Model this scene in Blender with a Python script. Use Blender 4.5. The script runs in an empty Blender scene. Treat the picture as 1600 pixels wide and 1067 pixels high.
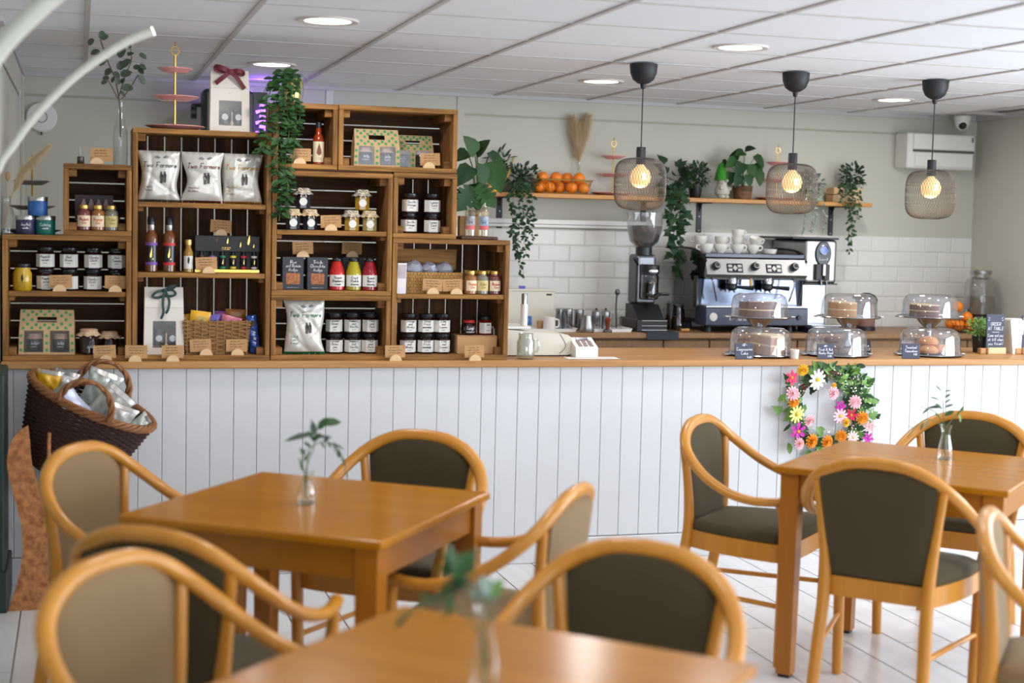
import bpy, bmesh, math, random
from mathutils import Vector, Matrix, Euler

rnd = random.Random(7)
SC = bpy.context.scene
COL = SC.collection
PI = math.pi

# ------------------------------------------------------------------ camera
FPX = 2319.17
YAW, PIT, ROL = (math.radians(a) for a in (16.328, 4.598, 1.383))
EYE = Vector((0.0, 0.0, 1.55))
_f = Vector((math.sin(YAW) * math.cos(PIT), math.cos(YAW) * math.cos(PIT), -math.sin(PIT)))
_r = _f.cross(Vector((0, 0, 1))).normalized()
_u = _r.cross(_f)
CR = _r * math.cos(ROL) + _u * math.sin(ROL)
CU = -_r * math.sin(ROL) + _u * math.cos(ROL)
CF = _f
cam_d = bpy.data.cameras.new('camera')
cam = bpy.data.objects.new('camera', cam_d)
COL.objects.link(cam)
cam_d.sensor_fit = 'HORIZONTAL'
cam_d.sensor_width = 36.0
cam_d.lens = FPX / 1600 * 36.0
cam_d.clip_start = 0.05
cam_d.clip_end = 100
m = Matrix((CR, CU, -CF)).transposed().to_4x4()
m.translation = EYE
cam.matrix_world = m
cam_d.dof.use_dof = True
cam_d.dof.focus_distance = 7.25
cam_d.dof.aperture_fstop = 2.0
SC.camera = cam

# ------------------------------------------------------------------ colour management
SC.view_settings.view_transform = 'Standard'
SC.view_settings.look = 'None'
SC.view_settings.gamma = 1.0
SC.view_settings.exposure = 0.0
SC.view_settings.use_curve_mapping = False
try:
    SC.cycles.use_denoising = True
    SC.cycles.max_bounces = 8
    SC.cycles.diffuse_bounces = 4
    SC.cycles.glossy_bounces = 4
    SC.cycles.transmission_bounces = 4
    SC.cycles.transparent_max_bounces = 24
    SC.cycles.sample_clamp_indirect = 6.0
    SC.cycles.caustics_reflective = False
    SC.cycles.caustics_refractive = False
except Exception:
    pass

# ------------------------------------------------------------------ world (overcast daylight outside the windows)
W = bpy.data.worlds.new('World')
SC.world = W
W.use_nodes = True
bg = W.node_tree.nodes['Background']
bg.inputs[0].default_value = (0.80, 0.90, 1.0, 1)
bg.inputs[1].default_value = 0.5


def area(name, loc, target, sx, sy, watts, col):
    d = bpy.data.lights.new(name, 'AREA')
    d.shape = 'RECTANGLE'
    d.size, d.size_y = sx, sy
    d.energy = watts
    d.color = col
    o = bpy.data.objects.new(name, d)
    COL.objects.link(o)
    o.location = loc
    o.rotation_euler = (Vector(target) - Vector(loc)).to_track_quat('-Z', 'Y').to_euler()
    return o


# daylight entering through the window openings of the right-hand wall and of the wall behind the camera
area('window_daylight', (6.15, 4.6, 1.35), (3.0, 4.8, 0.9), 2.6, 1.6, 120, (0.83, 0.91, 1.0))
area('window_daylight', (6.15, 1.2, 1.35), (3.0, 2.2, 0.9), 3.2, 1.75, 195, (0.83, 0.91, 1.0))
area('window_daylight', (1.6, -3.15, 1.4), (2.4, 3.0, 1.0), 4.6, 1.75, 125, (0.86, 0.93, 1.0))

# ------------------------------------------------------------------ helpers


def at(px, py, Y):
    """world point on the plane y = Y seen at photo pixel (px, py) of the 1600 x 1067 frame"""
    d = CF * FPX + CR * (px - 800) - CU * (py - 533.5)
    return EYE + d * (Y / d.y)


def atz(px, py, Z):
    d = CF * FPX + CR * (px - 800) - CU * (py - 533.5)
    return EYE + d * ((Z - EYE.z) / d.z)


def XA(px, py, Y):
    return at(px, py, Y).x


def lin(c):
    c /= 255.0
    return c / 12.92 if c <= 0.04045 else ((c + 0.055) / 1.055) ** 2.4


def C(r, g, b):
    return (lin(r), lin(g), lin(b), 1.0)


MATS = {}


def mat(name, col=(0.5, 0.5, 0.5, 1), rough=0.5, metal=0.0, spec=0.5, coat=0.0, var=0.0, noise=None, bump=0.0,
        grain=None, sheen=0.0, emit=None, alpha=1.0, subsurf=0.0, trans=0.0):
    """procedural principled material. noise=(scale, amount, colour2); grain=(axis, scale, amount, colour2)"""
    if name in MATS:
        return MATS[name]
    m_ = bpy.data.materials.new(name)
    m_.use_nodes = True
    nt = m_.node_tree
    N, L = nt.nodes, nt.links
    b = N['Principled BSDF']
    b.inputs['Roughness'].default_value = rough
    b.inputs['Metallic'].default_value = metal
    b.inputs['Specular IOR Level'].default_value = spec
    b.inputs['Coat Weight'].default_value = coat
    b.inputs['Coat Roughness'].default_value = 0.12
    b.inputs['Alpha'].default_value = alpha
    if trans:
        b.inputs['Transmission Weight'].default_value = trans
    if sheen:
        b.inputs['Sheen Weight'].default_value = sheen
        b.inputs['Sheen Roughness'].default_value = 0.45
        b.inputs['Sheen Tint'].default_value = (0.95, 0.85, 0.7, 1)
    if emit:
        b.inputs['Emission Color'].default_value = emit[0]
        b.inputs['Emission Strength'].default_value = emit[1]
    out = None
    tc = N.new('ShaderNodeTexCoord')
    if noise or grain:
        if grain:
            axis, scale, amt, c2 = grain
            mp = N.new('ShaderNodeMapping')
            s = [scale * 9, scale * 9, scale * 9]
            s['xyz'.index(axis)] = scale * 0.55
            mp.inputs['Scale'].default_value = s
            oi = N.new('ShaderNodeObjectInfo')
            mu = N.new('ShaderNodeVectorMath')
            mu.operation = 'ADD'
            cb = N.new('ShaderNodeCombineXYZ')
            ml = N.new('ShaderNodeMath')
            ml.operation = 'MULTIPLY'
            ml.inputs[1].default_value = 13.0
            L.new(oi.outputs['Random'], ml.inputs[0])
            for k in range(3):
                L.new(ml.outputs[0], cb.inputs[k])
            L.new(tc.outputs['Object'], mu.inputs[0])
            L.new(cb.outputs[0], mu.inputs[1])
            L.new(mu.outputs[0], mp.inputs['Vector'])
            src = mp.outputs[0]
            nscale = 1.0
        else:
            scale, amt, c2 = noise
            src = tc.outputs['Object']
            nscale = scale
        nz = N.new('ShaderNodeTexNoise')
        nz.inputs['Scale'].default_value = nscale
        nz.inputs['Detail'].default_value = 5.0
        nz.inputs['Roughness'].default_value = 0.6
        L.new(src, nz.inputs['Vector'])
        rmp = N.new('ShaderNodeValToRGB')
        rmp.color_ramp.elements[0].position = 0.36
        rmp.color_ramp.elements[1].position = 0.68
        L.new(nz.outputs[0], rmp.inputs[0])
        mx = N.new('ShaderNodeMix')
        mx.data_type = 'RGBA'
        mx.inputs['A'].default_value = col
        mx.inputs['B'].default_value = c2
        mm = N.new('ShaderNodeMath')
        mm.operation = 'MULTIPLY'
        mm.inputs[1].default_value = amt
        L.new(rmp.outputs[0], mm.inputs[0])
        L.new(mm.outputs[0], mx.inputs['Factor'])
        out = mx.outputs['Result']
        if bump:
            bp = N.new('ShaderNodeBump')
            bp.inputs['Strength'].default_value = bump
            bp.inputs['Distance'].default_value = 0.003
            L.new(nz.outputs[0], bp.inputs['Height'])
            L.new(bp.outputs[0], b.inputs['Normal'])
    if var:
        oi = N.new('ShaderNodeObjectInfo')
        hs = N.new('ShaderNodeHueSaturation')
        mr = N.new('ShaderNodeMapRange')
        mr.inputs['To Min'].default_value = 1 - var
        mr.inputs['To Max'].default_value = 1 + var
        L.new(oi.outputs['Random'], mr.inputs['Value'])
        L.new(mr.outputs[0], hs.inputs['Value'])
        if out:
            L.new(out, hs.inputs['Color'])
        else:
            hs.inputs['Color'].default_value = col
        out = hs.outputs[0]
    if out:
        L.new(out, b.inputs['Base Color'])
    else:
        b.inputs['Base Color'].default_value = col
    MATS[name] = m_
    return m_


def glass(name, tint=(0.93, 0.96, 0.95, 1), refl=0.10, rough=0.03, body=0.0, bodycol=(0.8, 0.8, 0.8, 1)):
    """thin clear glass: mostly transparent, reflecting more at grazing angles"""
    if name in MATS:
        return MATS[name]
    m_ = bpy.data.materials.new(name)
    m_.use_nodes = True
    N, L = m_.node_tree.nodes, m_.node_tree.links
    N.remove(N['Principled BSDF'])
    tr = N.new('ShaderNodeBsdfTransparent')
    tr.inputs[0].default_value = tint
    gl = N.new('ShaderNodeBsdfGlossy')
    gl.inputs['Roughness'].default_value = rough
    lw = N.new('ShaderNodeLayerWeight')
    lw.inputs[0].default_value = 0.35
    mt = N.new('ShaderNodeMath')
    mt.operation = 'MULTIPLY_ADD'
    mt.inputs[1].default_value = 0.6
    mt.inputs[2].default_value = refl * 0.5
    L.new(lw.outputs['Facing'], mt.inputs[0])
    mx = N.new('ShaderNodeMixShader')
    L.new(mt.outputs[0], mx.inputs[0])
    if body:
        df = N.new('ShaderNodeBsdfDiffuse')
        df.inputs[0].default_value = bodycol
        m0 = N.new('ShaderNodeMixShader')
        m0.inputs[0].default_value = body
        L.new(tr.outputs[0], m0.inputs[1])
        L.new(df.outputs[0], m0.inputs[2])
        L.new(m0.outputs[0], mx.inputs[1])
    else:
        L.new(tr.outputs[0], mx.inputs[1])
    L.new(gl.outputs[0], mx.inputs[2])
    L.new(mx.outputs[0], N['Material Output'].inputs[0])
    MATS[name] = m_
    return m_


class MB:
    """collects simple shapes into one mesh"""

    def __init__(self):
        self.v, self.f, self.M = [], [], None

    def add(self, vs, fs):
        o = len(self.v)
        if self.M is not None:
            vs = [self.M @ Vector(p) for p in vs]
        self.v += [tuple(p) for p in vs]
        self.f += [tuple(i + o for i in q) for q in fs]
        return self

    def box(self, x0, x1, y0, y1, z0, z1):
        return self.add([(x0, y0, z0), (x1, y0, z0), (x1, y1, z0), (x0, y1, z0), (x0, y0, z1), (x1, y0, z1), (x1, y1, z1), (x0, y1, z1)],
                        [(0, 3, 2, 1), (4, 5, 6, 7), (0, 1, 5, 4), (1, 2, 6, 5), (2, 3, 7, 6), (3, 0, 4, 7)])

    def cbox(self, x0, x1, y0, y1, z0, z1, c=0.003):
        """box with chamfered edges"""
        bm = bmesh.new()
        r = bmesh.ops.create_cube(bm, size=1.0)
        for v in bm.verts:
            v.co = Vector((x0 + (v.co.x + .5) * (x1 - x0), y0 + (v.co.y + .5) * (y1 - y0), z0 + (v.co.z + .5) * (z1 - z0)))
        bmesh.ops.bevel(bm, geom=list(bm.edges), offset=c, segments=1, affect='EDGES', profile=0.5)
        bm.verts.index_update()
        self.add([v.co.copy() for v in bm.verts], [tuple(v.index for v in f.verts) for f in bm.faces])
        bm.free()
        return self

    def rbox(self, x0, x1, y0, y1, z0, z1, c=0.01, seg=3):
        bm = bmesh.new()
        bmesh.ops.create_cube(bm, size=1.0)
        for v in bm.verts:
            v.co = Vector((x0 + (v.co.x + .5) * (x1 - x0), y0 + (v.co.y + .5) * (y1 - y0), z0 + (v.co.z + .5) * (z1 - z0)))
        bmesh.ops.bevel(bm, geom=list(bm.edges), offset=c, segments=seg, affect='EDGES', profile=0.5)
        bm.verts.index_update()
        self.add([v.co.copy() for v in bm.verts], [tuple(v.index for v in f.verts) for f in bm.faces])
        bm.free()
        return self

    def lathe(self, prof, n=20, c=(0, 0, 0), sx=1.0, sy=1.0, cap=True, a0=0.0):
        vs, fs = [], []
        k = len(prof)
        for (r, z) in prof:
            for i in range(n):
                a = a0 + 2 * PI * i / n
                vs.append((c[0] + r * sx * math.cos(a), c[1] + r * sy * math.sin(a), c[2] + z))
        for j in range(k - 1):
            for i in range(n):
                i2 = (i + 1) % n
                fs.append((j * n + i, j * n + i2, (j + 1) * n + i2, (j + 1) * n + i))
        if cap:
            if prof[0][0] > 1e-5:
                fs.append(tuple(range(n - 1, -1, -1)))
            if prof[-1][0] > 1e-5:
                fs.append(tuple((k - 1) * n + i for i in range(n)))
        return self.add(vs, fs)

    def tube(self, path, r, n=8, closed=False, cap=True, flat=1.0, up=None):
        """tube along a path; r scalar or list; flat scales the second cross axis"""
        P = [Vector(p) for p in path]
        k = len(P)
        R = r if isinstance(r, (list, tuple)) else [r] * k
        vs, fs = [], []
        nrm = None
        for i in range(k):
            if closed:
                t = P[(i + 1) % k] - P[(i - 1) % k]
            else:
                t = P[min(i + 1, k - 1)] - P[max(i - 1, 0)]
            if t.length < 1e-9:
                t = Vector((0, 0, 1))
            t.normalize()
            if nrm is None:
                a = Vector(up) if up else (Vector((0, 0, 1)) if abs(t.z) < 0.9 else Vector((1, 0, 0)))
                nrm = (a - t * a.dot(t)).normalized()
            else:
                nrm = nrm - t * nrm.dot(t)
                nrm = nrm.normalized() if nrm.length > 1e-6 else t.orthogonal().normalized()
            bi = t.cross(nrm)
            for j in range(n):
                a = 2 * PI * j / n
                vs.append(P[i] + nrm * (math.cos(a) * R[i] * flat) + bi * (math.sin(a) * R[i]))
        m_ = k if closed else k - 1
        for i in range(m_):
            i2 = (i + 1) % k
            for j in range(n):
                j2 = (j + 1) % n
                fs.append((i * n + j, i2 * n + j, i2 * n + j2, i * n + j2)[::-1])
        if cap and not closed:
            fs.append(tuple(range(n)))
            fs.append(tuple((k - 1) * n + j for j in range(n - 1, -1, -1)))
        return self.add(vs, fs)

    def ball(self, c, r, n=12, k=8, sx=1, sy=1, sz=1):
        prof = [(max(1e-6, r * math.sin(PI * j / k)), -r * sz * math.cos(PI * j / k)) for j in range(k + 1)]
        return self.lathe(prof, n, c, sx, sy, cap=False)

    def grid(self, fn, nu, nv, flip=False):
        vs = [fn(i / nu, j / nv) for j in range(nv + 1) for i in range(nu + 1)]
        fs = []
        for j in range(nv):
            for i in range(nu):
                a = j * (nu + 1) + i
                q = (a, a + 1, a + nu + 2, a + nu + 1)
                fs.append(q[::-1] if flip else q)
        return self.add(vs, fs)

    def prism(self, poly, t0, t1, axis='y'):
        """extrude a 2-D outline: axis y -> outline in (x, z); x -> (y, z); z -> (x, y)"""
        def pt(p, t):
            return {'y': (p[0], t, p[1]), 'x': (t, p[0], p[1]), 'z': (p[0], p[1], t)}[axis]
        n = len(poly)
        vs = [pt(p, t0) for p in poly] + [pt(p, t1) for p in poly]
        fs = [tuple(range(n)), tuple(range(2 * n - 1, n - 1, -1))]
        for i in range(n):
            j = (i + 1) % n
            fs.append((i, i + n, j + n, j))
        o = len(self.f)
        self.add(vs, fs)
        return self

    def mesh(self, name, material, smooth=True, ang=38):
        me = bpy.data.meshes.new(name)
        me.from_pydata(self.v, [], self.f)
        bm = bmesh.new()
        bm.from_mesh(me)
        bmesh.ops.recalc_face_normals(bm, faces=bm.faces[:])
        bm.to_mesh(me)
        bm.free()
        if material:
            me.materials.append(material)
        if smooth:
            me.polygons.foreach_set('use_smooth', [True] * len(me.polygons))
            me.set_sharp_from_angle(angle=math.radians(ang))
        me.update()
        return me


CACHE = {}


def cm(key, fn):
    """cached mesh: fn() -> mesh, made once per key"""
    if key not in CACHE:
        CACHE[key] = fn()
    return CACHE[key]


def thing(name, label, cat, loc=(0, 0, 0), rz=0.0, group=None):
    o = bpy.data.objects.new(name, None)
    o.empty_display_size = 0.05
    COL.objects.link(o)
    o.location = loc
    o.rotation_euler = (0, 0, rz)
    o['label'] = label
    o['category'] = cat
    if group:
        o['group'] = group
    return o


def part(name, mesh, parent=None, loc=None, rot=None, label=None, kind=None, scale=None):
    o = bpy.data.objects.new(name, mesh)
    COL.objects.link(o)
    if parent is not None:
        o.parent = parent
    if loc is not None:
        o.location = loc
    if rot is not None:
        o.rotation_euler = rot
    if scale is not None:
        o.scale = scale if isinstance(scale, (tuple, list)) else (scale,) * 3
    if label:
        o['label'] = label
    if kind:
        o['kind'] = kind
    return o


def solid(name, mesh, label, cat, loc=(0, 0, 0), rz=0.0, group=None):
    """a thing that is one mesh"""
    o = part(name, mesh, None, loc, (0, 0, rz))
    o['label'] = label
    o['category'] = cat
    if group:
        o['group'] = group
    return o


def struct(name, mesh, parent=None, label=None):
    o = part(name, mesh, parent)
    if parent is None:
        o['kind'] = 'structure'
        if label:
            o['label'] = label
            o['category'] = name.split('_')[0]
    return o


# hand lettering: strokes on a grid, two digits per point (x 0-6, y 0-9, baseline 2)
GL = {
    'a': '4535251413223243 4542', 'b': '1912324143441514', 'c': '4425141222324 3'.replace(' ', ''), 'd': '49423222121425 45'.replace(' ', ''),
    'e': '1444352514123243', 'f': '4838283722 1545', 'g': '45251413223244 45413010', 'h': '1912 1425354442', 'i': '2522 2727', 'j': '353120 3737',
    'k': '1912 451442', 'l': '2922', 'm': '1512 14253532 34455552', 'n': '1512 1425354442', 'o': '25141322324344352 5'.replace(' ', ''), 'p': '1510 1425354443321 3'.replace(' ', ''),
    'q': '45251413223244 4540', 'r': '1512 142535 '.strip(), 's': '4435251443322213', 't': '28223242 1545', 'u': '151322324345 4542', 'v': '153245', 'w': '1522344255',
    'x': '1542 4512', 'y': '153345 452010', 'z': '15451242',
    'A': '123952 2454', 'B': '1912425354151 558481 9'.replace(' ', ''), 'C': '58493918133 2425 3'.replace(' ', ''), 'D': '19124253584919', 'E': '5919125 2 1545'.replace('5 2', '52'),
    'F': '591912 1545', 'G': '584939181332425545', 'H': '1912 5952 1555', 'I': '2922', 'J': '49433222', 'K': '1912 591552', 'L': '191252', 'M': '1219354952'.replace('49', '59'),
    'N': '12195259', 'O': '39181332535839', 'P': '12194958564515', 'R': '1219495856451552', 'S': '58492918165654421 3'.replace(' ', ''), 'T': '1959 3932', 'U': '1913324253 59'.replace(' ', ''),
    'V': '193259', 'W': '1922354259', 'Y': '193559 3532', 'Q': '39181332535839 4352', 'X': '1952 5912', 'Z': '19591252',
    '0': '3918133242535839'.replace('3242', '32'), '1': '183932', '2': '184948571252', '3': '18394857355443321 3'.replace(' ', ''), '4': '49145 4 3732'.replace(' 4 ', '4 '), '5': '5919165543322213',
    '6': '48161332434415', '7': '195932', '8': '3528394835132243352 8'.replace(' ', ''), '9': '45251739484542', '.': '2223', ',': '2231', '-': '1545', '!': '2925 2322', "'": '2927', '&': '52184938132243 55'.replace(' ', ''),
    '~': '14253445', '$': '5849291816565442 13 3931'.replace(' 13', '13'), ':': '2223 2526', '/': '1159',
}


def strokes(text):
    """-> list of polylines (em units, baseline 0, cap height 0.7) and the advance width"""
    res, x = [], 0.0
    for ch in text:
        if ch == ' ':
            x += 0.38
            continue
        g = GL.get(ch) or GL.get(ch.lower())
        if not g:
            x += 0.3
            continue
        mx = 0
        for st in g.split(' '):
            pts = [(int(st[i]), int(st[i + 1])) for i in range(0, len(st) - 1, 2)]
            mx = max([mx] + [p[0] for p in pts])
            if len(pts) == 1:
                pts = pts * 2
            res.append([(x + (p[0] - 1) * 0.1, (p[1] - 2) * 0.1) for p in pts])
        x += max(mx - 1, 0.6) * 0.1 + 0.16
    return res, max(x - 0.16, 0.01)


def lettering(lines, h, col, w=None, width=None, slant=0.12, gap=1.35, jit=0.015, align='c', seed=1, bend=None):
    """flat handwritten lines in the local x-z plane facing -y, centred on the origin; h = cap height"""
    R = random.Random(seed)
    mb = MB()
    n = len(lines)
    for k, ln in enumerate(lines):
        hh = h
        if isinstance(ln, tuple):
            ln, fac = ln
            hh = h * fac
        S, adv = strokes(ln)
        sc = hh / 0.7
        if width and adv * sc > width:
            scx = width / adv
        else:
            scx = sc
        ww = (w or hh * 0.13) / 2
        zb = ((n - 1) / 2 - k) * h * gap - hh / 2
        ox = {'c': -adv * scx / 2, 'l': -(width or 0) / 2, 'r': (width or 0) / 2 - adv * scx}[align]
        for st in S:
            P = [Vector((ox + (p[0] + slant * p[1] + R.uniform(-jit, jit)) * scx, zb + (p[1] + R.uniform(-jit, jit)) * sc)) for p in st]
            if (P[-1] - P[0]).length < 1e-6 and len(P) == 2:
                P[1] = P[0] + Vector((ww, ww))
            for a, b in zip(P[:-1], P[1:]):
                d = b - a
                if d.length < 1e-7:
                    continue
                d.normalize()
                q = Vector((-d.y, d.x)) * ww
                a2, b2 = a - d * ww * .6, b + d * ww * .6
                pts = [a2 + q, b2 + q, b2 - q, a2 - q]
                mb.add([(p.x, 0, p.y) for p in pts], [(3, 2, 1, 0)])
    if bend:
        mb.v = [(bend * math.sin(x / bend), bend - bend * math.cos(x / bend), z) for x, y, z in mb.v]
    return mb.mesh('lettering', col, smooth=False)


def scribble(nlines, width, h, col, seed=0, wob=0.35, w=None):
    """illegible small print: rows of little wavy pen strokes"""
    R = random.Random(seed)
    mb = MB()
    for k in range(nlines):
        z0 = ((nlines - 1) / 2 - k) * h * 1.5
        x = -width / 2 + R.uniform(0, width * .12)
        end = width / 2 - R.uniform(0, width * .25)
        ww = (w or h * .17) / 2
        while x < end:
            word = min(R.uniform(.12, .3) * width, end - x)
            n = max(3, int(word / (h * .4)))
            P = [Vector((x + word * i / n, z0 + (R.uniform(-.5, .5) * h * wob + (h * .25 if i % 2 else -h * .25)))) for i in range(n + 1)]
            for a, b in zip(P[:-1], P[1:]):
                d = (b - a).normalized()
                q = Vector((-d.y, d.x)) * ww
                pts = [a + q, b + q, b - q, a - q]
                mb.add([(p.x, 0, p.y) for p in pts], [(3, 2, 1, 0)])
            x += word + h * .5
    return mb.mesh('lettering', col, smooth=False)

# ------------------------------------------------------------------ materials
M_wall = mat('sage wall paint', C(194, 194, 182), 0.75, noise=(3.0, 0.10, C(184, 185, 170)))
M_trimw = mat('white trim', C(212, 212, 206), 0.45)
M_ceil = mat('ceiling tile', C(240, 243, 249), 0.9, noise=(160.0, 0.2, C(222, 224, 230)), bump=0.25, var=0.015)
M_bar = mat('ceiling bar', C(192, 189, 188), 0.6)
M_tile = mat('floor tile', C(218, 217, 217), 0.24, grain=('y', 2.2, 0.45, C(198, 193, 190)), var=0.04, spec=0.5)
M_grout = mat('floor grout', C(72, 62, 56), 0.9)
M_metro = mat('white wall tile', C(222, 222, 218), 0.32, var=0.02, spec=0.35)
M_mgrout = mat('wall grout', C(196, 196, 188), 0.8)
M_bead = mat('white beadboard', C(207, 208, 210), 0.5, noise=(6.0, 0.12, C(196, 197, 200)), var=0.012)
M_beadgap = mat('beadboard recess', C(178, 177, 176), 0.8)
M_oak = mat('oak worktop', C(188, 140, 86), 0.42, grain=('x', 2.6, 0.75, C(146, 98, 52)), bump=0.05, spec=0.35)
M_oakd = mat('oak cabinet', C(160, 124, 86), 0.5, grain=('z', 2.5, 0.6, C(120, 88, 58)))
M_oaks = mat('oak shelf', C(200, 142, 72), 0.45, grain=('x', 3.0, 0.6, C(164, 106, 50)))
M_cratex = mat('crate wood along', C(164, 117, 63), 0.62, grain=('x', 6.0, 0.95, C(92, 58, 27)), bump=0.3, var=0.16, spec=0.25)
M_cratez = mat('crate wood upright', C(162, 115, 62), 0.62, grain=('z', 6.0, 0.95, C(92, 58, 27)), bump=0.3, var=0.16, spec=0.25)
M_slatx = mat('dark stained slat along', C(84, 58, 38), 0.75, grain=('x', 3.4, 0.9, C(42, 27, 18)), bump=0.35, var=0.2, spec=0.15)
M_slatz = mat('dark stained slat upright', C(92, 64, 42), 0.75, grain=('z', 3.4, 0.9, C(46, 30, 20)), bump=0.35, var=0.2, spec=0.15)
M_beech = mat('lacquered beech', C(200, 136, 46), 0.3, grain=('z', 2.4, 0.45, C(174, 108, 28)), coat=0.12, spec=0.5)
M_table = mat('lacquered table top', C(178, 114, 16), 0.2, grain=('x', 1.6, 0.4, C(150, 90, 10)), coat=0.0, spec=0.36)
M_tleg = mat('table frame wood', C(168, 104, 22), 0.34, grain=('z', 2.4, 0.4, C(146, 86, 14)), coat=0.0)
M_fabric = mat('olive chair fabric', C(74, 66, 46), 0.85, noise=(420.0, 0.4, C(62, 55, 37)), bump=0.12, sheen=0.18, spec=0.15)
M_tanfab = mat('tan chair fabric', C(136, 113, 82), 0.85, noise=(420.0, 0.4, C(120, 98, 70)), bump=0.12, sheen=0.2, spec=0.15)
M_black = mat('black plastic', C(30, 30, 32), 0.4)
M_blackm = mat('matt black metal', C(38, 38, 42), 0.5, metal=0.2)
M_white = mat('white plastic', C(226, 226, 222), 0.4)
M_cream = mat('cream plastic', C(214, 210, 196), 0.45)
M_steel = mat('polished steel', C(168, 172, 180), 0.2, metal=1.0)
M_steelb = mat('brushed steel', C(178, 178, 176), 0.34, metal=1.0)
M_dgreen = mat('dark green paint', C(30, 48, 42), 0.5)
M_kraft = mat('kraft card', C(188, 145, 98), 0.8, noise=(60.0, 0.2, C(168, 126, 82)))
M_ink = mat('brown black ink', C(62, 44, 34), 0.8)
M_inkb = mat('black ink', C(34, 32, 34), 0.8)
M_chalk = mat('white chalk pen', C(228, 230, 236), 0.8)
M_slate = mat('slate', C(66, 72, 88), 0.7, noise=(30.0, 0.3, C(52, 58, 72)))
M_paper = mat('white label paper', C(222, 220, 214), 0.7)
M_gold = mat('gold', C(222, 180, 88), 0.25, metal=1.0)
M_brassm = mat('gold cap', C(206, 170, 96), 0.35, metal=0.85)
M_pink = mat('pink glazed china', C(220, 152, 148), 0.18, noise=(40.0, 0.25, C(204, 132, 128)), coat=0.3)
M_greyc = mat('grey china', C(128, 118, 112), 0.3)
M_china = mat('white china', C(232, 230, 222), 0.15, coat=0.2)
M_glass = glass('clear glass')
M_glassg = glass('greenish glass', tint=(0.86, 0.92, 0.9, 1))
M_dome = glass('cake dome', tint=(0.93, 0.93, 0.94, 1), refl=0.16, body=0.085, bodycol=(0.75, 0.75, 0.78, 1))
M_smoky = glass('smoky plastic', tint=(0.33, 0.33, 0.34, 1), refl=0.12)
M_leaf = mat('mid green leaf', C(50, 86, 42), 0.55, spec=0.25, noise=(30.0, 0.5, C(32, 62, 30)), var=0.22)
M_leafd = mat('dark green leaf', C(42, 72, 42), 0.55, spec=0.25, noise=(30.0, 0.5, C(28, 52, 34)), var=0.22)
M_leafl = mat('bright green leaf', C(106, 150, 62), 0.5, noise=(30.0, 0.5, C(74, 120, 48)), var=0.22)
M_leafe = mat('grey green leaf', C(66, 82, 66), 0.55, var=0.25)
M_leafs = mat('silver green leaf', C(120, 138, 124), 0.5, var=0.2)
M_stem = mat('brown stem', C(86, 60, 42), 0.7)
M_stemg = mat('green stem', C(88, 110, 62), 0.6)
M_pampas = mat('pampas plume', C(222, 202, 166), 0.9, noise=(80.0, 0.4, C(198, 170, 130)))
M_orange = mat('orange peel', C(238, 132, 24), 0.45, noise=(90.0, 0.3, C(226, 112, 14)), bump=0.15, var=0.06)
M_wicker = mat('dark wicker', C(70, 46, 40), 0.6, noise=(50.0, 0.5, C(44, 28, 28)), spec=0.3)
M_wickerl = mat('light wicker', C(156, 116, 70), 0.6, noise=(50.0, 0.5, C(116, 80, 44)))
M_wickerm = mat('tan rope cane', C(148, 98, 56), 0.6, noise=(60.0, 0.5, C(108, 66, 36)))
M_foil = mat('white crisp packet', C(212, 210, 202), 0.28, noise=(9.0, 0.35, C(176, 174, 168)), metal=0.15, spec=0.6)
M_cello = glass('cellophane', tint=(0.9, 0.92, 0.95, 1), refl=0.14, rough=0.12, body=0.05, bodycol=(0.75, 0.78, 0.85, 1))
M_darkin = mat('dark chutney glass', C(40, 20, 18), 0.08, spec=0.6)
M_lidblack = mat('black lid', C(26, 26, 30), 0.25)
M_rope = mat('twine', C(222, 204, 176), 0.8)
M_osb = mat('chipboard', C(200, 136, 80), 0.6, noise=(42.0, 0.95, C(138, 78, 40)), bump=0.2)
M_birch = mat('pale turned wood', C(224, 190, 146), 0.55, grain=('x', 4.0, 0.4, C(204, 164, 116)))
M_seal = mat('grey rubber', C(80, 78, 74), 0.7)

# ------------------------------------------------------------------ setting
XL, XR, YB, ZC = -0.31, 5.78, 8.77, 2.316
TOP = 0.932                      # worktop height

# floor: tiles 0.2 x 0.6 staggered by half
fl = struct('floor', MB().box(-1.7, 6.0, -3.3, 8.9, -0.06, -0.003).mesh('floor', M_grout, False), None, 'pale wood-look floor tiles with dark grout')


def floor_tile_mesh():
    return MB().cbox(0.0024, 0.1976, 0.0024, 0.5976, -0.012, 0.0, 0.0012).mesh('tile', M_tile, False)


ft = floor_tile_mesh()
far_mb = MB()
for i in range(-7, 30):
    x = 2.385 + 0.2 * (i - 10)
    off = 4.56 - 0.3 if (i - 10) % 2 else 4.56
    k0 = -13
    for k in range(k0, 9):
        y = off + 0.6 * k
        if y > 8.7 or y < -3.3 or x > 5.8 or x < -1.7:
            continue
        if 3.3 < y < 6.4 and -0.6 < x < 4.6:
            part('tile', ft, fl, (x, y, 0))
        else:
            far_mb.box(x + .0015, x + .1985, y + .0015, y + .5985, -0.012, 0)
part('tile_field', far_mb.mesh('tile_field', M_tile, False), fl, kind='stuff')

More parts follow.
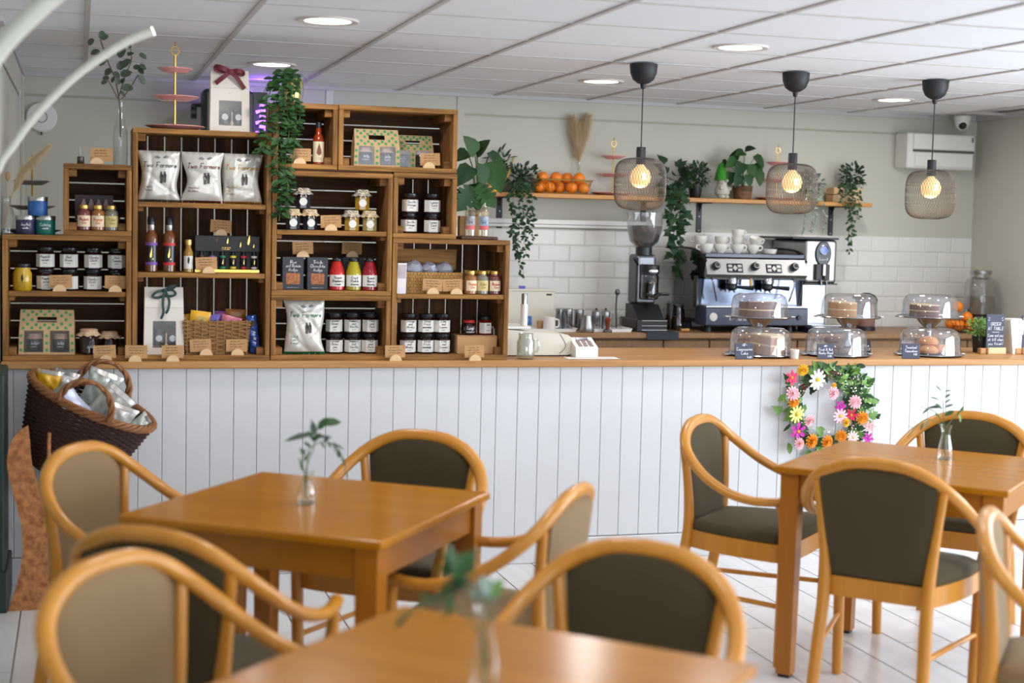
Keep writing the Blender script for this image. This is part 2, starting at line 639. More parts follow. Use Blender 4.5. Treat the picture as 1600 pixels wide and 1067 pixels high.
# ceiling
ce = struct('ceiling', MB().box(-1.7, 6.0, -3.3, 8.9, ZC + 0.03, ZC + 0.08).mesh('ceiling', M_ceil, False), None, 'white suspended ceiling of square fibre tiles')
GX = [0.63 + 0.597 * k for k in range(-4, 9)]
GY = [5.46 + 0.594 * k for k in range(-15, 6)]
ctm = MB().cbox(0.004, 0.593, 0.004, 0.590, 0, 0.012, 0.002).mesh('ceiling_tile', M_ceil, False)
cfar = MB()
for gx in GX[:-1]:
    for gy in GY:
        if gx < XL - 0.6 and gy > 5.0:
            continue
        if gy > 3.9:
            sy = min(1.0, (YB - gy) / 0.594)
            sx = min(1.0, (XR - gx) / 0.597)
            if sx > 0.05 and sy > 0.05:
                part('ceiling_tile', ctm, ce, (gx, gy, ZC), scale=(sx, sy, 1))
        else:
            cfar.box(gx + .004, gx + .593, gy + .004, gy + .59, ZC, ZC + .012)
part('ceiling_tile_field', cfar.mesh('ceiling_tile_field', M_ceil, False), ce, kind='stuff')
barm = {}
for gx in GX:
    part('grid_bar', cm('gbx', lambda: MB().cbox(-.012, .012, -3.3, YB, 0, .02, .002).mesh('grid_bar', M_bar, False)), ce, (gx, 0, ZC - .006))
for gy in GY:
    part('grid_bar', cm('gby', lambda: MB().cbox(-1.7, XR, -.010, .010, 0, .02, .002).mesh('grid_bar', M_bar, False)), ce, (0, gy, ZC - .0045))
for nm, bx in (('back', (XL, XR, YB - .022, YB, ZC - .02, ZC + .02)), ('right', (XR - .022, XR, 6.0, YB, ZC - .02, ZC + .02)), ('left', (XL, XL + .022, 6.3, YB, ZC - .02, ZC + .02))):
    part('edge_trim', MB().box(*bx).mesh('edge_trim', M_bar, False), ce)

# walls
wb = struct('wall_back', MB().box(-1.8, 6.0, YB, YB + .12, 0, 2.6).mesh('wall_back', M_wall, False), None, 'pale sage painted back wall')
part('seam_strip', MB().cbox(XL, XR, YB - .004, YB, 2.185, 2.197, .001).mesh('seam_strip', mat('seam', C(168, 170, 152), .7), False), wb)
for px in (515, 720):
    x = XA(px, 150, YB)
    part('cover_strip', MB().cbox(x - .022, x + .022, YB - .006, YB, 1.4, ZC - .02, .001).mesh('cover_strip', M_trimw if px == 515 else M_wall, False), wb)
wl = struct('wall_left', MB().box(XL - .12, XL, 6.25, YB, 0, 2.6).box(-1.8, XL - .12, 6.25, 6.37, 0, 2.6).box(-1.8, -1.68, -3.3, 6.25, 0, 2.6).mesh('wall_left', M_wall, False), None, 'pale left wall')
part('corner_trim', MB().cbox(XL, XL + .02, YB - .1, YB, 1.0, ZC - .02, .003).mesh('corner_trim', M_wall, False), wl)
part('pelmet', MB().cbox(XL, XL + .012, 6.5, 8.55, 2.16, ZC - .02, .003).mesh('pelmet', M_wall, False), wl)
cord_p = [atz(9, 118, 2.16)]
part('blind_cord', MB().tube([(XL + .02, 8.05, 2.16), (XL + .022, 8.05, 1.95), (XL + .03, 8.06, 1.93)], .003, 6).mesh('blind_cord', M_trimw, True), wl)
wr = MB()
wr.box(XR, XR + .14, 6.0, YB, 0, 2.6).box(XR, XR + .14, -3.3, 6.0, 0, .45).box(XR, XR + .14, -3.3, 6.0, 2.25, 2.6)
wr.box(XR, XR + .14, 2.95, 3.2, .45, 2.25).box(XR, XR + .14, -3.3, -.6, .45, 2.25)
struct('wall_right', wr.mesh('wall_right', M_wall, False), None, 'sage painted right wall')
for n, (y0, y1) in enumerate(((3.2, 6.0), (-.6, 2.95))):
    mbw = MB()
    for (a, b_, c, d) in ((y0, y1, .45, .5), (y0, y1, 2.2, 2.25), (y0, y0 + .05, .45, 2.25), (y1 - .05, y1, .45, 2.25), ((y0 + y1) / 2 - .025, (y0 + y1) / 2 + .025, .45, 2.25)):
        mbw.box(XR + .03, XR + .09, a, b_, c, d)
    struct('window_%d' % (n + 1), mbw.mesh('window_frame', M_trimw, False))
wf = MB()
wf.box(-1.8, 6.0, -3.42, -3.3, 0, .5).box(-1.8, 6.0, -3.42, -3.3, 2.25, 2.6).box(-1.8, -.8, -3.42, -3.3, .5, 2.25).box(4.0, 6.0, -3.42, -3.3, .5, 2.25)
struct('wall_front', wf.mesh('wall_front', M_wall, False), None, 'wall behind the viewer')

# dark green panelling on the left in front of the counter
gp = struct('trim_1', MB().cbox(-.50, -.275, 5.96, 6.33, 0, .925, .006).mesh('trim_1', M_dgreen, False), None, 'dark green boxed panelling at the left end of the counter')
part('plinth', MB().cbox(-.51, -.262, 5.93, 6.34, 0, .16, .006).mesh('plinth', M_dgreen, False), gp)

# metro tiles behind the coffee counter
sb = struct('wall_tiling', MB().box(2.0, XR - .001, YB - .006, YB, .90, 1.515).mesh('wall_tiling', M_mgrout, False), None, 'white bevelled brick-shaped wall tiles behind the coffee machine')
sb['category'] = 'tiles'
def metro():
    mb = MB()
    w, h, c, d = .1975, .0975, .008, .003
    vs = [(0, 0, 0), (w, 0, 0), (w, 0, h), (0, 0, h), (c, -d, c), (w - c, -d, c), (w - c, -d, h - c), (c, -d, h - c)]
    mb.add(vs, [(0, 1, 5, 4), (1, 2, 6, 5), (2, 3, 7, 6), (3, 0, 4, 7), (4, 5, 6, 7)])
    return mb.mesh('wall_tile', M_metro, False)
for r in range(6):
    z = 1.5145 - .1 * (r + 1)
    x = 2.026 - (.1 if r % 2 else 0)
    while x < XR - .01:
        sx = min(1, (XR - x) / .1975)
        part('wall_tile', cm('metro', metro), sb, (x, YB - .0065, z), scale=(sx, 1, 1))
        x += .2
tr = struct('trim_2', MB().cbox(2.3, 3.42, YB - .035, YB - .0005, 1.522, 1.572, .003).mesh('trim_2', M_white, False), None, 'white plastic cable trunking on the wall above the tiles')
part('lid_edge', MB().box(2.3, 3.421, YB - .0365, YB - .034, 1.540, 1.543).mesh('lid_edge', M_seal, False), tr)

# ------------------------------------------------------------------ the service counter
ct = thing('service_counter', 'long white tongue-and-groove counter front facing the tables', 'counter', (0, 0, 0))
part('carcass', MB().box(XL + .01, 5.0, 6.392, 6.98, 0.0, TOP - .03).mesh('carcass', M_beadgap, False), ct)
gx = []
x = 1.6271
while x > XL + .02:
    gx.append(x)
    x -= .0992
gx = [XL + .012] + gx[::-1] + [1.7304]
x = 1.8003
while x < 4.99:
    gx.append(x)
    x += .1002
def plank(w):
    return MB().cbox(.0007, w - .0007, 0, .014, .115, TOP - .031, .0024).mesh('plank', M_bead, False)
for a, b_ in zip(gx[:-1], gx[1:]):
    w = round(b_ - a, 4)
    part('plank', cm(('plank', w), lambda: plank(w)), ct, (a, 6.378, 0))
part('skirting', MB().cbox(XL + .01, 5.0, 6.368, 6.395, 0, .112, .004).mesh('skirting', M_bead, False), ct)
wt = solid('counter_worktop', MB().cbox(XL + .005, 5.05, 6.345, 7.0, TOP - .03, TOP, .004).mesh('counter_worktop', M_oak, False), 'long oak worktop of the service counter carrying crates and cake domes', 'worktop')

# back counter
YF = 8.15
bt = solid('coffee_worktop', MB().cbox(1.6, XR - .005, YF, YB - .0135, .885, .915, .004).mesh('coffee_worktop', M_oakd, False), 'brown oak worktop along the wall under the espresso machine', 'worktop')
cabx = [1.7, 2.3, 2.9] + [XA(p, 530, YF) for p in (1040, 1112, 1250, 1360)] + [5.4, 5.77]
for i, (a, b_) in enumerate(zip(cabx[:-1], cabx[1:])):
    t = thing('base_cabinet', 'brown oak base cabinet under the coffee worktop, number %d from the till' % (i + 1) if False else ['oak base cabinet behind the crates', 'oak base cabinet behind the till', 'oak base cabinet behind the card reader', 'narrow oak base cabinet under the coffee grinder', 'oak base cabinet below the espresso machine', 'oak base cabinet below the water boiler', 'wide oak base cabinet behind the right-hand cake domes', 'narrow oak base cabinet in the right corner'][i], 'cabinet', (a, YF + .03, 0), 0, 'base cabinets along the back wall')
    w = b_ - a
    part('body', MB().box(.002, w - .002, .02, .55, .1, .884).mesh('body', M_oakd, False), t)
    d = part('door', MB().cbox(.004, w - .004, 0, .019, .11, .872, .003).mesh('door', M_oakd, False), t)
    part('handle', MB().tube([(w - .05, -.02, .7), (w - .05, -.02, .8)], .005, 8).mesh('handle', M_steelb), d)

# ------------------------------------------------------------------ recessed ceiling lights
def downlight(x, y, label):
    t = thing('ceiling_downlight', label, 'light', (x, y, ZC), 0, 'round recessed downlights')
    part('rim', cm('dl_rim', lambda: MB().lathe([(.092, .004), (.092, -.006), (.118, -.008), (.122, -.002), (.122, .004)], 32, cap=False).mesh('rim', mat('downlight rim', C(214, 206, 200), .5))), t)
    part('diffuser', cm('dl_dif', lambda: MB().lathe([(.0001, -.004), (.092, -.004)], 32, cap=False).mesh('diffuser', mat('lit diffuser', C(255, 250, 244), .5, emit=((1, .95, .90, 1), 5.0)))), t)
    d = bpy.data.lights.new('downlight_lamp', 'AREA')
    d.shape = 'DISK'
    d.size = .18
    d.energy = 7.5
    d.color = (1.0, .95, .91)
    o = bpy.data.objects.new('downlight_lamp', d)
    COL.objects.link(o)
    o.parent = t
    o.location = (0, 0, -.012)
    return t
for x, y, l in ((.93, 5.83, 'round lit downlight nearest the viewer, above the tall left crate'), (.935, 7.62, 'round lit downlight just above the gift bag with burgundy bow'),
                (2.70, 5.87, 'round lit downlight between the first and second pendant lamps, nearer the viewer'), (2.69, 7.6, 'round lit downlight beside the first pendant cap, near the pampas vase'),
                (4.565, 7.78, 'round lit downlight between the second and third pendant lamps'), (4.5, 5.87, 'added unseen downlight to the upper right, for overall light'), (5.25, 6.9, 'added unseen downlight brightening the right wall'),  # last two are unseen, added for overall light and to lift the right wall
                (.93, 4.1, 'added unseen downlight above the left table, for overall light'), (2.7, 4.1, 'added unseen downlight above the right table, for overall light'), (.93, 2.4, 'added unseen downlight above the nearest table, for overall light')):  # these three are unseen too, added for overall illumination
    downlight(x, y, l)

# ------------------------------------------------------------------ tables
def table(cx, cy, ang, label):
    S, H = .39, .74
    t = thing('dining_table', label, 'table', (cx, cy, 0), ang, 'square wooden dining tables')
    def top():
        mb = MB()
        mb.rbox(-S, S, -S, S, H - .024, H, .006, 3)
        return mb.mesh('table_top', M_table, False)
    part('table_top', cm('ttop', top), t)
    def leg():
        mb = MB()
        s0, s1 = .026, .032
        mb.add([(-s0, -s0, .012), (s0, -s0, .012), (s0, s0, .012), (-s0, s0, .012), (-s1, -s1, H - .025), (s1, -s1, H - .025), (s1, s1, H - .025), (-s1, s1, H - .025)],
               [(0, 3, 2, 1), (4, 5, 6, 7), (0, 1, 5, 4), (1, 2, 6, 5), (2, 3, 7, 6), (3, 0, 4, 7)])
        return mb.mesh('leg', M_tleg, False)
    for sx in (-1, 1):
        for sy in (-1, 1):
            l = part('leg', cm('tleg', leg), t, (sx * (S - .05), sy * (S - .05), 0))
            part('foot_pad', cm('tpad', lambda: MB().box(-.02, .02, -.02, .02, 0, .013).mesh('foot_pad', M_black, False)), l)
    for k in range(4):
        part('apron', cm('tapr', lambda: MB().cbox(-S + .082, S - .082, -S + .03, -S + .05, H - .112, H - .024, .002).mesh('apron', M_tleg, False)), t, rot=(0, 0, k * PI / 2))
    return t
A1 = math.atan2(-.59, .81)
A2 = math.radians(-46.5)
A3 = math.radians(-44.3)
T1 = Vector((.645, 4.165))
T2 = Vector((2.84, 4.565))
e3 = Vector((math.cos(A3), math.sin(A3)))
n3 = Vector((-e3.y, e3.x))
T3 = Vector((.657, 3.012)) + e3 * .39 - n3 * .39
table(T1.x, T1.y, A1, 'square wooden table in the middle left, with a bud vase near its centre')
table(T2.x, T2.y, A2, 'square wooden table on the right, below the flower wreath')
table(T3.x, T3.y, A3, 'out-of-focus square wooden table nearest the viewer, cut by the bottom edge')

# ------------------------------------------------------------------ chairs
def smooth_path(P, k=6):
    """Catmull-Rom through the points"""
    P = [Vector(p) for p in P]
    out = []
    for i in range(len(P) - 1):
        p0, p1, p2, p3 = P[max(i - 1, 0)], P[i], P[i + 1], P[min(i + 2, len(P) - 1)]
        for j in range(k):
            t = j / k
            out.append(.5 * ((2 * p1) + (p2 - p0) * t + (2 * p0 - 5 * p1 + 4 * p2 - p3) * t * t + (-p0 + 3 * p1 - 3 * p2 + p3) * t ** 3))
    out.append(P[-1])
    return out
RAIL = [(0, -.252, .822), (.085, -.25, .815), (.16, -.238, .787), (.215, -.212, .745), (.252, -.165, .698), (.274, -.10, .650), (.286, -.02, .612), (.288, .06, .594), (.278, .13, .592), (.262, .185, .597)]
def chair_parts():
    d = {}
    half = smooth_path(RAIL, 5)
    full = [Vector((-p.x, p.y, p.z)) for p in half[:0:-1]] + half
    n = len(full)
    rr = [.0185 + .004 * (1 - abs(2 * i / (n - 1) - 1)) for i in range(n)]
    d['arm_rail'] = MB().tube(full, rr, 12, flat=.85, up=(0, 0, 1)).mesh('arm_rail', M_beech)
    for s in (-1, 1):
        pr = smooth_path([(s * .180, -.285, 0), (s * .171, -.250, .22), (s * .166, -.215, .42), (s * .18, -.212, .58), (s * .203, -.226, .748)], 5)
        k = len(pr)
        d['rear_leg', s] = MB().tube(pr, [.015 + .006 * math.sin(PI * min(1, (i + 4) / k)) for i in range(k)], 10).mesh('rear_leg', M_beech)
        pf = smooth_path([(s * .232, .175, 0), (s * .236, .18, .25), (s * .24, .182, .43), (s * .255, .18, .53), (s * .266, .165, .596)], 5)
        k = len(pf)
        d['front_leg', s] = MB().tube(pf, [.0135 + .0065 * math.sin(PI * min(1, (i + 5) / k * .9)) for i in range(k)], 10).mesh('front_leg', M_beech)
        d['stretcher', s] = MB().tube([(s * .171, -.250, .215), (s * .2, -.04, .215), (s * .236, .178, .215)], .0095, 8).mesh('stretcher', M_beech)
    # seat frame: curved front and sides
    def outline(grow=0.0, nseg=8):
        pts = []
        w0, w1 = .168 + grow, .245 + grow
        y0, y1 = -.205 - grow, .19 + grow
        for i in range(nseg + 1):
            u = i / nseg
            pts.append((w0 + (w1 - w0) * math.sin(u * PI / 2) ** .8, y0 + (y1 - .04 - y0) * u))
        for i in range(1, nseg):
            a = i / nseg
            pts.append((w1 * math.cos(a * PI / 2) ** .45 if a < 1 else 0, y1 - .04 + .055 * math.sin(a * PI / 2)))
        pts.append((0, y1 + .017))
        return pts + [(-p[0], p[1]) for p in pts[-2::-1]]
    o1 = outline()
    d['seat_frame'] = MB().prism(o1, .372, .437, 'z').mesh('seat_frame', M_beech, True)
    o2 = outline(-.006)
    mb = MB()
    c = Vector((0, 0))
    rings = [(1.0, .437), (1.01, .452), (.985, .468), (.9, .478), (.6, .486), (.25, .489)]
    vs, fs = [], []
    nn = len(o2)
    for s, z in rings:
        vs += [(p[0] * s, p[1] * s, z) for p in o2]
    for j in range(len(rings) - 1):
        for i in range(nn):
            i2 = (i + 1) % nn
            fs.append((j * nn + i, j * nn + i2, (j + 1) * nn + i2, (j + 1) * nn + i))
    fs.append(tuple((len(rings) - 1) * nn + i for i in range(nn)))
    d['seat_cushion'] = mb.add(vs, fs).mesh('seat_cushion', M_fabric, True, 60)
    # upholstered back: front and rear skins following the rail
    def bk(u, v, side):
        a = 2 * u - 1
        z0 = .445
        ztop = .813 - .055 * abs(a) ** 2.2
        z = z0 + (ztop - z0) * v
        hw = .152 + (.186 - .152) * ((z - .445) / .3)
        y = -.204 - .036 * v - .012 * (1 - a * a) * math.sin(v * PI)
        edge = (1 - abs(a) ** 6) * (1 - abs(2 * v - 1) ** 10)
        y += side * (.006 + .014 * edge)
        return (a * hw, y, z)
    mb = MB()
    mb.grid(lambda u, v: bk(u, v, 1), 12, 12)
    mb.grid(lambda u, v: bk(u, v, -1), 12, 12, True)
    k1 = 13 * 13
    idx = [i for i in range(13)] + [12 + 13 * j for j in range(1, 13)] + [13 * 12 + i for i in range(11, -1, -1)] + [13 * j for j in range(11, 0, -1)]
    for a, b_ in zip(idx, idx[1:] + idx[:1]):
        mb.f.append((a, b_, b_ + k1, a + k1))
    d['backrest'] = mb.mesh('backrest', M_fabric, True, 60)
    return d
CP = chair_parts()
TAN = {}
def chair(x, y, ang, label, tan=False):
    """ang = heading of the chair's front, degrees from +x"""
    t = thing('armchair', label, 'chair', (x, y, 0), math.radians(ang) - PI / 2, 'bentwood armchairs')
    for k, me in CP.items():
        if tan and k in ('seat_cushion', 'backrest'):
            if k not in TAN:
                TAN[k] = me.copy()
                TAN[k].materials[0] = M_tanfab
            me = TAN[k]
        part(k if isinstance(k, str) else k[0], me, t)
    return t

for x, y, a, l in ((.205, 4.575, -36, 'tan armchair at the left side of the middle table, beside the wicker basket stand'),
                   (.30, 3.63, 54, 'armchair seen from behind at the near side of the middle table'),
                   (.97, 4.67, -126, 'dark olive armchair at the far side of the middle table, against the counter'),
                   (1.10, 3.94, 144, 'armchair at the right side of the middle table, its tan back towards us'),
                   (.24, 2.99, -44, 'nearest tan armchair in the lower left corner, blurred'),
                   (1.055, 2.91, -134, 'blurred dark olive armchair facing us at the far side of the nearest table'),
                   (2.43, 4.97, -46, 'armchair at the left of the right-hand table, in front of the wreath, olive seat showing'),
                   (2.59, 4.28, 44, 'armchair with its dark back to us at the right-hand table'),
                   (3.25, 4.96, -136, 'armchair at the far side of the right-hand table, under the order sign'),
                   (2.45, 3.13, -40, 'tan armchair cut off by the right edge, its arm before a table leg')):
    chair(x, y, a, l, 'tan' in l)

# ------------------------------------------------------------------ wooden crates on the counter
CY, CD = 6.40, .27
def crate(label, x0, x1, z0, z1, slat, shelves=(), topcap=True):
    t = thing('wooden_crate', label, 'crate', ((x0 + x1) / 2, CY, z0), 0, 'stained wooden crates stacked on the counter')
    w, h, th = x1 - x0 - .002, z1 - z0 - .001, .021
    bd = (CD - .004) / 3
    for k in range(3):
        y0, y1 = k * bd + .0015, (k + 1) * bd - .0015
        for s in (-1, 1):
            def side():
                return MB().cbox(-th / 2, th / 2, y0, y1, th, h - th, .002).mesh('side_board', M_cratez, False)
            part('side_board', cm(('cs', round(h, 3), k), side), t, (s * (w / 2 - th / 2), 0, 0))
        for nm, z in (('bottom_board', 0), ('top_board', h - th)):
            def hb():
                return MB().cbox(-w / 2, w / 2, y0, y1, 0, th, .002).mesh('board', M_cratex, False)
            part(nm, cm(('ch', round(w, 3), k), hb), t, (0, 0, z))
    # back slats with daylight gaps
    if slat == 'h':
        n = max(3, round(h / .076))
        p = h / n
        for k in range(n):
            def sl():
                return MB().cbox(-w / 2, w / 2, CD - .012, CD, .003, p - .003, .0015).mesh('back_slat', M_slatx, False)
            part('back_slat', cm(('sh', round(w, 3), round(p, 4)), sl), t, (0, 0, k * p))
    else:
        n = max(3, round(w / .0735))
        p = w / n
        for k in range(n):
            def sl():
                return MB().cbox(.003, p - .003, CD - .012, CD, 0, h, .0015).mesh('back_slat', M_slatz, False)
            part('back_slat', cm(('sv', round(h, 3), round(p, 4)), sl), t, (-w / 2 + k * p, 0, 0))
    # corner blocks and shelf battens
    pm = cm('cpost', lambda: MB().cbox(-.016, .016, .03, CD - .013, -.016, .016, .002).mesh('corner_block', M_cratex, False))
    for s in (-1, 1):
        for z in (th + .016, h - th - .016):
            part('corner_block', pm, t, (s * (w / 2 - th - .016), 0, z))
    for sz in shelves:
        z = sz - z0
        def shf():
            return MB().cbox(-w / 2 + th + .001, w / 2 - th - .001, .006, CD - .014, -.021, 0, .002).mesh('shelf', M_cratex, False)
        part('shelf', cm(('shf', round(w, 3)), shf), t, (0, 0, z))
        for s in (-1, 1):
            part('batten', cm('batt', lambda: MB().cbox(-.012, .012, .03, CD - .014, -.040, -.0215, .002).mesh('batten', M_cratex, False)), t, (s * (w / 2 - th - .013), 0, z))
    return t
crate('low wide crate at the far left with eight chutney jars on its shelf', -.301, .212, TOP, 1.452, 'h', (1.219,))
crate('small crate on top of the far left crate, holding three little gin bottles', -.062, .212, 1.452, 1.748, 'h')
crate('tall three-tier crate holding crisp packets, oil bottles and a white gift bag', .2135, .790, TOP, 1.905, 'v', (1.303, 1.598))
crate('two-tier crate in the middle of the stack with fudge boxes and dressing bottles', .792, 1.318, 1.213, 1.748, 'h', (1.494,))
crate('low crate in the middle bottom row with a green crisp packet and six jars', .792, 1.3185, TOP, 1.213, 'h')
crate('small square crate at the top holding one hot sauce bottle, behind the trailing plant', .792, 1.072, 1.756, 2.036, 'h')
crate('wide top crate holding two spotted jar carriers', 1.074, 1.604, 1.756, 2.038, 'h')
crate('small crate with four lemon and orange preserve jars, right of the honey jars', 1.3195, 1.607, 1.469, 1.755, 'v')
crate('two-tier crate at the right end with a seagrass hamper and six jars', 1.3205, 1.857, TOP, 1.468, 'v', (1.223,))
# packing strips that level the upper crates
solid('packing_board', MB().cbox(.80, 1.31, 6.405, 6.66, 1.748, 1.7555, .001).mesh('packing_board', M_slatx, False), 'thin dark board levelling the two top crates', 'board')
B1, S1, B2, T2Z = .953, 1.219, 1.473, 1.748          # resting heights
B3, S31, S32, T3Z = .953, 1.303, 1.598, 1.905
B4, S4, B5 = 1.234, 1.494, .953
B6, B8, B9, S9, T9 = 1.777, 1.490, .953, 1.223, 1.468
T6 = 2.036

# ------------------------------------------------------------------ price cards on half-round wooden feet
def price_card(hx, hy, Y, z, cx, label, lines=None, seed=0, wid=.09, hgt=.054):
    """hx, hy = photo pixel of the foot; cx = photo x of the card centre"""
    X = XA(hx, hy, Y)
    t = thing('price_card_stand', label, 'price card', (X, Y, z), 0, 'kraft price cards on half-round wooden feet')
    def foot():
        n = 14
        return MB().prism([(.027 * math.cos(PI * i / n), .027 * math.sin(PI * i / n)) for i in range(n + 1)], -.009, .009).mesh('foot', M_birch)
    part('foot', cm('pfoot', foot), t)
    dx = XA(cx, hy, Y) - X
    tl = rnd.uniform(-.05, .05)
    cd = part('card', cm(('pcard', wid, hgt), lambda: MB().box(-wid / 2, wid / 2, -.0006, .0006, 0, hgt).mesh('card', M_kraft, False)), t, (dx, .010, .013), (0, tl, 0))
    if lines:
        part('lettering', lettering(lines, .0095, M_ink, width=wid * .82, seed=seed), cd, (0, -.0012, hgt * .6))
    else:
        part('lettering', cm(('pscr', seed % 5), lambda: scribble(3, wid * .75, .0075, M_ink, seed)), cd, (0, -.0012, hgt * .6))
YC = 6.361
for n, a in enumerate((
        (151, 256, 6.43, T2Z, 159, 'kraft price card on top of the small left crate, beside the glass bottle'),
        (93, 457, 6.428, S1, 95, 'kraft price card before the second chutney jar on the far left shelf'),
        (180, 457, 6.428, S1, 181, 'kraft price card before the rightmost chutney jars on the far left shelf'),
        (165, 566, YC, TOP, 164, 'leftmost kraft price card standing on the worktop edge'),
        (211, 566, YC, TOP, 213, 'second kraft price card on the worktop edge, between the two left crates'),
        (270, 565, YC, TOP, 270, 'kraft price card on the worktop edge, in front of the white gift bag'),
        (322, 556, 6.425, B3, 314, 'kraft price card at the left front of the snack basket'),
        (371, 556, 6.425, B3, 370, 'kraft price card at the right front of the snack basket'),
        (326, 425, 6.425, S31, 323, 'kraft price card in front of the black gift box of oils'),
        (468, 257, 6.43, B6, 470, 'kraft price card left of the hot sauce bottle'),
        (670, 262, 6.43, B6, 673, 'kraft price card right of the spotted carriers in the top crate'),
        (517, 355, 6.43, S4, 518, 'kraft price card between the dark jars and the honey jars'),
        (618, 564, YC, TOP, 618, 'kraft price card on the worktop edge where two crates meet'),
        (676, 460, 6.43, S9, 676, 'left one of two kraft price cards before the seagrass hamper'),
        (713, 460, 6.43, S9, 708, 'right one of two kraft price cards before the seagrass hamper'),
        (742, 564, YC, TOP, 742, 'rightmost kraft price card on the worktop edge, before the cardboard box'))):
    price_card(*a, seed=n)

# ------------------------------------------------------------------ jars and bottles
def lid_mesh(r, h, m_, n=20):
    return cm(('lid', r, h, m_.name), lambda: MB().lathe([(r, 0), (r * 1.03, h * .12), (r * 1.03, h * .8), (r * .93, h), (.0001, h)], n).mesh('lid', m_))
def hex_jar(X, Y, z, lines, label, content=None, group='black-lidded chutney jars', seed=0, rz=None, lid=None, w=.0402, hb=.074):
    """hexagonal preserve jar: faceted body, black screw lid, paper wrap label"""
    content = content or M_darkin
    t = thing('chutney_jar', label, 'jar', (X, Y, z), (rnd.uniform(-.12, .12) if rz is None else rz), group)
    def body():
        prof = [(w * .93, 0), (w * 1.0, .005), (w * 1.0, hb - .012), (w * .78, hb), (w * .78, hb + .004)]
        return MB().lathe(prof, 6, a0=PI / 6 * 0 + PI / 3 * .5 * 0).mesh('body', content, False)
    part('body', cm(('hexb', content.name, w, hb), body), t, rot=(0, 0, PI / 6 * 0))
    part('lid', lid_mesh(w * .84, .0165, lid or M_lidblack), t, (0, 0, hb + .001))
    def lab():
        mb = MB()
        R = w * 1.012
        P = [(R * math.cos(a), R * math.sin(a)) for a in (PI, 4 * PI / 3, 5 * PI / 3, 2 * PI)]
        z0, z1 = .008, hb - .012
        for a, b_ in zip(P[:-1], P[1:]):
            f0 = .2 if a == P[0] else 0
            f1 = .2 if b_ == P[-1] else 0
            A = (a[0] + (b_[0] - a[0]) * f0, a[1] + (b_[1] - a[1]) * f0)
            B = (b_[0] + (a[0] - b_[0]) * f1, b_[1] + (a[1] - b_[1]) * f1)
            mb.add([(A[0], A[1], z0), (B[0], B[1], z0), (B[0], B[1], z1), (A[0], A[1], z1)], [(0, 1, 2, 3)])
        return mb.mesh('label', M_paper, False)
    lb = part('label', cm(('hexl', w, hb), lab), t)
    part('lettering', cm(('hext', tuple(lines)), lambda: lettering(list(lines) + [('~~~~~', .5)], .0098, M_inkb, width=w * .92, seed=seed, w=.0016)), lb, (0, -w * .886, hb * .52))
    return t
def two_rows(cols, Yf, z, names, where, lower=None, Ylab=0, hb=.074):
    for k, (px, py) in enumerate(cols):
        X = XA(px, py, Yf)
        for lev in (0, 1):
            hex_jar(X + rnd.uniform(-.003, .003), Yf, z + lev * (hb + .0178), names[k], '%s jar, %s of the %s' % (' '.join(names[k]).lower(), ('upper row' if lev else 'lower row'), where), seed=k + lev, group='black-lidded chutney jars ' + where.split(' in ')[-1], hb=hb)
ORD = ['first', 'second', 'third', 'fourth']
# far-left crate shelf: four columns
two_rows([(71, 455), (107, 455), (146, 455), (182, 455)], 6.50, S1, [('Piccalilli', 'relish'), ('Red', 'Onion'), ('Chunky', 'Chilli'), ('Hot', 'Tomato')], 'stacks in the far left crate', hb=.073)
# bottom middle crate
two_rows([(522, 555), (550, 555), (577, 555)], 6.50, B5, [('Caramel', 'Onion', 'jam'), ('Raspberry', 'and', 'Vanilla'), ('Plum', 'and', 'Port')], 'stacks in the bottom middle crate', hb=.072)
# bottom right crate
two_rows([(637, 553), (664, 553), (690, 553)], 6.49, B9, [('Orange', 'and', 'Whisky'), ('Three', 'Fruit', 'marmalade'), ('Lime', 'and', 'Lemon')], 'stacks in the bottom right crate', hb=.072)
M_amberin = mat('amber curd glass', C(96, 66, 22), 0.08, spec=.6)
two_rows([(639, 361), (674, 361)], 6.49, B8, [('Seville', 'Orange'), ('Lemon', 'Curd')], 'stacks in the small right crate', hb=.071)

# honey-mustard jar
t = thing('mustard_jar', 'yellow jar with a dark lid at the left end of the far left shelf', 'jar', (XA(35, 453, 6.47), 6.47, S1))
M_must = mat('mustard', C(198, 160, 36), .18, noise=(14., .4, C(172, 132, 20)), spec=.6)
part('body', MB().lathe([(.034, 0), (.038, .006), (.038, .07), (.030, .088), (.030, .096)], 24).mesh('body', M_must), t)
part('lid', lid_mesh(.0315, .017, M_lidblack), t, (0, 0, .095))
part('emblem', MB().prism([(-.004, 0), (0, -.016), (.006, .0), (.002, .02), (-.003, .012)], -.0005, .0005).mesh('emblem', M_inkb, False), t, (0, -.0388, .05))
part('lettering', scribble(3, .04, .006, M_inkb, 5), t, (0, -.0392, .025))

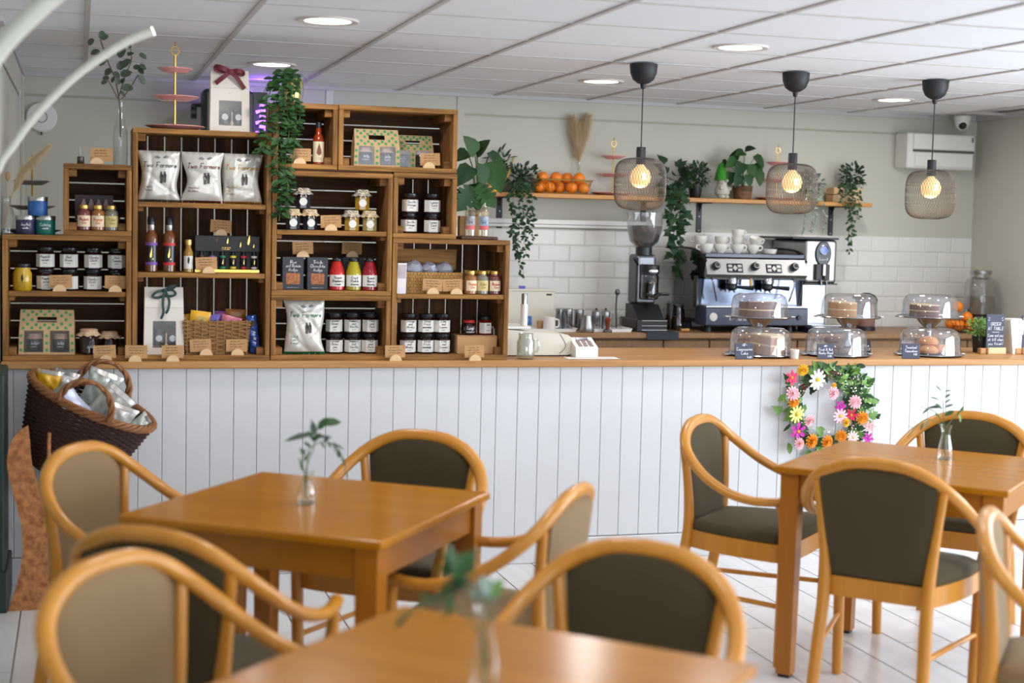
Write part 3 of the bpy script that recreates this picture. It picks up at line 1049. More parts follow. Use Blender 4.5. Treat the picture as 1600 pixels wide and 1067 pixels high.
# small stubby bottles with gold caps
def mini_bottle(X, Y, z, liquid, lab, inkc, label, words=None, group='little gold-capped gin bottles'):
    t = thing('miniature_bottle', label, 'bottle', (X, Y, z), rnd.uniform(-.15, .15), group)
    g = mat('mini ' + liquid[0], liquid[1], .06, spec=.7)
    part('body', cm(('mini', liquid[0]), lambda: MB().lathe([(.025, 0), (.0285, .004), (.0285, .071), (.0255, .080), (.0175, .085), (.017, .092)], 20).mesh('body', g)), t)
    part('cap', cm('minicap', lambda: MB().lathe([(.0185, 0), (.0195, .001), (.0195, .014), (.0175, .016), (.0001, .016)], 18).mesh('cap', M_brassm)), t, (0, 0, .090))
    def wrap():
        return MB().grid(lambda u, v: (.0289 * math.sin(-1.1 + 2.2 * u), -.0289 * math.cos(-1.1 + 2.2 * u), .016 + .046 * v), 10, 1).mesh('label', lab)
    lb = part('label', cm(('minil', lab.name), wrap), t)
    part('lettering', cm(('minit', inkc.name), lambda: lettering(words or ['Summer', 'Gin'], .0105, inkc, width=.038, bend=.0292, w=.002)), lb, (0, -.0294, .040))
LQ = {'pink': ('pink gin', C(112, 58, 56)), 'amber': ('amber gin', C(150, 96, 44)), 'clear': ('clear gin', C(120, 120, 104)), 'dark': ('brown gin', C(66, 40, 26))}
M_labp = mat('cream label', C(226, 208, 178), .7)
M_laby = mat('yellow label', C(206, 190, 130), .7)
I_red = mat('red ink', C(176, 40, 46), .7)
I_or = mat('orange ink', C(206, 96, 36), .7)
I_yel = mat('olive ink', C(140, 126, 50), .7)
mini_bottle(XA(131, 355, 6.45), 6.45, B2, LQ['pink'], M_labp, I_red, 'gold-capped gin bottle with red lettering in the small left crate', ['Rhubarb', 'Gin'])
mini_bottle(XA(153, 355, 6.45), 6.45, B2, LQ['amber'], M_labp, I_or, 'gold-capped gin bottle with orange lettering in the small left crate', ['Orange', 'Gin'])
mini_bottle(XA(174, 355, 6.45), 6.45, B2, LQ['clear'], M_laby, I_yel, 'gold-capped gin bottle with yellow label in the small left crate', ['Elder', 'Gin'])
mini_bottle(XA(735, 459, 6.45), 6.45, S9, LQ['amber'], M_labp, I_or, 'gold-capped gin bottle with orange lettering beside the seagrass hamper', ['Orange', 'Gin'])
mini_bottle(XA(753, 459, 6.45), 6.45, S9, LQ['clear'], M_laby, I_yel, 'gold-capped gin bottle with yellow lettering beside the seagrass hamper', ['Elder', 'Gin'])
mini_bottle(XA(772, 459, 6.45), 6.45, S9, LQ['pink'], M_labp, I_red, 'gold-capped gin bottle with red lettering beside the seagrass hamper', ['Rhubarb', 'Gin'])
for k, px in enumerate((729, 747, 763)):
    mini_bottle(XA(px, 455, 6.53), 6.53, S9, LQ[('clear', 'amber', 'pink')[k]], M_labp, I_or, ['back-row gin bottle nearest the seagrass hamper', 'middle gin bottle of the back row beside the hamper', 'right-hand gin bottle of the back row beside the hamper'][k], ['Gin'])

# purple-brown picture box leaning behind the gin bottles
t = thing('gin_gift_box', 'purple-brown printed card leaning behind the gin bottles', 'box', (XA(147, 320, 6.54), 6.54, B2), 0)
part('card', MB().box(-.078, .078, 0, .006, .04, .15).mesh('card', mat('plum print', C(72, 50, 54), .5, noise=(26., .5, C(48, 34, 38))), False), t, rot=(-.15, 0, 0))
part('stand_block', MB().cbox(-.07, .07, .01, .07, 0, .045).mesh('stand_block', M_lidblack, False), t)
for k in range(4):
    part('bottle_print', cm('bprint', lambda: MB().prism([(-.008, 0), (.008, 0), (.010, .028), (.006, .036), (.004, .046), (-.004, .046), (-.006, .036), (-.010, .028)], -.0006, 0).mesh('bottle_print', mat('pale print', C(150, 122, 122), .6), False)), t, (-.042 + .03 * k, .0005 - .095 * .15 + .0, .085), (-.15, 0, 0))
part('lettering', scribble(1, .11, .008, mat('grey print', C(150, 132, 120), .7), 3), t, (0, -.0035, .062), (-.15, 0, 0))
solid('pen', MB().tube([(0, 0, 0), (-.035, .02, .11)], .0045, 8).mesh('pen', M_black), 'black pen leaning in the small left crate right of the gin bottles', 'pen', (XA(192, 345, 6.5), 6.5, B2 + .003))

# tall oil bottles
def oil_bottle(px, band, label):
    t = thing('oil_bottle', label, 'bottle', (XA(px, 424, 6.47), 6.47, S31), 0, 'dressing bottles with black caps')
    oil = mat('amber oil', C(112, 62, 22), .05, spec=.8, noise=(7., .5, C(60, 30, 10)))
    part('body', cm('oilb', lambda: MB().lathe([(.022, 0), (.0265, .004), (.0265, .142), (.024, .158), (.0145, .172), (.0135, .196)], 22).mesh('body', oil)), t)
    part('cap', cm('oilcap', lambda: MB().lathe([(.0155, 0), (.0165, .001), (.0165, .03), (.014, .034), (.0001, .034)], 18).mesh('cap', M_lidblack)), t, (0, 0, .200))
    part('neck_band', cm('oiln', lambda: MB().lathe([(.0142, .176), (.0150, .178), (.0150, .199), (.0142, .2)], 18, cap=False).mesh('neck_band', M_steelb)), t)
    lb = part('label', cm('oill', lambda: MB().grid(lambda u, v: (.0269 * math.sin(-1.2 + 2.4 * u), -.0269 * math.cos(-1.2 + 2.4 * u), .03 + .085 * v), 12, 1).mesh('label', M_lidblack)), t)
    bm_ = mat('band ' + band[0], band[1], .5)
    for z in (.030, .112):
        part('colour_band', cm(('oilc', band[0]), lambda: MB().grid(lambda u, v: (.0272 * math.sin(-1.2 + 2.4 * u), -.0272 * math.cos(-1.2 + 2.4 * u), .012 * v), 12, 1).mesh('colour_band', bm_)), lb, (0, 0, z))
    part('emblem', cm('oile', lambda: MB().prism([(-.004, -.002), (.0, -.006), (.004, .004), (.0035, .04), (.0, .02), (-.004, .008)], -.0004, .0004).prism([(.005, -.012), (.009, -.014), (.010, -.006), (.007, -.009)], -.0004, .0004).mesh('emblem', M_gold, False)), lb, (-.002, -.0276, .066))
oil_bottle(236, ('purple', C(112, 70, 160)), 'oil bottle with purple bands in the tall crate')
oil_bottle(264, ('red', C(196, 36, 44)), 'oil bottle with red bands in the tall crate')
t = thing('small_oil_bottle', 'small oil bottle with gold cap and white label before the black gift box', 'bottle', (XA(294, 424, 6.46), 6.46, S31))
part('body', MB().lathe([(.018, 0), (.0205, .003), (.0205, .085), (.012, .104), (.0115, .118)], 20).mesh('body', mat('green gold oil', C(150, 112, 30), .05, spec=.8)), t)
part('cap', MB().lathe([(.0135, 0), (.0145, .001), (.0145, .022), (.0001, .023)], 18).mesh('cap', M_brassm), t, (0, 0, .117))
lb = part('label', MB().grid(lambda u, v: (.0209 * math.sin(-1.1 + 2.2 * u), -.0209 * math.cos(-1.1 + 2.2 * u), .016 + .055 * v), 10, 1).mesh('label', M_paper), t)
part('emblem', MB().prism([(-.004, -.006), (.002, -.014), (.005, .004), (.003, .018), (-.003, .012)], -.0004, .0004).mesh('emblem', M_inkb, False), lb, (0, -.0215, .05))

# black gift box with six small bottles
X0, X1 = XA(304, 424, 6.50), XA(405, 424, 6.50)
t = thing('oil_gift_box', 'black gift box holding six small bottles with coloured bands', 'box', ((X0 + X1) / 2, 6.49, S31))
wb_ = (X1 - X0) / 2
part('backing', MB().cbox(-wb_, wb_, .03, .075, .0, .158, .002).cbox(-wb_, wb_, 0, .031, .09, .158, .002).mesh('backing', mat('black card', C(34, 36, 36), .55), False), t)
part('base_strip', MB().cbox(-wb_, wb_, 0, .034, 0, .014, .001).mesh('base_strip', M_gold, False), t)
for k, cc in enumerate((C(70, 44, 32), C(96, 72, 150), C(36, 130, 84), C(222, 204, 60), C(190, 36, 48), C(206, 206, 200))):
    bx = -wb_ + .028 + k * (2 * wb_ - .05) / 5
    b_ = part('bottle', cm('gb_b', lambda: MB().lathe([(.012, 0), (.013, .002), (.013, .06), (.008, .07), (.008, .078)], 14).mesh('bottle', M_lidblack)), t, (bx, .014, .014))
    bm_ = mat('gift band %d' % k, cc, .5)
    for z in (.003, .05):
        part('colour_band', cm(('gb_c', k), lambda: MB().lathe([(.0133, 0), (.0133, .009)], 14, cap=False).mesh('colour_band', bm_)), b_, (0, 0, z))
    part('emblem', cm('gb_e', lambda: MB().prism([(-.002, -.002), (.001, -.004), (.002, .018), (-.001, .006)], -.0003, .0003).mesh('emblem', M_gold, False)), b_, (0, -.0135, .026))
for k, (ex, ez, sc, mm_) in enumerate(((-.06, .118, .5, M_leafd), (-.045, .135, .6, mat('red foil', C(150, 30, 40), .4)), (.0, .13, .8, M_gold), (.055, .115, .7, M_gold), (.09, .13, 1.3, M_gold), (.112, .112, .5, M_gold))):
    part('foil_drop', cm(('fd', mm_.name), lambda: MB().prism([(-.004, -.004), (.0, -.008), (.004, .004), (.003, .026), (-.002, .01)], -.0004, .0004).mesh('foil_drop', mm_, False)), t, (ex, -.0008, ez), scale=sc)
part('lettering', scribble(2, .05, .005, M_gold, 8), t, (.0, -.001, .104))
price_card(345, 367, 6.53, S31 + .1585, 345, 'kraft price card standing on top of the black gift box', seed=21)

# crisp packets
def crisp_packet(px, py, Y, z, w, h, ink, label, flavour, seam=None, seed=0, tilt=0.0):
    t = thing('crisp_packet', label, 'crisp packet', (XA(px, py, Y), Y, z), 0, 'pale pillow-shaped crisp packets')
    R = random.Random(seed)
    ph = [R.uniform(0, 6) for _ in range(6)]
    RG = [(R.uniform(-4, 4), R.uniform(-4, 4), R.uniform(0, 6), R.uniform(-.9, .9)) for _ in range(6)]
    def sk(u, v, s):
        a = 2 * u - 1
        b_ = 2 * v - 1
        pinch = 1 - .17 * math.sin(v * PI) ** 1.2 * (1 + .25 * math.sin(5 * v + ph[0]))
        puff = max(0, (1 - abs(b_) ** 3.0)) ** .6 * max(0, 1 - abs(a) ** 3) ** .6
        wr = .010 * sum((1 - abs(math.sin(kx * a + ky * b_ + pp))) ** 4 * am for kx, ky, pp, am in RG) + .003 * math.sin(4 * a + 3 * b_ + ph[1])
        y = s * (.002 + puff * (.034 + wr))
        if abs(b_) > .9:
            y += .004 * math.sin(20 * a + ph[4]) * (abs(b_) - .9) * 10
        return (a * w / 2 * pinch + .004 * math.sin(8 * v + ph[5]), y, h * v)
    mb = MB()
    mb.grid(lambda u, v: sk(u, v, -1), 28, 34)
    mb.grid(lambda u, v: sk(u, v, 1), 18, 22, True)
    bag = part('packet', mb.mesh('packet', M_foil, True, 70), t, rot=(0, tilt, 0))
    if seam:
        part('side_panel', MB().grid(lambda u, v: (sk(1 - .08 * u, v, 1)[0] + .002, sk(1 - .08 * u, v, 1)[1] - .001, h * v), 2, 20).grid(lambda u, v: (sk(.08 * u, v, 1)[0] - .002, sk(.08 * u, v, 1)[1] - .001, h * v), 2, 20).grid(lambda u, v: (sk(u, .05 * v, -1)[0], sk(u, .05 * v, -1)[1] - .0015, h * .05 * v), 14, 2).mesh('side_panel', seam, True, 70), bag)
    def onto(me, cx, cz):
        for vtx in me.vertices:
            x, zz = vtx.co.x + cx, vtx.co.z + cz
            v = min(max(zz / h, .02), .98)
            pin = 1 - .17 * math.sin(v * PI) ** 1.2 * (1 + .25 * math.sin(5 * v + ph[0]))
            a = max(-.98, min(.98, (x - .004 * math.sin(8 * v + ph[5])) / (w / 2 * pin)))
            vtx.co = Vector((x, sk((a + 1) / 2, v, -1)[1] - .0016, zz))
        me.update()
        return me
    part('lettering', onto(lettering(['Two Farmers'], .021, ink, width=w * .76, slant=.2, seed=seed, w=.0028), 0, h * .73), bag)
    part('small_lettering', onto(lettering(flavour, .0085, ink, width=w * .3, align='l', seed=seed + 1, gap=1.6), -w * .2, h * .27), bag)
    fig = MB()
    for (ox, oz, s) in ((-.006, 0, 1), (.008, .002, .95)):
        fig.prism([(ox - .006 * s, oz - .028 * s), (ox + .005 * s, oz - .028 * s), (ox + .007 * s, oz + .006), (ox + .003, oz + .012 * s), (ox + .003, oz + .02 * s), (ox - .004, oz + .02 * s), (ox - .004, oz + .012 * s), (ox - .008 * s, oz + .004)], -.0002, .0002)
    part('farmer_picture', onto(fig.mesh('farmer_picture', mat('grey print figure', C(88, 84, 80), .6), False), .012, h * .5), bag)
    part('leaf_print', onto(MB().prism([(-.03, 0), (-.018, .006), (-.004, -.002), (-.012, -.008), (-.024, -.006)], -.0002, .0002).prism([(.03, .002), (.018, .008), (.004, -.002), (.012, -.006), (.024, -.004)], -.0002, .0002).mesh('leaf_print', mat('pale grey print', C(130, 130, 134), .6), False), .008, h * .88), bag)
I_dg = mat('dark grey ink', C(88, 82, 76), .7)
I_brn = mat('maroon ink', C(110, 38, 30), .7)
I_gld = mat('golden ink', C(186, 136, 40), .6)
I_grn = mat('green ink', C(24, 108, 62), .6)
crisp_packet(249, 313, 6.47, S32, .178, .215, I_dg, 'left crisp packet of three in the tall crate, dark grey lettering', ['Lightly', 'Salted'], mat('grey foil', C(96, 92, 84), .3, metal=.3), 1)
crisp_packet(317, 313, 6.46, S32, .178, .215, I_brn, 'middle crisp packet of three in the tall crate, maroon lettering', ['Hereford', 'Bullshot'], mat('maroon foil', C(92, 34, 28), .3, metal=.3), 2)
crisp_packet(376, 313, 6.48, S32, .178, .215, I_gld, 'right crisp packet of three in the tall crate, golden lettering', ['Hereford', 'Hop', 'Cheese'], mat('gold foil', C(160, 116, 40), .3, metal=.3), 3)
crisp_packet(475, 557, 6.46, B5, .18, .24, I_grn, 'crisp packet with green lettering and green base in the bottom middle crate', ['Salt &', 'Cider', 'Vinegar'], mat('green foil', C(30, 104, 62), .3, metal=.3), 4)

# white paper gift bags with a window
def gift_bag(px, py, Y, z, w, h, label, bow):
    t = thing('gift_bag', label, 'gift bag', (XA(px, py, Y), Y, z), 0)
    d = .075
    M_wc = mat('white card bag', C(226, 220, 210), .7)
    mb = MB()
    wt_ = w * .48
    prof = [(d, 0), (d, h * .70), (d * .35, h * .95), (d * .3, h)]
    f = lambda zz: (0 if zz < h * .70 else (zz - h * .70) / (h * .30) * d * .35)
    x0, x1, z0, z1 = -w * .28, w * .30, h * .10, h * .50
    W2 = w / 2
    def fr(x, zz):
        tap = 1 - .05 * zz / h
        return (x * tap, f(zz), zz)
    for a, b_, c, e in ((-W2, x0, 0, h * .7), (x1, W2, 0, h * .7), (x0, x1, 0, z0), (x0, x1, z1, h * .7), (-W2, W2, h * .7, h)):
        mb.add([fr(a, c), fr(b_, c), fr(b_, e), fr(a, e)], [(0, 1, 2, 3)])
    bk_ = lambda x, zz: (x * (1 - .05 * zz / h), d - (0 if zz < h * .7 else (zz - h * .7) / (h * .3) * d * .5), zz)
    mb.add([bk_(-W2, 0), bk_(W2, 0), bk_(W2, h * .7), bk_(-W2, h * .7), bk_(-W2, h), bk_(W2, h)], [(0, 3, 2, 1), (3, 4, 5, 2)])
    for s in (-1, 1):
        mb.add([fr(s * W2, 0), bk_(s * W2, 0), bk_(s * W2, h * .7), fr(s * W2, h * .7), fr(s * W2, h), bk_(s * W2, h)], [(0, 1, 2, 3), (3, 2, 5, 4)])
    mb.add([fr(-W2, 0), fr(W2, 0), bk_(W2, 0), bk_(-W2, 0)], [(0, 1, 2, 3)])
    bag = part('bag', mb.mesh('bag', M_wc, False), t)
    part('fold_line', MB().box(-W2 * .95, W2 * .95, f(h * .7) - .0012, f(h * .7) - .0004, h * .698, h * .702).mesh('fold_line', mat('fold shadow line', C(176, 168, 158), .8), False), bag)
    part('window_film', MB().add([(x0, .0015, z0), (x1, .0015, z0), (x1, .0015, z1), (x0, .0015, z1)], [(0, 1, 2, 3)]).mesh('window_film', M_cello, False), bag)
    part('inner_dark', MB().add([(x0 * 1.3, d - .004, z0 * .5), (x1 * 1.3, d - .004, z0 * .5), (x1 * 1.3, d - .004, z1 * 1.1), (x0 * 1.3, d - .004, z1 * 1.1)], [(0, 1, 2, 3)]).mesh('inner_dark', mat('brown tissue', C(96, 66, 50), .8), False), bag)
    for k, (cx, mm_) in enumerate(((x0 + (x1 - x0) * .28, M_darkin), (x0 + (x1 - x0) * .86, M_darkin))):
        j = part('jar', MB().lathe([(w * .15, 0), (w * .155, .004), (w * .155, h * .2), (w * .12, h * .23)], 14).lathe([(w * .13, h * .23), (w * .15, h * .245), (w * .12, h * .28)], 14).mesh('jar', mm_), bag, (cx, d * .45, h * .12))
        part('round_label', cm('rlab', lambda: MB().lathe([(.0001, 0), (.0135, 0)], 18, cap=False).mesh('round_label', M_paper)), j, (0, -w * .158, h * .12), (PI / 2, 0, 0))
    part('wooden_spoon', MB().tube([(0, 0, 0), (0, 0, h * .2)], .003, 6).ball((0, 0, .004), .008, 8, 6, 1, .5, 1.3).mesh('wooden_spoon', M_birch), bag, (x0 + (x1 - x0) * .58, d * .12, h * .12))
    part('shredded_paper', MB().box(x0 * 1.2, x1 * 1.2, d * .1, d * .8, h * .04, h * .13).mesh('shredded_paper', mat('brown shred', C(120, 86, 62), .9, noise=(300., .8, C(66, 44, 32))), False), bag)
    part('lettering', scribble(1, .01, .004, M_ink, 2), bag, (0, -.001, h * .62))
    return t, w, h, d
def ribbon(name, path, wid, m_, parent, up=(0, -1, 0)):
    P = smooth_path(path, 5)
    mb = MB()
    vs, fs = [], []
    for i, p in enumerate(P):
        tt = (P[min(i + 1, len(P) - 1)] - P[max(i - 1, 0)]).normalized()
        sd = tt.cross(Vector(up)).normalized() * wid / 2
        vs += [p + sd, p - sd]
    for i in range(len(P) - 1):
        fs.append((2 * i, 2 * i + 2, 2 * i + 3, 2 * i + 1))
    mb.add(vs, fs)
    return part(name, mb.mesh(name, m_), parent)
M_burg = mat('burgundy velvet ribbon', C(98, 8, 26), .6, sheen=.3)
M_dgr = mat('dark green velvet ribbon', C(18, 62, 50), .55, sheen=.3)
t, w, h, d = gift_bag(359, 202, 6.47, T3Z, .168, .262, 'white gift bag with a burgundy bow standing on the tall crate', 'b')
bw = thing_bow = part('bow', MB().rbox(-.012, .012, -.012, .004, -.01, .012, .004, 2).mesh('bow', M_burg), t, (0, -.004, h * .965))
ribbon('ribbon_loop', [(0, 0, 0), (-.03, -.014, .012), (-.058, -.006, .018), (-.055, .004, .004), (0, .002, 0)], .02, M_burg, bw)
ribbon('ribbon_loop', [(0, 0, 0), (.03, -.014, .004), (.05, -.006, .0), (.048, .004, -.008), (0, .002, 0)], .02, M_burg, bw)
ribbon('ribbon_tail', [(-.004, -.008, -.002), (-.03, -.012, -.025), (-.062, -.004, -.052)], .019, M_burg, bw)
ribbon('ribbon_tail', [(.004, -.008, -.002), (.03, -.012, -.03), (.06, -.004, -.07)], .019, M_burg, bw)
t, w, h, d = gift_bag(256, 556, 6.45, B3, .168, .285, 'white gift bag with a dark green ribbon in the bottom of the tall crate', 'g')
bw = part('bow', MB().rbox(-.008, .008, -.010, .006, -.006, .008, .003, 2).mesh('bow', M_dgr), t, (.002, .012, h * .95))
ribbon('ribbon_loop', [(0, 0, 0), (-.03, -.012, -.004), (-.05, -.01, -.022), (-.03, -.006, -.03), (0, -.006, -.022), (.028, -.01, -.022), (.045, -.01, -.012), (.03, -.006, .004), (0, 0, 0)], .011, M_dgr, bw)
ribbon('ribbon_loop', [(0, 0, 0), (.02, -.006, .016), (.045, -.004, .022), (.03, .0, .008), (0, .002, 0)], .011, M_dgr, bw)
ribbon('ribbon_tail', [(-.002, -.012, -.004), (-.008, -.022, -.05), (-.006, -.032, -.09), (-.016, -.03, -.118)], .011, M_dgr, bw)
ribbon('ribbon_tail', [(.004, -.012, -.004), (.018, -.022, -.04), (.014, -.032, -.075), (.004, -.03, -.095)], .011, M_dgr, bw)

# snack basket with bright packets
Xb = (XA(287, 556, 6.47) + XA(388, 556, 6.47)) / 2
t = thing('snack_basket', 'willow basket of snack packets in the bottom of the tall crate', 'basket', (Xb, 6.53, B3))
def basket_weave(w0, w1, d0, d1, h, rows, r, flare=0.0, nst=26, amp=.004, seed=0):
    """rectangular basket wall of wavy weavers"""
    R = random.Random(seed)
    mb = MB()
    for k in range(rows):
        v = (k + .5) / rows
        w, d = w0 + (w1 - w0) * v, d0 + (d1 - d0) * v
        per = 2 * (w + d)
        n = nst * 2
        P = []
        for i in range(n):
            s = per * i / n
            if s < w:
                p, nn = Vector((-w / 2 + s, -d / 2, 0)), Vector((0, -1, 0))
            elif s < w + d:
                p, nn = Vector((w / 2, -d / 2 + s - w, 0)), Vector((1, 0, 0))
            elif s < 2 * w + d:
                p, nn = Vector((w / 2 - (s - w - d), d / 2, 0)), Vector((0, 1, 0))
            else:
                p, nn = Vector((-w / 2, d / 2 - (s - 2 * w - d), 0)), Vector((-1, 0, 0))
            P.append(p + nn * (amp * math.sin(PI * i / 2 + PI * k + .6)) + Vector((0, 0, h * v + R.uniform(-1, 1) * r * .5)))
        mb.tube(P, r, 5, closed=True)
    return mb
wv = basket_weave(.255, .285, .16, .175, .145, 17, .0045, seed=3)
part('weave', wv.mesh('weave', M_wickerl), t, kind='stuff')
part('base', MB().box(-.125, .125, -.078, .078, 0, .006).mesh('base', M_wickerl, False), t)
for i in range(9):
    x = -.125 + .25 * i / 8
    part('stake', cm('stk', lambda: MB().tube([(0, 0, 0), (.0, -.008, .15)], .003, 6).mesh('stake', M_wickerl)), t, (x, -.083, 0))
def snack(X, Y, z, col, rot, label, w=.075, h=.085, spot=None):
    o = thing('snack_packet', label, 'packet', (X, Y, z), 0, 'bright snack packets in the willow basket')
    def sk(u, v, s):
        a, b_ = 2 * u - 1, 2 * v - 1
        puff = max(0, 1 - abs(b_) ** 3) ** .6 * max(0, 1 - abs(a) ** 3) ** .6
        return (a * w / 2, s * (.001 + .012 * puff), h * v)
    b_ = part('packet', MB().grid(lambda u, v: sk(u, v, -1), 8, 8).grid(lambda u, v: sk(u, v, 1), 8, 8, True).mesh('packet', mat('wrap ' + label[:18], col, .3, noise=(20., .4, tuple(c * .6 for c in col[:3]) + (1,)))), o, rot=rot)
    if spot:
        part('print', MB().lathe([(.0001, 0), (.022, .002)], 14, cap=False).mesh('print', mat('print ' + label[:18], spot, .6, noise=(120., .7, C(120, 90, 30)))), b_, (.004, -.0155, h * .55), (PI / 2, 0, 0))
zb = B3 + .095
snack(Xb - .115, 6.53, zb, C(190, 140, 30), (.1, -.1, .2), 'mustard packet at the left end of the willow basket', .06, .075)
snack(Xb - .075, 6.49, zb, C(236, 178, 34), (.1, .12, 0), 'yellow packet in front at the left of the willow basket', .085, .09, C(232, 206, 120))
snack(Xb - .008, 6.50, zb, C(96, 76, 168), (.15, -.1, 0), 'blue-violet packet in the middle of the willow basket', .06, .075)
snack(Xb + .03, 6.56, zb, C(146, 76, 150), (.1, .05, 0), 'purple packet at the back of the willow basket', .07, .085)
snack(Xb + .05, 6.49, zb - .01, C(206, 110, 140), (.1, .25, 0), 'pink packet in front at the right of the willow basket', .085, .08, C(196, 170, 60))
snack(Xb + .085, 6.55, zb, C(164, 98, 24), (.1, .05, 0), 'ochre packet at the back right of the willow basket', .09, .095)
t = thing('blue_bar', 'shiny blue wrapped bar leaning right of the willow basket', 'packet', (XA(399, 548, 6.47), 6.47, B3 + .004), 0)
def barf(u, v, s):
    a, b_ = 2 * u - 1, 2 * v - 1
    puff = max(0, 1 - abs(b_) ** 6) ** .5 * max(0, 1 - abs(a) ** 3) ** .6
    return (a * .0215 * (1 + .06 * math.sin(20 * v)), s * (.001 + .012 * puff + .002 * math.sin(25 * v + 6 * u) * puff), .165 * v)
bb = part('wrapper', MB().grid(lambda u, v: barf(u, v, -1), 8, 20).grid(lambda u, v: barf(u, v, 1), 8, 20, True).mesh('wrapper', mat('blue foil', C(30, 62, 140), .22, metal=.3, noise=(24., .5, C(70, 120, 190)))), t, rot=(0, -.13, 0))
part('lettering', scribble(1, .07, .02, M_chalk, 9), bb, (.003, -.0145, .07), (0, -PI / 2, 0))
part('biscuit_print', MB().lathe([(.0001, .0), (.014, .001)], 16, cap=False).mesh('biscuit_print', mat('biscuit print', C(60, 40, 34), .6)), bb, (0, -.0145, .13), (PI / 2, 0, 0))

# spotted kraft jar carriers
M_spotk = mat('kraft carrier board', C(196, 164, 120), .75)
M_dot = mat('green dot print', C(64, 150, 96), .7)
def fabric_jar(parent_or_none, X, Y, z, label, content, cloth, w=.033, h=.062, disc=True, name='preserve_jar', bow=True, group='jars with fabric lids', octo=False, lines=None):
    t = thing(name, label, 'jar', (X, Y, z), rnd.uniform(-.1, .1), group)
    part('body', cm(('fjb', content.name, w, h, octo), lambda: MB().lathe([(w * .9, 0), (w, .004), (w, h - .012), (w * .8, h), (w * .8, h + .003)], 8 if octo else 20, a0=PI / 8 if octo else 0).mesh('body', content, not octo)), t)
    def cl():
        mb = MB()
        n = 40
        pr = [(w * 1.3, h - .006), (w * 1.16, h + .001), (w * .92, h + .006), (w * .93, h + .018), (w * .8, h + .022), (.0001, h + .023)]
        vs, fs = [], []
        for j, (r, zz) in enumerate(pr):
            for i in range(n):
                a = 2 * PI * i / n
                rr = r * (1 + (.07 if j < 2 else .02 if j < 4 else 0) * math.sin(a * 9))
                vs.append((rr * math.cos(a), rr * math.sin(a), zz + (.003 * math.sin(a * 9 + 1) if j == 0 else 0)))
        for j in range(len(pr) - 1):
            for i in range(n):
                fs.append((j * n + i, j * n + (i + 1) % n, (j + 1) * n + (i + 1) % n, (j + 1) * n + i))
        return mb.add(vs, fs).mesh('cloth_cover', cloth)
    part('cloth_cover', cm(('fjc', cloth.name, w, h), cl), t)
    tw = part('twine', cm(('fjt', w, h), lambda: MB().tube([(w * .96 * math.cos(2 * PI * i / 20), w * .96 * math.sin(2 * PI * i / 20), h + .006) for i in range(20)], .0022, 5, closed=True).mesh('twine', M_rope)), t)
    if bow:
        def bo():
            mb = MB()
            for s in (-1, 1):
                mb.tube(smooth_path([(0, 0, 0), (s * .014, -.006, .014), (s * .022, -.006, .008), (s * .008, -.004, -.001), (0, 0, 0)], 4), .0022, 5)
                mb.tube(smooth_path([(0, 0, 0), (s * .008, -.006, -.010), (s * .012, -.007, -.024)], 4), .0022, 5)
            return mb.mesh('twine_bow', M_rope)
        part('twine_bow', cm('tbow', bo), tw, (0, -w * 1.0, h + .006))
    if disc:
        part('round_label', cm('rlab', lambda: MB().lathe([(.0001, 0), (.0135, 0)], 18, cap=False).mesh('round_label', M_paper)), t, (0, -w * 1.012, h * .46), (PI / 2, 0, 0), scale=1.25)
    if lines:
        part('lettering', lettering(lines, .009, M_chalk, width=w * 1.3, bend=w * 1.02), t, (0, -w * 1.03, h * .4))
    return t
M_peach = mat('peach spotted cloth', C(216, 186, 156), .85, noise=(60., .6, C(168, 96, 70)))
M_greyh = mat('grey hessian cloth', C(166, 162, 156), .9, noise=(120., .5, C(128, 124, 118)))
M_hess = mat('hessian cloth', C(200, 176, 138), .9, noise=(120., .5, C(162, 134, 96)))
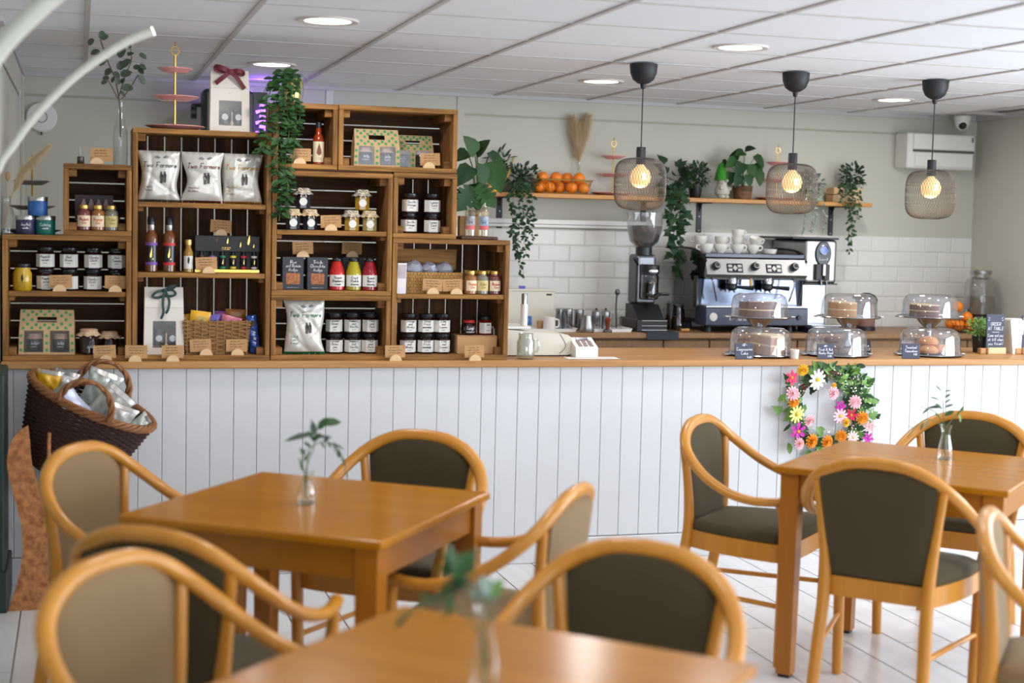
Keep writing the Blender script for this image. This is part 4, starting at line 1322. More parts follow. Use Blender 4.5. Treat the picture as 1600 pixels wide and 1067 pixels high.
def carrier(px, py, Y, z, w, h, label, rz=0, jars=True):
    t = thing('jar_carrier', label, 'gift carrier', (XA(px, py, Y), Y, z), rz, 'spotted kraft jar carriers')
    W2, d = w / 2, .085
    mb = MB()
    f = lambda zz: 0 if zz < h * .55 else (zz - h * .55) / (h * .45) * d * .42
    P = lambda x, zz: (x * (1 - .05 * zz / h), f(zz), zz)
    wins = [(-W2 * .82, -W2 * .12, h * .05, h * .54), (W2 * .12, W2 * .82, h * .05, h * .54), (-W2 * .36, W2 * .36, h * .72, h * .84)]
    xs = [-W2, -W2 * .82, -W2 * .12, W2 * .12, W2 * .82, W2]
    def strip(a, b_, c, e):
        mb.add([P(a, c), P(b_, c), P(b_, e), P(a, e)], [(0, 1, 2, 3)])
    z0, z1 = h * .05, h * .54
    for a, b_ in ((xs[0], xs[1]), (xs[2], xs[3]), (xs[4], xs[5])):
        strip(a, b_, z0, z1)
    strip(-W2, W2, 0, z0)
    strip(-W2, W2, z1, h * .55)
    strip(-W2, W2, h * .55, h * .72)
    strip(-W2, -W2 * .36, h * .72, h * .84)
    strip(W2 * .36, W2, h * .72, h * .84)
    strip(-W2, W2, h * .84, h)
    Q = lambda x, zz: (x * (1 - .05 * zz / h), d - f(zz), zz)
    mb.add([Q(-W2, 0), Q(W2, 0), Q(W2, h * .55), Q(-W2, h * .55), Q(-W2, h * .72), Q(W2, h * .72)], [(0, 3, 2, 1), (3, 4, 5, 2)])
    for s in (-1, 1):
        mb.add([P(s * W2, 0), Q(s * W2, 0), Q(s * W2, h * .55), P(s * W2, h * .55), P(s * W2, h)], [(0, 1, 2, 3), (3, 2, 4)])
    mb.add([P(-W2, 0), P(W2, 0), Q(W2, 0), Q(-W2, 0)], [(0, 1, 2, 3)])
    bx = part('board', mb.mesh('board', M_spotk, False), t)
    R = random.Random(int(px))
    dm = MB()
    def dot(x, zz):
        p = P(x, zz)
        n = 7
        r = .0068
        sl = d * .42 / (h * .45) if zz > h * .55 else 0
        dm.add([(p[0] + r * math.cos(2 * PI * i / n), p[1] - .0008 + sl * r * math.sin(2 * PI * i / n), p[2] + r * math.sin(2 * PI * i / n)) for i in range(n)], [tuple(range(n))])
    for iz, zz in enumerate([h * v for v in (.60, .68, .78, .88, .95)]):
        for ix in range(6):
            x = -W2 * .86 + W2 * 1.72 * (ix + (.5 if iz % 2 else 0)) / 5.5
            if abs(x) < W2 * .9 and not (abs(x) < W2 * .44 and .70 < zz / h < .86):
                dot(x, zz + R.uniform(-.003, .003))
    for zz in (.1, .26, .42):
        for x in (-W2 * .92, 0, W2 * .92):
            dot(x, h * zz)
    part('dot_print', dm.mesh('dot_print', M_dot, False), bx, kind='stuff')
    part('window_film', MB().add([(wins[0][0], .001, z0), (wins[0][1], .001, z0), (wins[0][1], .001, z1), (wins[0][0], .001, z1), (wins[1][0], .001, z0), (wins[1][1], .001, z0), (wins[1][1], .001, z1), (wins[1][0], .001, z1)], [(0, 1, 2, 3), (4, 5, 6, 7)]).mesh('window_film', M_cello, False), bx)
    for s in (-1, 1):
        j = part('jar', cm('carjar', lambda: MB().lathe([(.030, 0), (.033, .004), (.033, .055), (.027, .066)], 16).mesh('jar', M_darkin)), t, (s * W2 * .47, d * .5, .006))
        part('cloth_cover', cm('carcl', lambda: MB().lathe([(.038, .058), (.030, .066), (.029, .08), (.0001, .083)], 18).mesh('cloth_cover', M_peach)), j)
        part('lettering', cm('carlt', lambda: lettering([('Jelly', 1.0), ('preserve', .5)], .011, M_chalk, width=.036, bend=.034)), j, (0, -.0345, .034))
    return t
carrier(73, 557, 6.46, B1, .225, .185, 'green-spotted kraft carrier with two jars in the bottom of the far left crate', -.06)
carrier(589, 261, 6.46, B6, .205, .165, 'front green-spotted kraft carrier with two jars in the wide top crate')
carrier(645, 261, 6.545, B6, .19, .15, 'rear green-spotted kraft carrier half hidden in the wide top crate', -.05)
fabric_jar(None, XA(139, 557, 6.48), 6.48, B1, 'taller dark jar with a spotted cloth lid in the far left crate', M_darkin, M_peach, .039, .085, False, lines=['Jelly'], bow=False)
fabric_jar(None, XA(171, 557, 6.50), 6.50, B1, 'shorter dark jar with a spotted cloth lid in the far left crate', M_darkin, M_peach, .037, .073, False, lines=['Jelly'], bow=False)
M_pear = mat('honey pear preserve', C(170, 132, 36), .1, spec=.6, noise=(20., .4, C(128, 92, 18)))
M_pear2 = mat('pale pear preserve', C(160, 146, 92), .1, spec=.6)
M_ind = mat('inky preserve', C(34, 34, 46), .1, spec=.6)
for (px, py, Y, zz, cn, cl, lb) in ((457, 354, 6.45, 0, M_ind, M_hess, 'left inky jar with twine bow on the middle crate shelf'), (484, 354, 6.46, 0, M_ind, M_hess, 'right inky jar with twine bow on the middle crate shelf'),
                                 (473, 354, 6.48, 1, M_ind, M_greyh, 'inky jar with grey cloth lid stacked on two others, beside the trailing plant'), (549, 355, 6.45, 0, M_pear, M_greyh, 'lower left honey-coloured jar with grey cloth lid'),
                                 (577, 355, 6.46, 0, M_pear2, M_hess, 'lower right pale jar with hessian lid'), (565, 355, 6.48, 1, M_pear, M_greyh, 'honey-coloured jar stacked on the two pale jars')):
    fabric_jar(None, XA(px, py, Y), Y, S4 + zz * .0915, lb, cn, cl, .033, .068, octo=True)

# hot sauce bottle
t = thing('hot_sauce_bottle', 'hot sauce bottle with cream label alone in the small top crate', 'bottle', (XA(497, 257, 6.47), 6.47, B6))
part('body', MB().lathe([(.021, 0), (.0245, .004), (.0245, .105), (.020, .122), (.012, .136), (.0115, .160)], 22).mesh('body', mat('chilli sauce', C(150, 52, 16), .06, spec=.7)), t)
part('cap', MB().lathe([(.0135, 0), (.0135, .024), (.0001, .025)], 18).mesh('cap', M_lidblack), t, (0, 0, .159))
lb = part('label', MB().grid(lambda u, v: (.0249 * math.sin(-1.25 + 2.5 * u), -.0249 * math.cos(-1.25 + 2.5 * u), .012 + .088 * v), 12, 1).mesh('label', mat('cream paper', C(226, 214, 180), .7)), t)
part('emblem', MB().prism([(-.011, -.012), (0, -.022), (.011, -.012), (.009, .002), (0, .032), (-.009, .002)], -.0006, .0004).mesh('emblem', mat('copper print', C(120, 62, 32), .4), False), lb, (0, -.0258, .062))
part('lettering', scribble(2, .03, .004, M_ink, 6), lb, (0, -.0262, .026))

# fudge boxes and dressings
def fudge_box(px0, px1, lines, label, Y=6.45):
    a, b_ = XA(px0, 452, Y), XA(px1, 452, Y)
    w = b_ - a
    t = thing('fudge_box', label, 'box', ((a + b_) / 2, Y, B4), 0, 'charcoal fudge boxes')
    h, d = .142, .07
    part('carton', MB().cbox(-w / 2, w / 2, 0, d, 0, h, .0015).mesh('carton', mat('charcoal card', C(52, 54, 62), .6), False), t)
    part('fudge_picture', MB().cbox(-w * .33, w * .33, -.0012, .002, .024, .072, .001).mesh('fudge_picture', mat('fudge cubes', C(196, 120, 66), .5, noise=(75., .9, C(92, 48, 26))), False), t)
    part('lettering', lettering(lines, .0125, M_chalk, width=w * .7, w=.0022), t, (0, -.0012, h * .74))
    part('small_lettering', scribble(1, w * .6, .004, M_chalk, 4), t, (0, -.0012, .010))
fudge_box(441, 474, ['Rum', 'and Raisin', 'fudge'], 'charcoal fudge box lettered Rum and Raisin, left of the pair')
fudge_box(480, 512, ['Triple', 'Chocolate', 'fudge'], 'charcoal fudge box lettered Chocolate, right of the pair')
price_card(473, 400, 6.475, B4 + .1422, 474, 'kraft price card standing on the left fudge box', seed=31)
t = thing('fudge_box', 'charcoal box hidden behind the dressing bottles', 'box', (XA(550, 452, 6.60), 6.57, B4), 0, 'charcoal fudge boxes')
part('carton', MB().cbox(-.05, .05, 0, .07, 0, .142, .0015).mesh('carton', mat('charcoal card', C(52, 54, 62), .6), False), t)
part('lettering', scribble(2, .06, .01, M_chalk, 4), t, (0, -.0012, .10))
price_card(550, 400, 6.60, B4 + .1422, 550, 'kraft price card above the yellow dressing bottle', seed=32)
def dressing(px, col, lines, label):
    t = thing('dressing_bottle', label, 'bottle', (XA(px, 452, 6.46), 6.46, B4), 0, 'squat dressing bottles with white labels')
    s = mat('sauce ' + label[:12], col, .08, spec=.6, noise=(18., .35, tuple(c * .6 for c in col[:3]) + (1,)))
    part('body', MB().lathe([(.029, 0), (.033, .004), (.034, .07), (.032, .085), (.021, .118), (.018, .128)], 24).mesh('body', s), t)
    part('cap', lid_mesh(.0205, .014, M_lidblack), t, (0, 0, .127))
    lb = part('label', cm('drl', lambda: MB().grid(lambda u, v: (.0345 * math.sin(-1.25 + 2.5 * u), -.0345 * math.cos(-1.25 + 2.5 * u), .018 + .05 * v), 14, 1).mesh('label', M_paper)), t)
    part('lettering', lettering(lines, .0105, M_inkb, width=.05, bend=.035, w=.0018), lb, (0, -.0352, .043))
dressing(526, C(188, 32, 28), ['Sweet', 'Raspberry', ('vinegar', .7)], 'red dressing bottle left of the yellow-green one')
dressing(552, C(168, 156, 30), ['Fruit', 'Pickle', ('dressing', .7)], 'yellow-green dressing bottle between two red ones')
dressing(577, C(150, 22, 38), ['Sweet', 'Berry', ('dressing', .7)], 'dark red dressing bottle at the right of the three')

# seagrass hamper with open lid and clear bags
xa, xb = XA(630, 457, 6.47), XA(722, 457, 6.47)
t = thing('seagrass_hamper', 'open seagrass hamper filled with clear bags in the right-hand crate', 'hamper', ((xa + xb) / 2, 6.555, S9))
w = xb - xa
def sea(wd, hh, d, rows):
    mb = MB()
    for k in range(rows):
        z = hh * (k + .5) / rows
        n = 34
        for i in range(n):
            for (x0_, x1_, y0_, y1_) in ((-wd / 2, wd / 2, -d / 2, -d / 2), (-wd / 2, wd / 2, d / 2, d / 2)):
                x = x0_ + (x1_ - x0_) * (i + .5) / n
                mb.box(x - wd / n * .42, x + wd / n * .42, y0_ - .004 + (.0022 if (i + k) % 2 else 0), y0_ + .004, z - hh / rows * .46, z + hh / rows * .46)
        for i in range(14):
            for x in (-wd / 2, wd / 2):
                y = -d / 2 + d * (i + .5) / 14
                mb.box(x - .004, x + .004, y - d / 14 * .42, y + d / 14 * .42, z - hh / rows * .46, z + hh / rows * .46)
    return mb
part('weave', sea(w, .095, .16, 7).mesh('weave', mat('seagrass', C(190, 142, 78), .7, noise=(90., .6, C(134, 92, 44))), False), t, kind='stuff')
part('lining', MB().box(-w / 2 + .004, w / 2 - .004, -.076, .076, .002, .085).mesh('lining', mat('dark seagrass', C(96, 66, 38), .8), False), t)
part('lid', MB().add([(-w / 2, 0, 0), (w / 2, 0, 0), (w / 2 + .012, .03, .095), (-w / 2 - .004, .03, .095), (-w / 2, .012, 0), (w / 2, .012, 0), (w / 2 + .012, .042, .095), (-w / 2 - .004, .042, .095)], [(0, 1, 2, 3), (7, 6, 5, 4), (0, 4, 5, 1), (1, 5, 6, 2), (2, 6, 7, 3), (3, 7, 4, 0)]).mesh('lid', mat('seagrass lid', C(176, 128, 72), .75, grain=('x', 9., .8, C(112, 74, 36)), bump=.6), False), t, (0, .045, .1))
R = random.Random(5)
for k, (bx, s) in enumerate(((-w * .28, 1.1), (0.0, .85), (w * .26, .9))):
    mb = MB()
    mb.ball((0, 0, 0), .045 * s, 14, 9, 1.0, .7, .75)
    mb.v = [(x + R.uniform(-.004, .004), y + R.uniform(-.004, .004), z + R.uniform(-.005, .005)) for x, y, z in mb.v]
    o = solid('clear_bag', mb.mesh('clear_bag', mat('frosted bag', C(170, 172, 186), .3, spec=.6), True, 25), ['crumpled clear bag at the left in the seagrass hamper', 'crumpled clear bag in the middle of the seagrass hamper', 'crumpled clear bag at the right in the seagrass hamper'][k], 'bag', (t.location.x + bx, t.location.y, S9 + .108))
t = thing('photo_card', 'narrow pale picture card standing left of the seagrass hamper', 'card', (XA(627, 457, 6.43), 6.43, S9), .25)
part('card', MB().box(-.022, .022, -.001, .001, 0, .135).mesh('card', mat('pale card', C(210, 206, 208), .5), False), t, rot=(0, .02, 0))
part('picture', MB().box(-.019, .019, -.0018, -.0012, .068, .128).mesh('picture', mat('faded picture', C(150, 146, 152), .5, noise=(30., .8, C(190, 176, 170))), False), t, rot=(0, .02, 0))

# cardboard box with two jars
t = thing('cardboard_box', 'plain cardboard box in the bottom right crate carrying two jars', 'box', ((XA(714, 553, 6.46) + XA(776, 553, 6.46)) / 2, 6.46, B9))
wbx = (XA(776, 553, 6.46) - XA(714, 553, 6.46)) / 2
part('box', MB().cbox(-wbx, wbx, 0, .12, 0, .082, .0015).mesh('box', M_kraft, False), t)
part('flap_line', MB().box(-wbx + .002, wbx - .002, -.0004, .0002, .0785, .0795).mesh('flap_line', M_ink, False), t)
t2 = thing('jam_jar', 'dark jam jar with a red lid on the cardboard box', 'jar', (XA(732, 526, 6.50), 6.50, B9 + .0825))
part('body', MB().lathe([(.024, 0), (.033, .008), (.036, .028), (.030, .048), (.024, .056)], 22).mesh('body', M_darkin), t2)
part('lid', lid_mesh(.0265, .013, mat('red lid', C(170, 36, 40), .35)), t2, (0, 0, .055))
part('lettering', lettering(['Lust', ('preserve', .6)], .013, M_chalk, width=.045, bend=.036), t2, (0, -.0375, .026))
hex_jar(XA(757, 526, 6.51), 6.51, B9 + .0825, ('Jam', ''), 'jar with a plain white label on the cardboard box', mat('red jam glass', C(104, 22, 24), .08, spec=.6), 'jars on the cardboard box', rz=.25, w=.034, hb=.068)

# ------------------------------------------------------------------ foliage helpers
def leaf_mesh(kind, m_):
    def mk():
        mb = MB()
        if kind == 'oval':
            prof = [(0, 0), (.18, .20), (.26, .45), (.2, .75), (0, 1.0)]
        elif kind == 'lance':
            prof = [(0, 0), (.11, .25), (.13, .5), (.08, .8), (0, 1.0)]
        elif kind == 'heart':
            prof = [(0, .06), (.26, -.06), (.40, .18), (.34, .52), (.16, .82), (0, 1.0)]
        elif kind == 'round':
            prof = [(0, 0), (.26, .12), (.36, .42), (.30, .75), (0, 1.0)]
        elif kind == 'ivy':
            prof = [(0, .04), (.22, -.06), (.34, .10), (.48, .30), (.26, .40), (.24, .62), (.10, .78), (0, 1.0)]
        elif kind == 'monstera':
            prof = [(0, .06), (.24, -.08), (.40, .06), (.22, .14), (.46, .24), (.44, .34), (.22, .36), (.42, .50), (.36, .60), (.18, .58), (.30, .74), (.2, .82), (0, 1.0)]
        n = len(prof)
        sag = lambda y: -.18 * y * y
        vs = [(0, y, sag(y)) for x, y in prof]
        vs += [(x, y, sag(y) + x * .28) for x, y in prof]
        vs += [(-x, y, sag(y) + x * .28) for x, y in prof]
        fs = []
        for i in range(n - 1):
            fs.append((i, n + i, n + i + 1, i + 1))
            fs.append((i + 1, 2 * n + i + 1, 2 * n + i, i))
        mb.add(vs, fs)
        return mb.mesh('leaf', m_, True, 70)
    return cm(('leaf', kind, m_.name), mk)
def orient(pos, d, up, s):
    d = Vector(d).normalized()
    up = Vector(up)
    x = d.cross(up)
    if x.length < 1e-4:
        x = d.orthogonal()
    x.normalize()
    z = x.cross(d)
    M4 = Matrix((x, d, z)).transposed().to_4x4()
    M4 = Matrix.Translation(Vector(pos)) @ M4 @ Matrix.Scale(s, 4)
    return M4
def leaf(parent, me, pos, d, up, s):
    o = bpy.data.objects.new('leaf', me)
    COL.objects.link(o)
    o.parent = parent
    o.matrix_local = orient(pos, d, up, s)
    return o
def leaves_joined(name, parent, me, items, m_):
    """many small leaves as one stuff part"""
    mb = MB()
    V0 = [v.co.copy() for v in me.vertices]
    F0 = [tuple(p.vertices) for p in me.polygons]
    for (pos, d, up, s) in items:
        M4 = orient(pos, d, up, s)
        mb.add([M4 @ v for v in V0], F0)
    return part(name, mb.mesh(name, m_, True, 70), parent, kind='stuff')
def rv(R, s=1.0):
    return Vector((R.uniform(-s, s), R.uniform(-s, s), R.uniform(-s, s)))

# ------------------------------------------------------------------ items on top of the crates
# tall glass bottle with eucalyptus
Yv = 6.52
bp = Vector((XA(188, 254, Yv), Yv, T2Z))
t = thing('eucalyptus_bottle', 'tall clear glass bottle with a eucalyptus branch on the small left crate', 'vase', bp)
part('bottle', MB().lathe([(.027, .0), (.030, .004), (.030, .14), (.024, .17), (.012, .22), (.0105, .275), (.013, .28)], 24, cap=False).mesh('bottle', M_glass), t)
part('bottle_base', MB().lathe([(.0001, .003), (.028, .003)], 20, cap=False).mesh('bottle_base', M_glassg), t)
def lp(px, py):
    return at(px, py, Yv) - bp
st = part('stem', MB().tube(smooth_path([(0, 0, .12), lp(187, 165), lp(180, 125), lp(168, 95), lp(157, 62)], 4), .0026, 6).tube(smooth_path([lp(186, 150), lp(195, 120), lp(205, 95), lp(204, 76)], 4), .002, 6)
          .tube(smooth_path([lp(186, 158), lp(176, 138), lp(168, 124)], 4), .002, 6).tube(smooth_path([lp(190, 155), lp(205, 135), lp(216, 116)], 4), .002, 6).mesh('stem', M_stem), t)
LE = [(157, 62, 160, 52, .07), (158, 62, 168, 54, .06), (147, 62, 136, 70, .06), (157, 80, 140, 84, .075), (168, 92, 150, 100, .09), (165, 85, 176, 76, .055), (186, 90, 192, 78, .08), (200, 88, 208, 80, .06), (204, 76, 200, 68, .035), (217, 84, 231, 92, .06),
      (175, 108, 160, 118, .065), (178, 112, 184, 120, .06), (184, 108, 190, 100, .075), (192, 104, 200, 95, .075), (188, 118, 205, 112, .08), (180, 122, 172, 128, .05), (208, 105, 224, 104, .06), (217, 103, 238, 108, .065), (218, 106, 224, 116, .055),
      (171, 122, 158, 121, .05), (168, 128, 155, 130, .05), (190, 130, 194, 122, .05), (216, 118, 230, 136, .075), (190, 140, 206, 135, .09), (188, 146, 196, 149, .07), (186, 132, 180, 118, .06)]
Rl = random.Random(11)
for (x0, y0, x1, y1, s) in LE:
    a, b_ = lp(x0, y0) + Vector((0, Rl.uniform(-.02, .02), 0)), lp(x1, y1)
    leaf(t, leaf_mesh('round', M_leafe), a, b_ - a + Vector((0, Rl.uniform(-.02, .02), 0)), Vector((Rl.uniform(-.5, .5), -1, .5)), s * .62)

# three-tier cake stands
def cake_tier(px, base_py, Y, z, hs, rs, label, china, finial=True):
    t = thing('tiered_cake_stand', label, 'cake stand', (XA(px, base_py, Y), Y, z), 0, 'three-tier cake stands with gilt stems')
    for h, r in zip(hs, rs):
        def pl():
            mb = MB()
            n = 48
            vs, fs = [], []
            pr = [(.0001, .002), (.55, .002), (.62, .0), (.70, .004), (1.0, .016), (1.0, .019), (.70, .0085), (.0001, .0065)]
            for j, (rr, zz) in enumerate(pr):
                for i in range(n):
                    a = 2 * PI * i / n
                    q = rr * r * (1 + (.025 * math.cos(16 * a) if rr > .9 else 0))
                    vs.append((q * math.cos(a), q * math.sin(a), zz))
            for j in range(len(pr) - 1):
                for i in range(n):
                    fs.append((j * n + i, j * n + (i + 1) % n, (j + 1) * n + (i + 1) % n, (j + 1) * n + i))
            return mb.add(vs, fs).mesh('plate', china)
        part('plate', cm(('tier', round(r, 3), china.name), pl), t, (0, 0, h))
    top = hs[-1] + .075
    sp = part('stem', MB().tube([(0, 0, hs[0] + .006), (0, 0, top)], .0042, 8).mesh('stem', M_gold), t)
    part('ring_handle', cm('ringh', lambda: MB().tube([(.016 * math.cos(2 * PI * i / 18), 0, .018 + .018 * math.sin(2 * PI * i / 18)) for i in range(18)], .0026, 6, closed=True).lathe([(.006, .036), (.002, .046), (.004, .050), (.0001, .056)], 8).mesh('ring_handle', M_gold)), sp, (0, 0, top))
cake_tier(273, 203, 6.54, T3Z, (.0, .125, .243), (.125, .10, .073), 'pink three-tier cake stand on the tall crate beside the gift bag', M_pink)
cake_tier(50, 362, 6.60, 1.452, (.0, .10, .205), (.115, .092, .072), 'grey three-tier cake stand with gilt ring on the far left crate, behind the tins', M_greyc)
# candle tins
def tin(px, py, z, col, words, label):
    t = thing('candle_tin', label, 'tin', (XA(px, py, 6.47), 6.47, z), 0, 'round candle tins')
    part('tin', cm(('tin', col), lambda: MB().lathe([(.038, 0), (.0395, .002), (.0395, .058), (.038, .06)], 28).mesh('tin', mat('tin %d %d' % (col[2] * 1000, col[1] * 1000), col, .4, noise=(160., .25, tuple(c * .7 for c in col[:3]) + (1,))))), t)
    part('lid', cm('tinlid', lambda: MB().lathe([(.0402, .0), (.0405, .001), (.0405, .016), (.039, .018), (.0001, .018)], 28).mesh('lid', M_steelb)), t, (0, 0, .0595))
    part('lettering', lettering(words, .011, M_chalk, width=.045, bend=.04, w=.0014), t, (0, -.0399, .034))
tin(40, 362, 1.452, C(48, 42, 78), ['Joyful', ('candle', .6)], 'navy candle tin at the lower left of the little tin pyramid')
tin(71, 362, 1.452, C(22, 110, 100), ['Calming', ('candle', .6)], 'green candle tin at the lower right of the little tin pyramid')
tin(59, 333, 1.530, C(36, 92, 158), [], 'bright blue candle tin on top of the other two')
# vase with pampas and bunny tail
bp = Vector((XA(10, 360, 6.50), 6.50, 1.452))
t = thing('pampas_vase', 'glass vase with a pampas plume and a bunny tail on the far left crate', 'vase', bp)
part('vase', MB().lathe([(.030, 0), (.034, .003), (.034, .08), (.022, .11), (.018, .14), (.021, .155)], 24, cap=False).mesh('vase', M_glass), t)
lp = lambda px, py: at(px, py, 6.50) - bp
part('stem', MB().tube([lp(5, 350), lp(20, 300), lp(38, 265)], .002, 6).tube([lp(8, 350), lp(12, 285)], .0012, 5).mesh('stem', M_hess), t)
def plume(path, r, n, seed, m_=None):
    R = random.Random(seed)
    P = smooth_path(path, 8)
    mb = MB()
    for i in range(n):
        u = R.random()
        k = min(int(u * (len(P) - 1)), len(P) - 2)
        p = P[k].lerp(P[k + 1], u * (len(P) - 1) - k)
        ax = (P[k + 1] - P[k]).normalized()
        side = ax.orthogonal().normalized()
        side.rotate(Matrix.Rotation(R.uniform(0, 2 * PI), 3, ax))
        rr = r * (.35 + .65 * math.sin(PI * min(.98, u * .9 + .08)))
        q = p + side * rr * R.uniform(.4, 1) + ax * rr * R.uniform(.6, 1.8)
        w_ = side.cross(ax) * .0016
        mb.add([p - w_, p + w_, q], [(0, 1, 2)])
        w_ = ax.cross(w_).normalized() * .0016
        mb.add([p - w_, p + w_, q], [(0, 1, 2)])
    return mb.mesh('plume', m_ or M_pampas, False)
part('plume', plume([lp(22, 300), lp(38, 268), lp(75, 230)], .03, 1500, 1), t, kind='stuff')
part('bunny_tail', MB().ball(tuple(lp(12, 275)), .0095, 12, 10, 1, 1, 2.1).mesh('bunny_tail', mat('bunny tail', C(176, 140, 96), .9, noise=(200., .6, C(140, 104, 66)))), t)
# little dark bottle with a pale stick
t = thing('diffuser_bottle', 'little dark bottle with a pale reed left of the card on the small crate', 'bottle', (XA(126, 254, 6.45), 6.45, T2Z))
part('bottle', MB().lathe([(.014, 0), (.015, .002), (.014, .028), (.012, .030)], 16).mesh('bottle', mat('brown glass', C(66, 52, 42), .15)), t)
part('reed', MB().tube([(0, 0, .02), (-.006, 0, .066)], .0045, 6).mesh('reed', mat('pale reed', C(168, 160, 146), .7)), t)

# gold pot with trailing plant on the small top crate
Yp = 6.47
bp = Vector((XA(456, 160, Yp), Yp, T6))
t = thing('trailing_plant', 'trailing green plant in a gold pot spilling down the front of the crates', 'plant', bp)
part('pot', MB().lathe([(.030, 0), (.034, .003), (.046, .105), (.044, .107), (.040, .085)], 24).mesh('pot', mat('gold pot', C(206, 186, 110), .3, metal=.7)), t)
part('soil', MB().lathe([(.0001, .09), (.042, .09)], 18, cap=False).mesh('soil', mat('soil', C(50, 38, 30), .9)), t)
lp = lambda px, py, Y=6.38: at(px, py, Y) - bp
strands = [[(0, 0, .10), lp(440, 112, 6.42), lp(425, 135, 6.38), lp(418, 175), lp(416, 215), lp(408, 240)],
           [(0, 0, .10), lp(448, 116, 6.40), lp(436, 150, 6.37), lp(436, 200), lp(433, 260), lp(440, 300), lp(436, 345)],
           [(0, 0, .10), lp(452, 120, 6.39), lp(446, 155, 6.36), lp(452, 200), lp(446, 250), lp(450, 290), lp(443, 330)],
           [(0, 0, .10), lp(458, 118, 6.39), lp(460, 150, 6.36), lp(463, 185), lp(460, 225), lp(455, 262)],
           [(0, 0, .10), lp(462, 122, 6.42), lp(474, 135, 6.40), lp(470, 168, 6.37), lp(467, 205)],
           [(0, 0, .10), lp(430, 118, 6.44), lp(414, 140, 6.42), lp(407, 165, 6.40), lp(412, 195)],
           [(0, 0, .10), lp(470, 116, 6.46), lp(480, 128, 6.44)], [(0, 0, .10), lp(445, 108, 6.5), lp(428, 120, 6.48), lp(420, 150, 6.42)],
           [(0, 0, .10), lp(442, 130, 6.38), lp(428, 180), lp(440, 230), lp(444, 270), lp(456, 300)]]
mbs = MB()
Rl = random.Random(4)
lm = leaf_mesh('oval', M_leaf)
lmd = leaf_mesh('oval', M_leafd)
nl = 0
for S in strands:
    P = smooth_path(S, 9)
    mbs.tube(P, .0015, 5)
    for i in range(6, len(P) - 1, 1):
        for s in (-1, 1):
            if nl > 285 or Rl.random() < .18:
                continue
            d = Vector((s * Rl.uniform(.4, 1), Rl.uniform(-.9, .1), Rl.uniform(-.7, .35)))
            leaf(t, lm if Rl.random() < .6 else lmd, P[i] + rv(Rl, .006), d, Vector((Rl.uniform(-.4, .4), -.8, .8)), Rl.uniform(.032, .05))
            nl += 1
part('stems', mbs.mesh('stems', M_stemg), t)

# little bottles, carrier and monstera on the right end of the crates
ob = solid('slice_board', MB().cbox(-.085, .085, -.06, .06, 0, .014, .004).mesh('slice_board', mat('bark board', C(92, 62, 44), .7, noise=(40., .7, C(56, 36, 26))), False), 'dark bark-edged board under the two clear bottles', 'board', (XA(745, 371, 6.47), 6.475, T9))
M_cb = glass('clear gin glass', tint=(.88, .86, .78, 1), refl=.14, body=.10, bodycol=(.8, .75, .6, 1))
for k, px in enumerate((734, 755)):
    t = thing('gin_bottle', ['left clear spirit bottle with a colourful label on the bark board', 'right clear spirit bottle with a colourful label on the bark board'][k], 'bottle', (XA(px, 367, 6.46), 6.46, T9 + .0142), 0, 'clear spirit bottles')
    part('body', cm('ginb', lambda: MB().lathe([(.021, 0), (.0235, .003), (.0235, .105), (.019, .125), (.0085, .135), (.008, .165)], 20).mesh('body', M_cb)), t)
    part('cap', cm('gincap', lambda: MB().lathe([(.0095, 0), (.0095, .024), (.0001, .025)], 14).mesh('cap', M_lidblack)), t, (0, 0, .158))
    lb = part('label', cm(('ginl', k), lambda: MB().grid(lambda u, v: (.0239 * math.sin(-1.1 + 2.2 * u), -.0239 * math.cos(-1.1 + 2.2 * u), .03 + .06 * v), 10, 1).mesh('label', mat('picture label %d' % k, C(96, 124, 150) if k else C(120, 116, 120), .6, noise=(40., .8, C(190, 196, 200))))), t)
    part('label_foot', cm('ginf', lambda: MB().grid(lambda u, v: (.0242 * math.sin(-1.1 + 2.2 * u), -.0242 * math.cos(-1.1 + 2.2 * u), .03 + .018 * v), 10, 1).mesh('label_foot', mat('coral print', C(206, 96, 100), .6))), lb)
    part('lettering', scribble(1, .024, .01, mat('navy ink', C(40, 50, 90), .7), 3), lb, (0, -.0246, .062))
t = thing('kraft_carrier', 'plain kraft bottle carrier behind the clear spirit bottles', 'box', (XA(733, 371, 6.53), 6.53, T9 + .0142), 0)
part('carton', MB().cbox(-.05, .05, -.02, .02, 0, .09, .001).mesh('carton', M_kraft, False), t)
part('slot', MB().box(-.012, .012, -.0206, -.0202, .03, .07).mesh('slot', M_ink, False), t)
bp = Vector((XA(747, 372, 6.58), 6.58, T9))
t = thing('monstera_plant', 'notched-leaf houseplant in a striped woven pot at the right end of the crates', 'plant', bp)
part('pot', MB().lathe([(.04, 0), (.043, .003), (.047, .13), (.044, .132)], 24).mesh('pot', mat('striped weave', C(196, 172, 136), .85, grain=('x', 5., .9, C(96, 70, 50)), bump=.5)), t)
part('soil', MB().lathe([(.0001, .128), (.044, .128)], 18, cap=False).mesh('soil', mat('soil', C(50, 38, 30), .9)), t)
lp = lambda px, py, Y: at(px, py, Y) - bp
ML = [((742, 238), (733, 222), 6.50, .10), ((735, 262), (722, 278), 6.46, .115), ((752, 258), (756, 290), 6.46, .105), ((770, 255), (782, 300), 6.48, .14), ((730, 238), (716, 246), 6.55, .09), ((735, 298), (722, 318), 6.44, .12), ((752, 296), (765, 312), 6.44, .105),
      ((745, 240), (756, 226), 6.56, .09), ((765, 240), (786, 262), 6.55, .11), ((742, 290), (748, 322), 6.45, .11), ((724, 300), (716, 320), 6.50, .09)]
ms = MB()
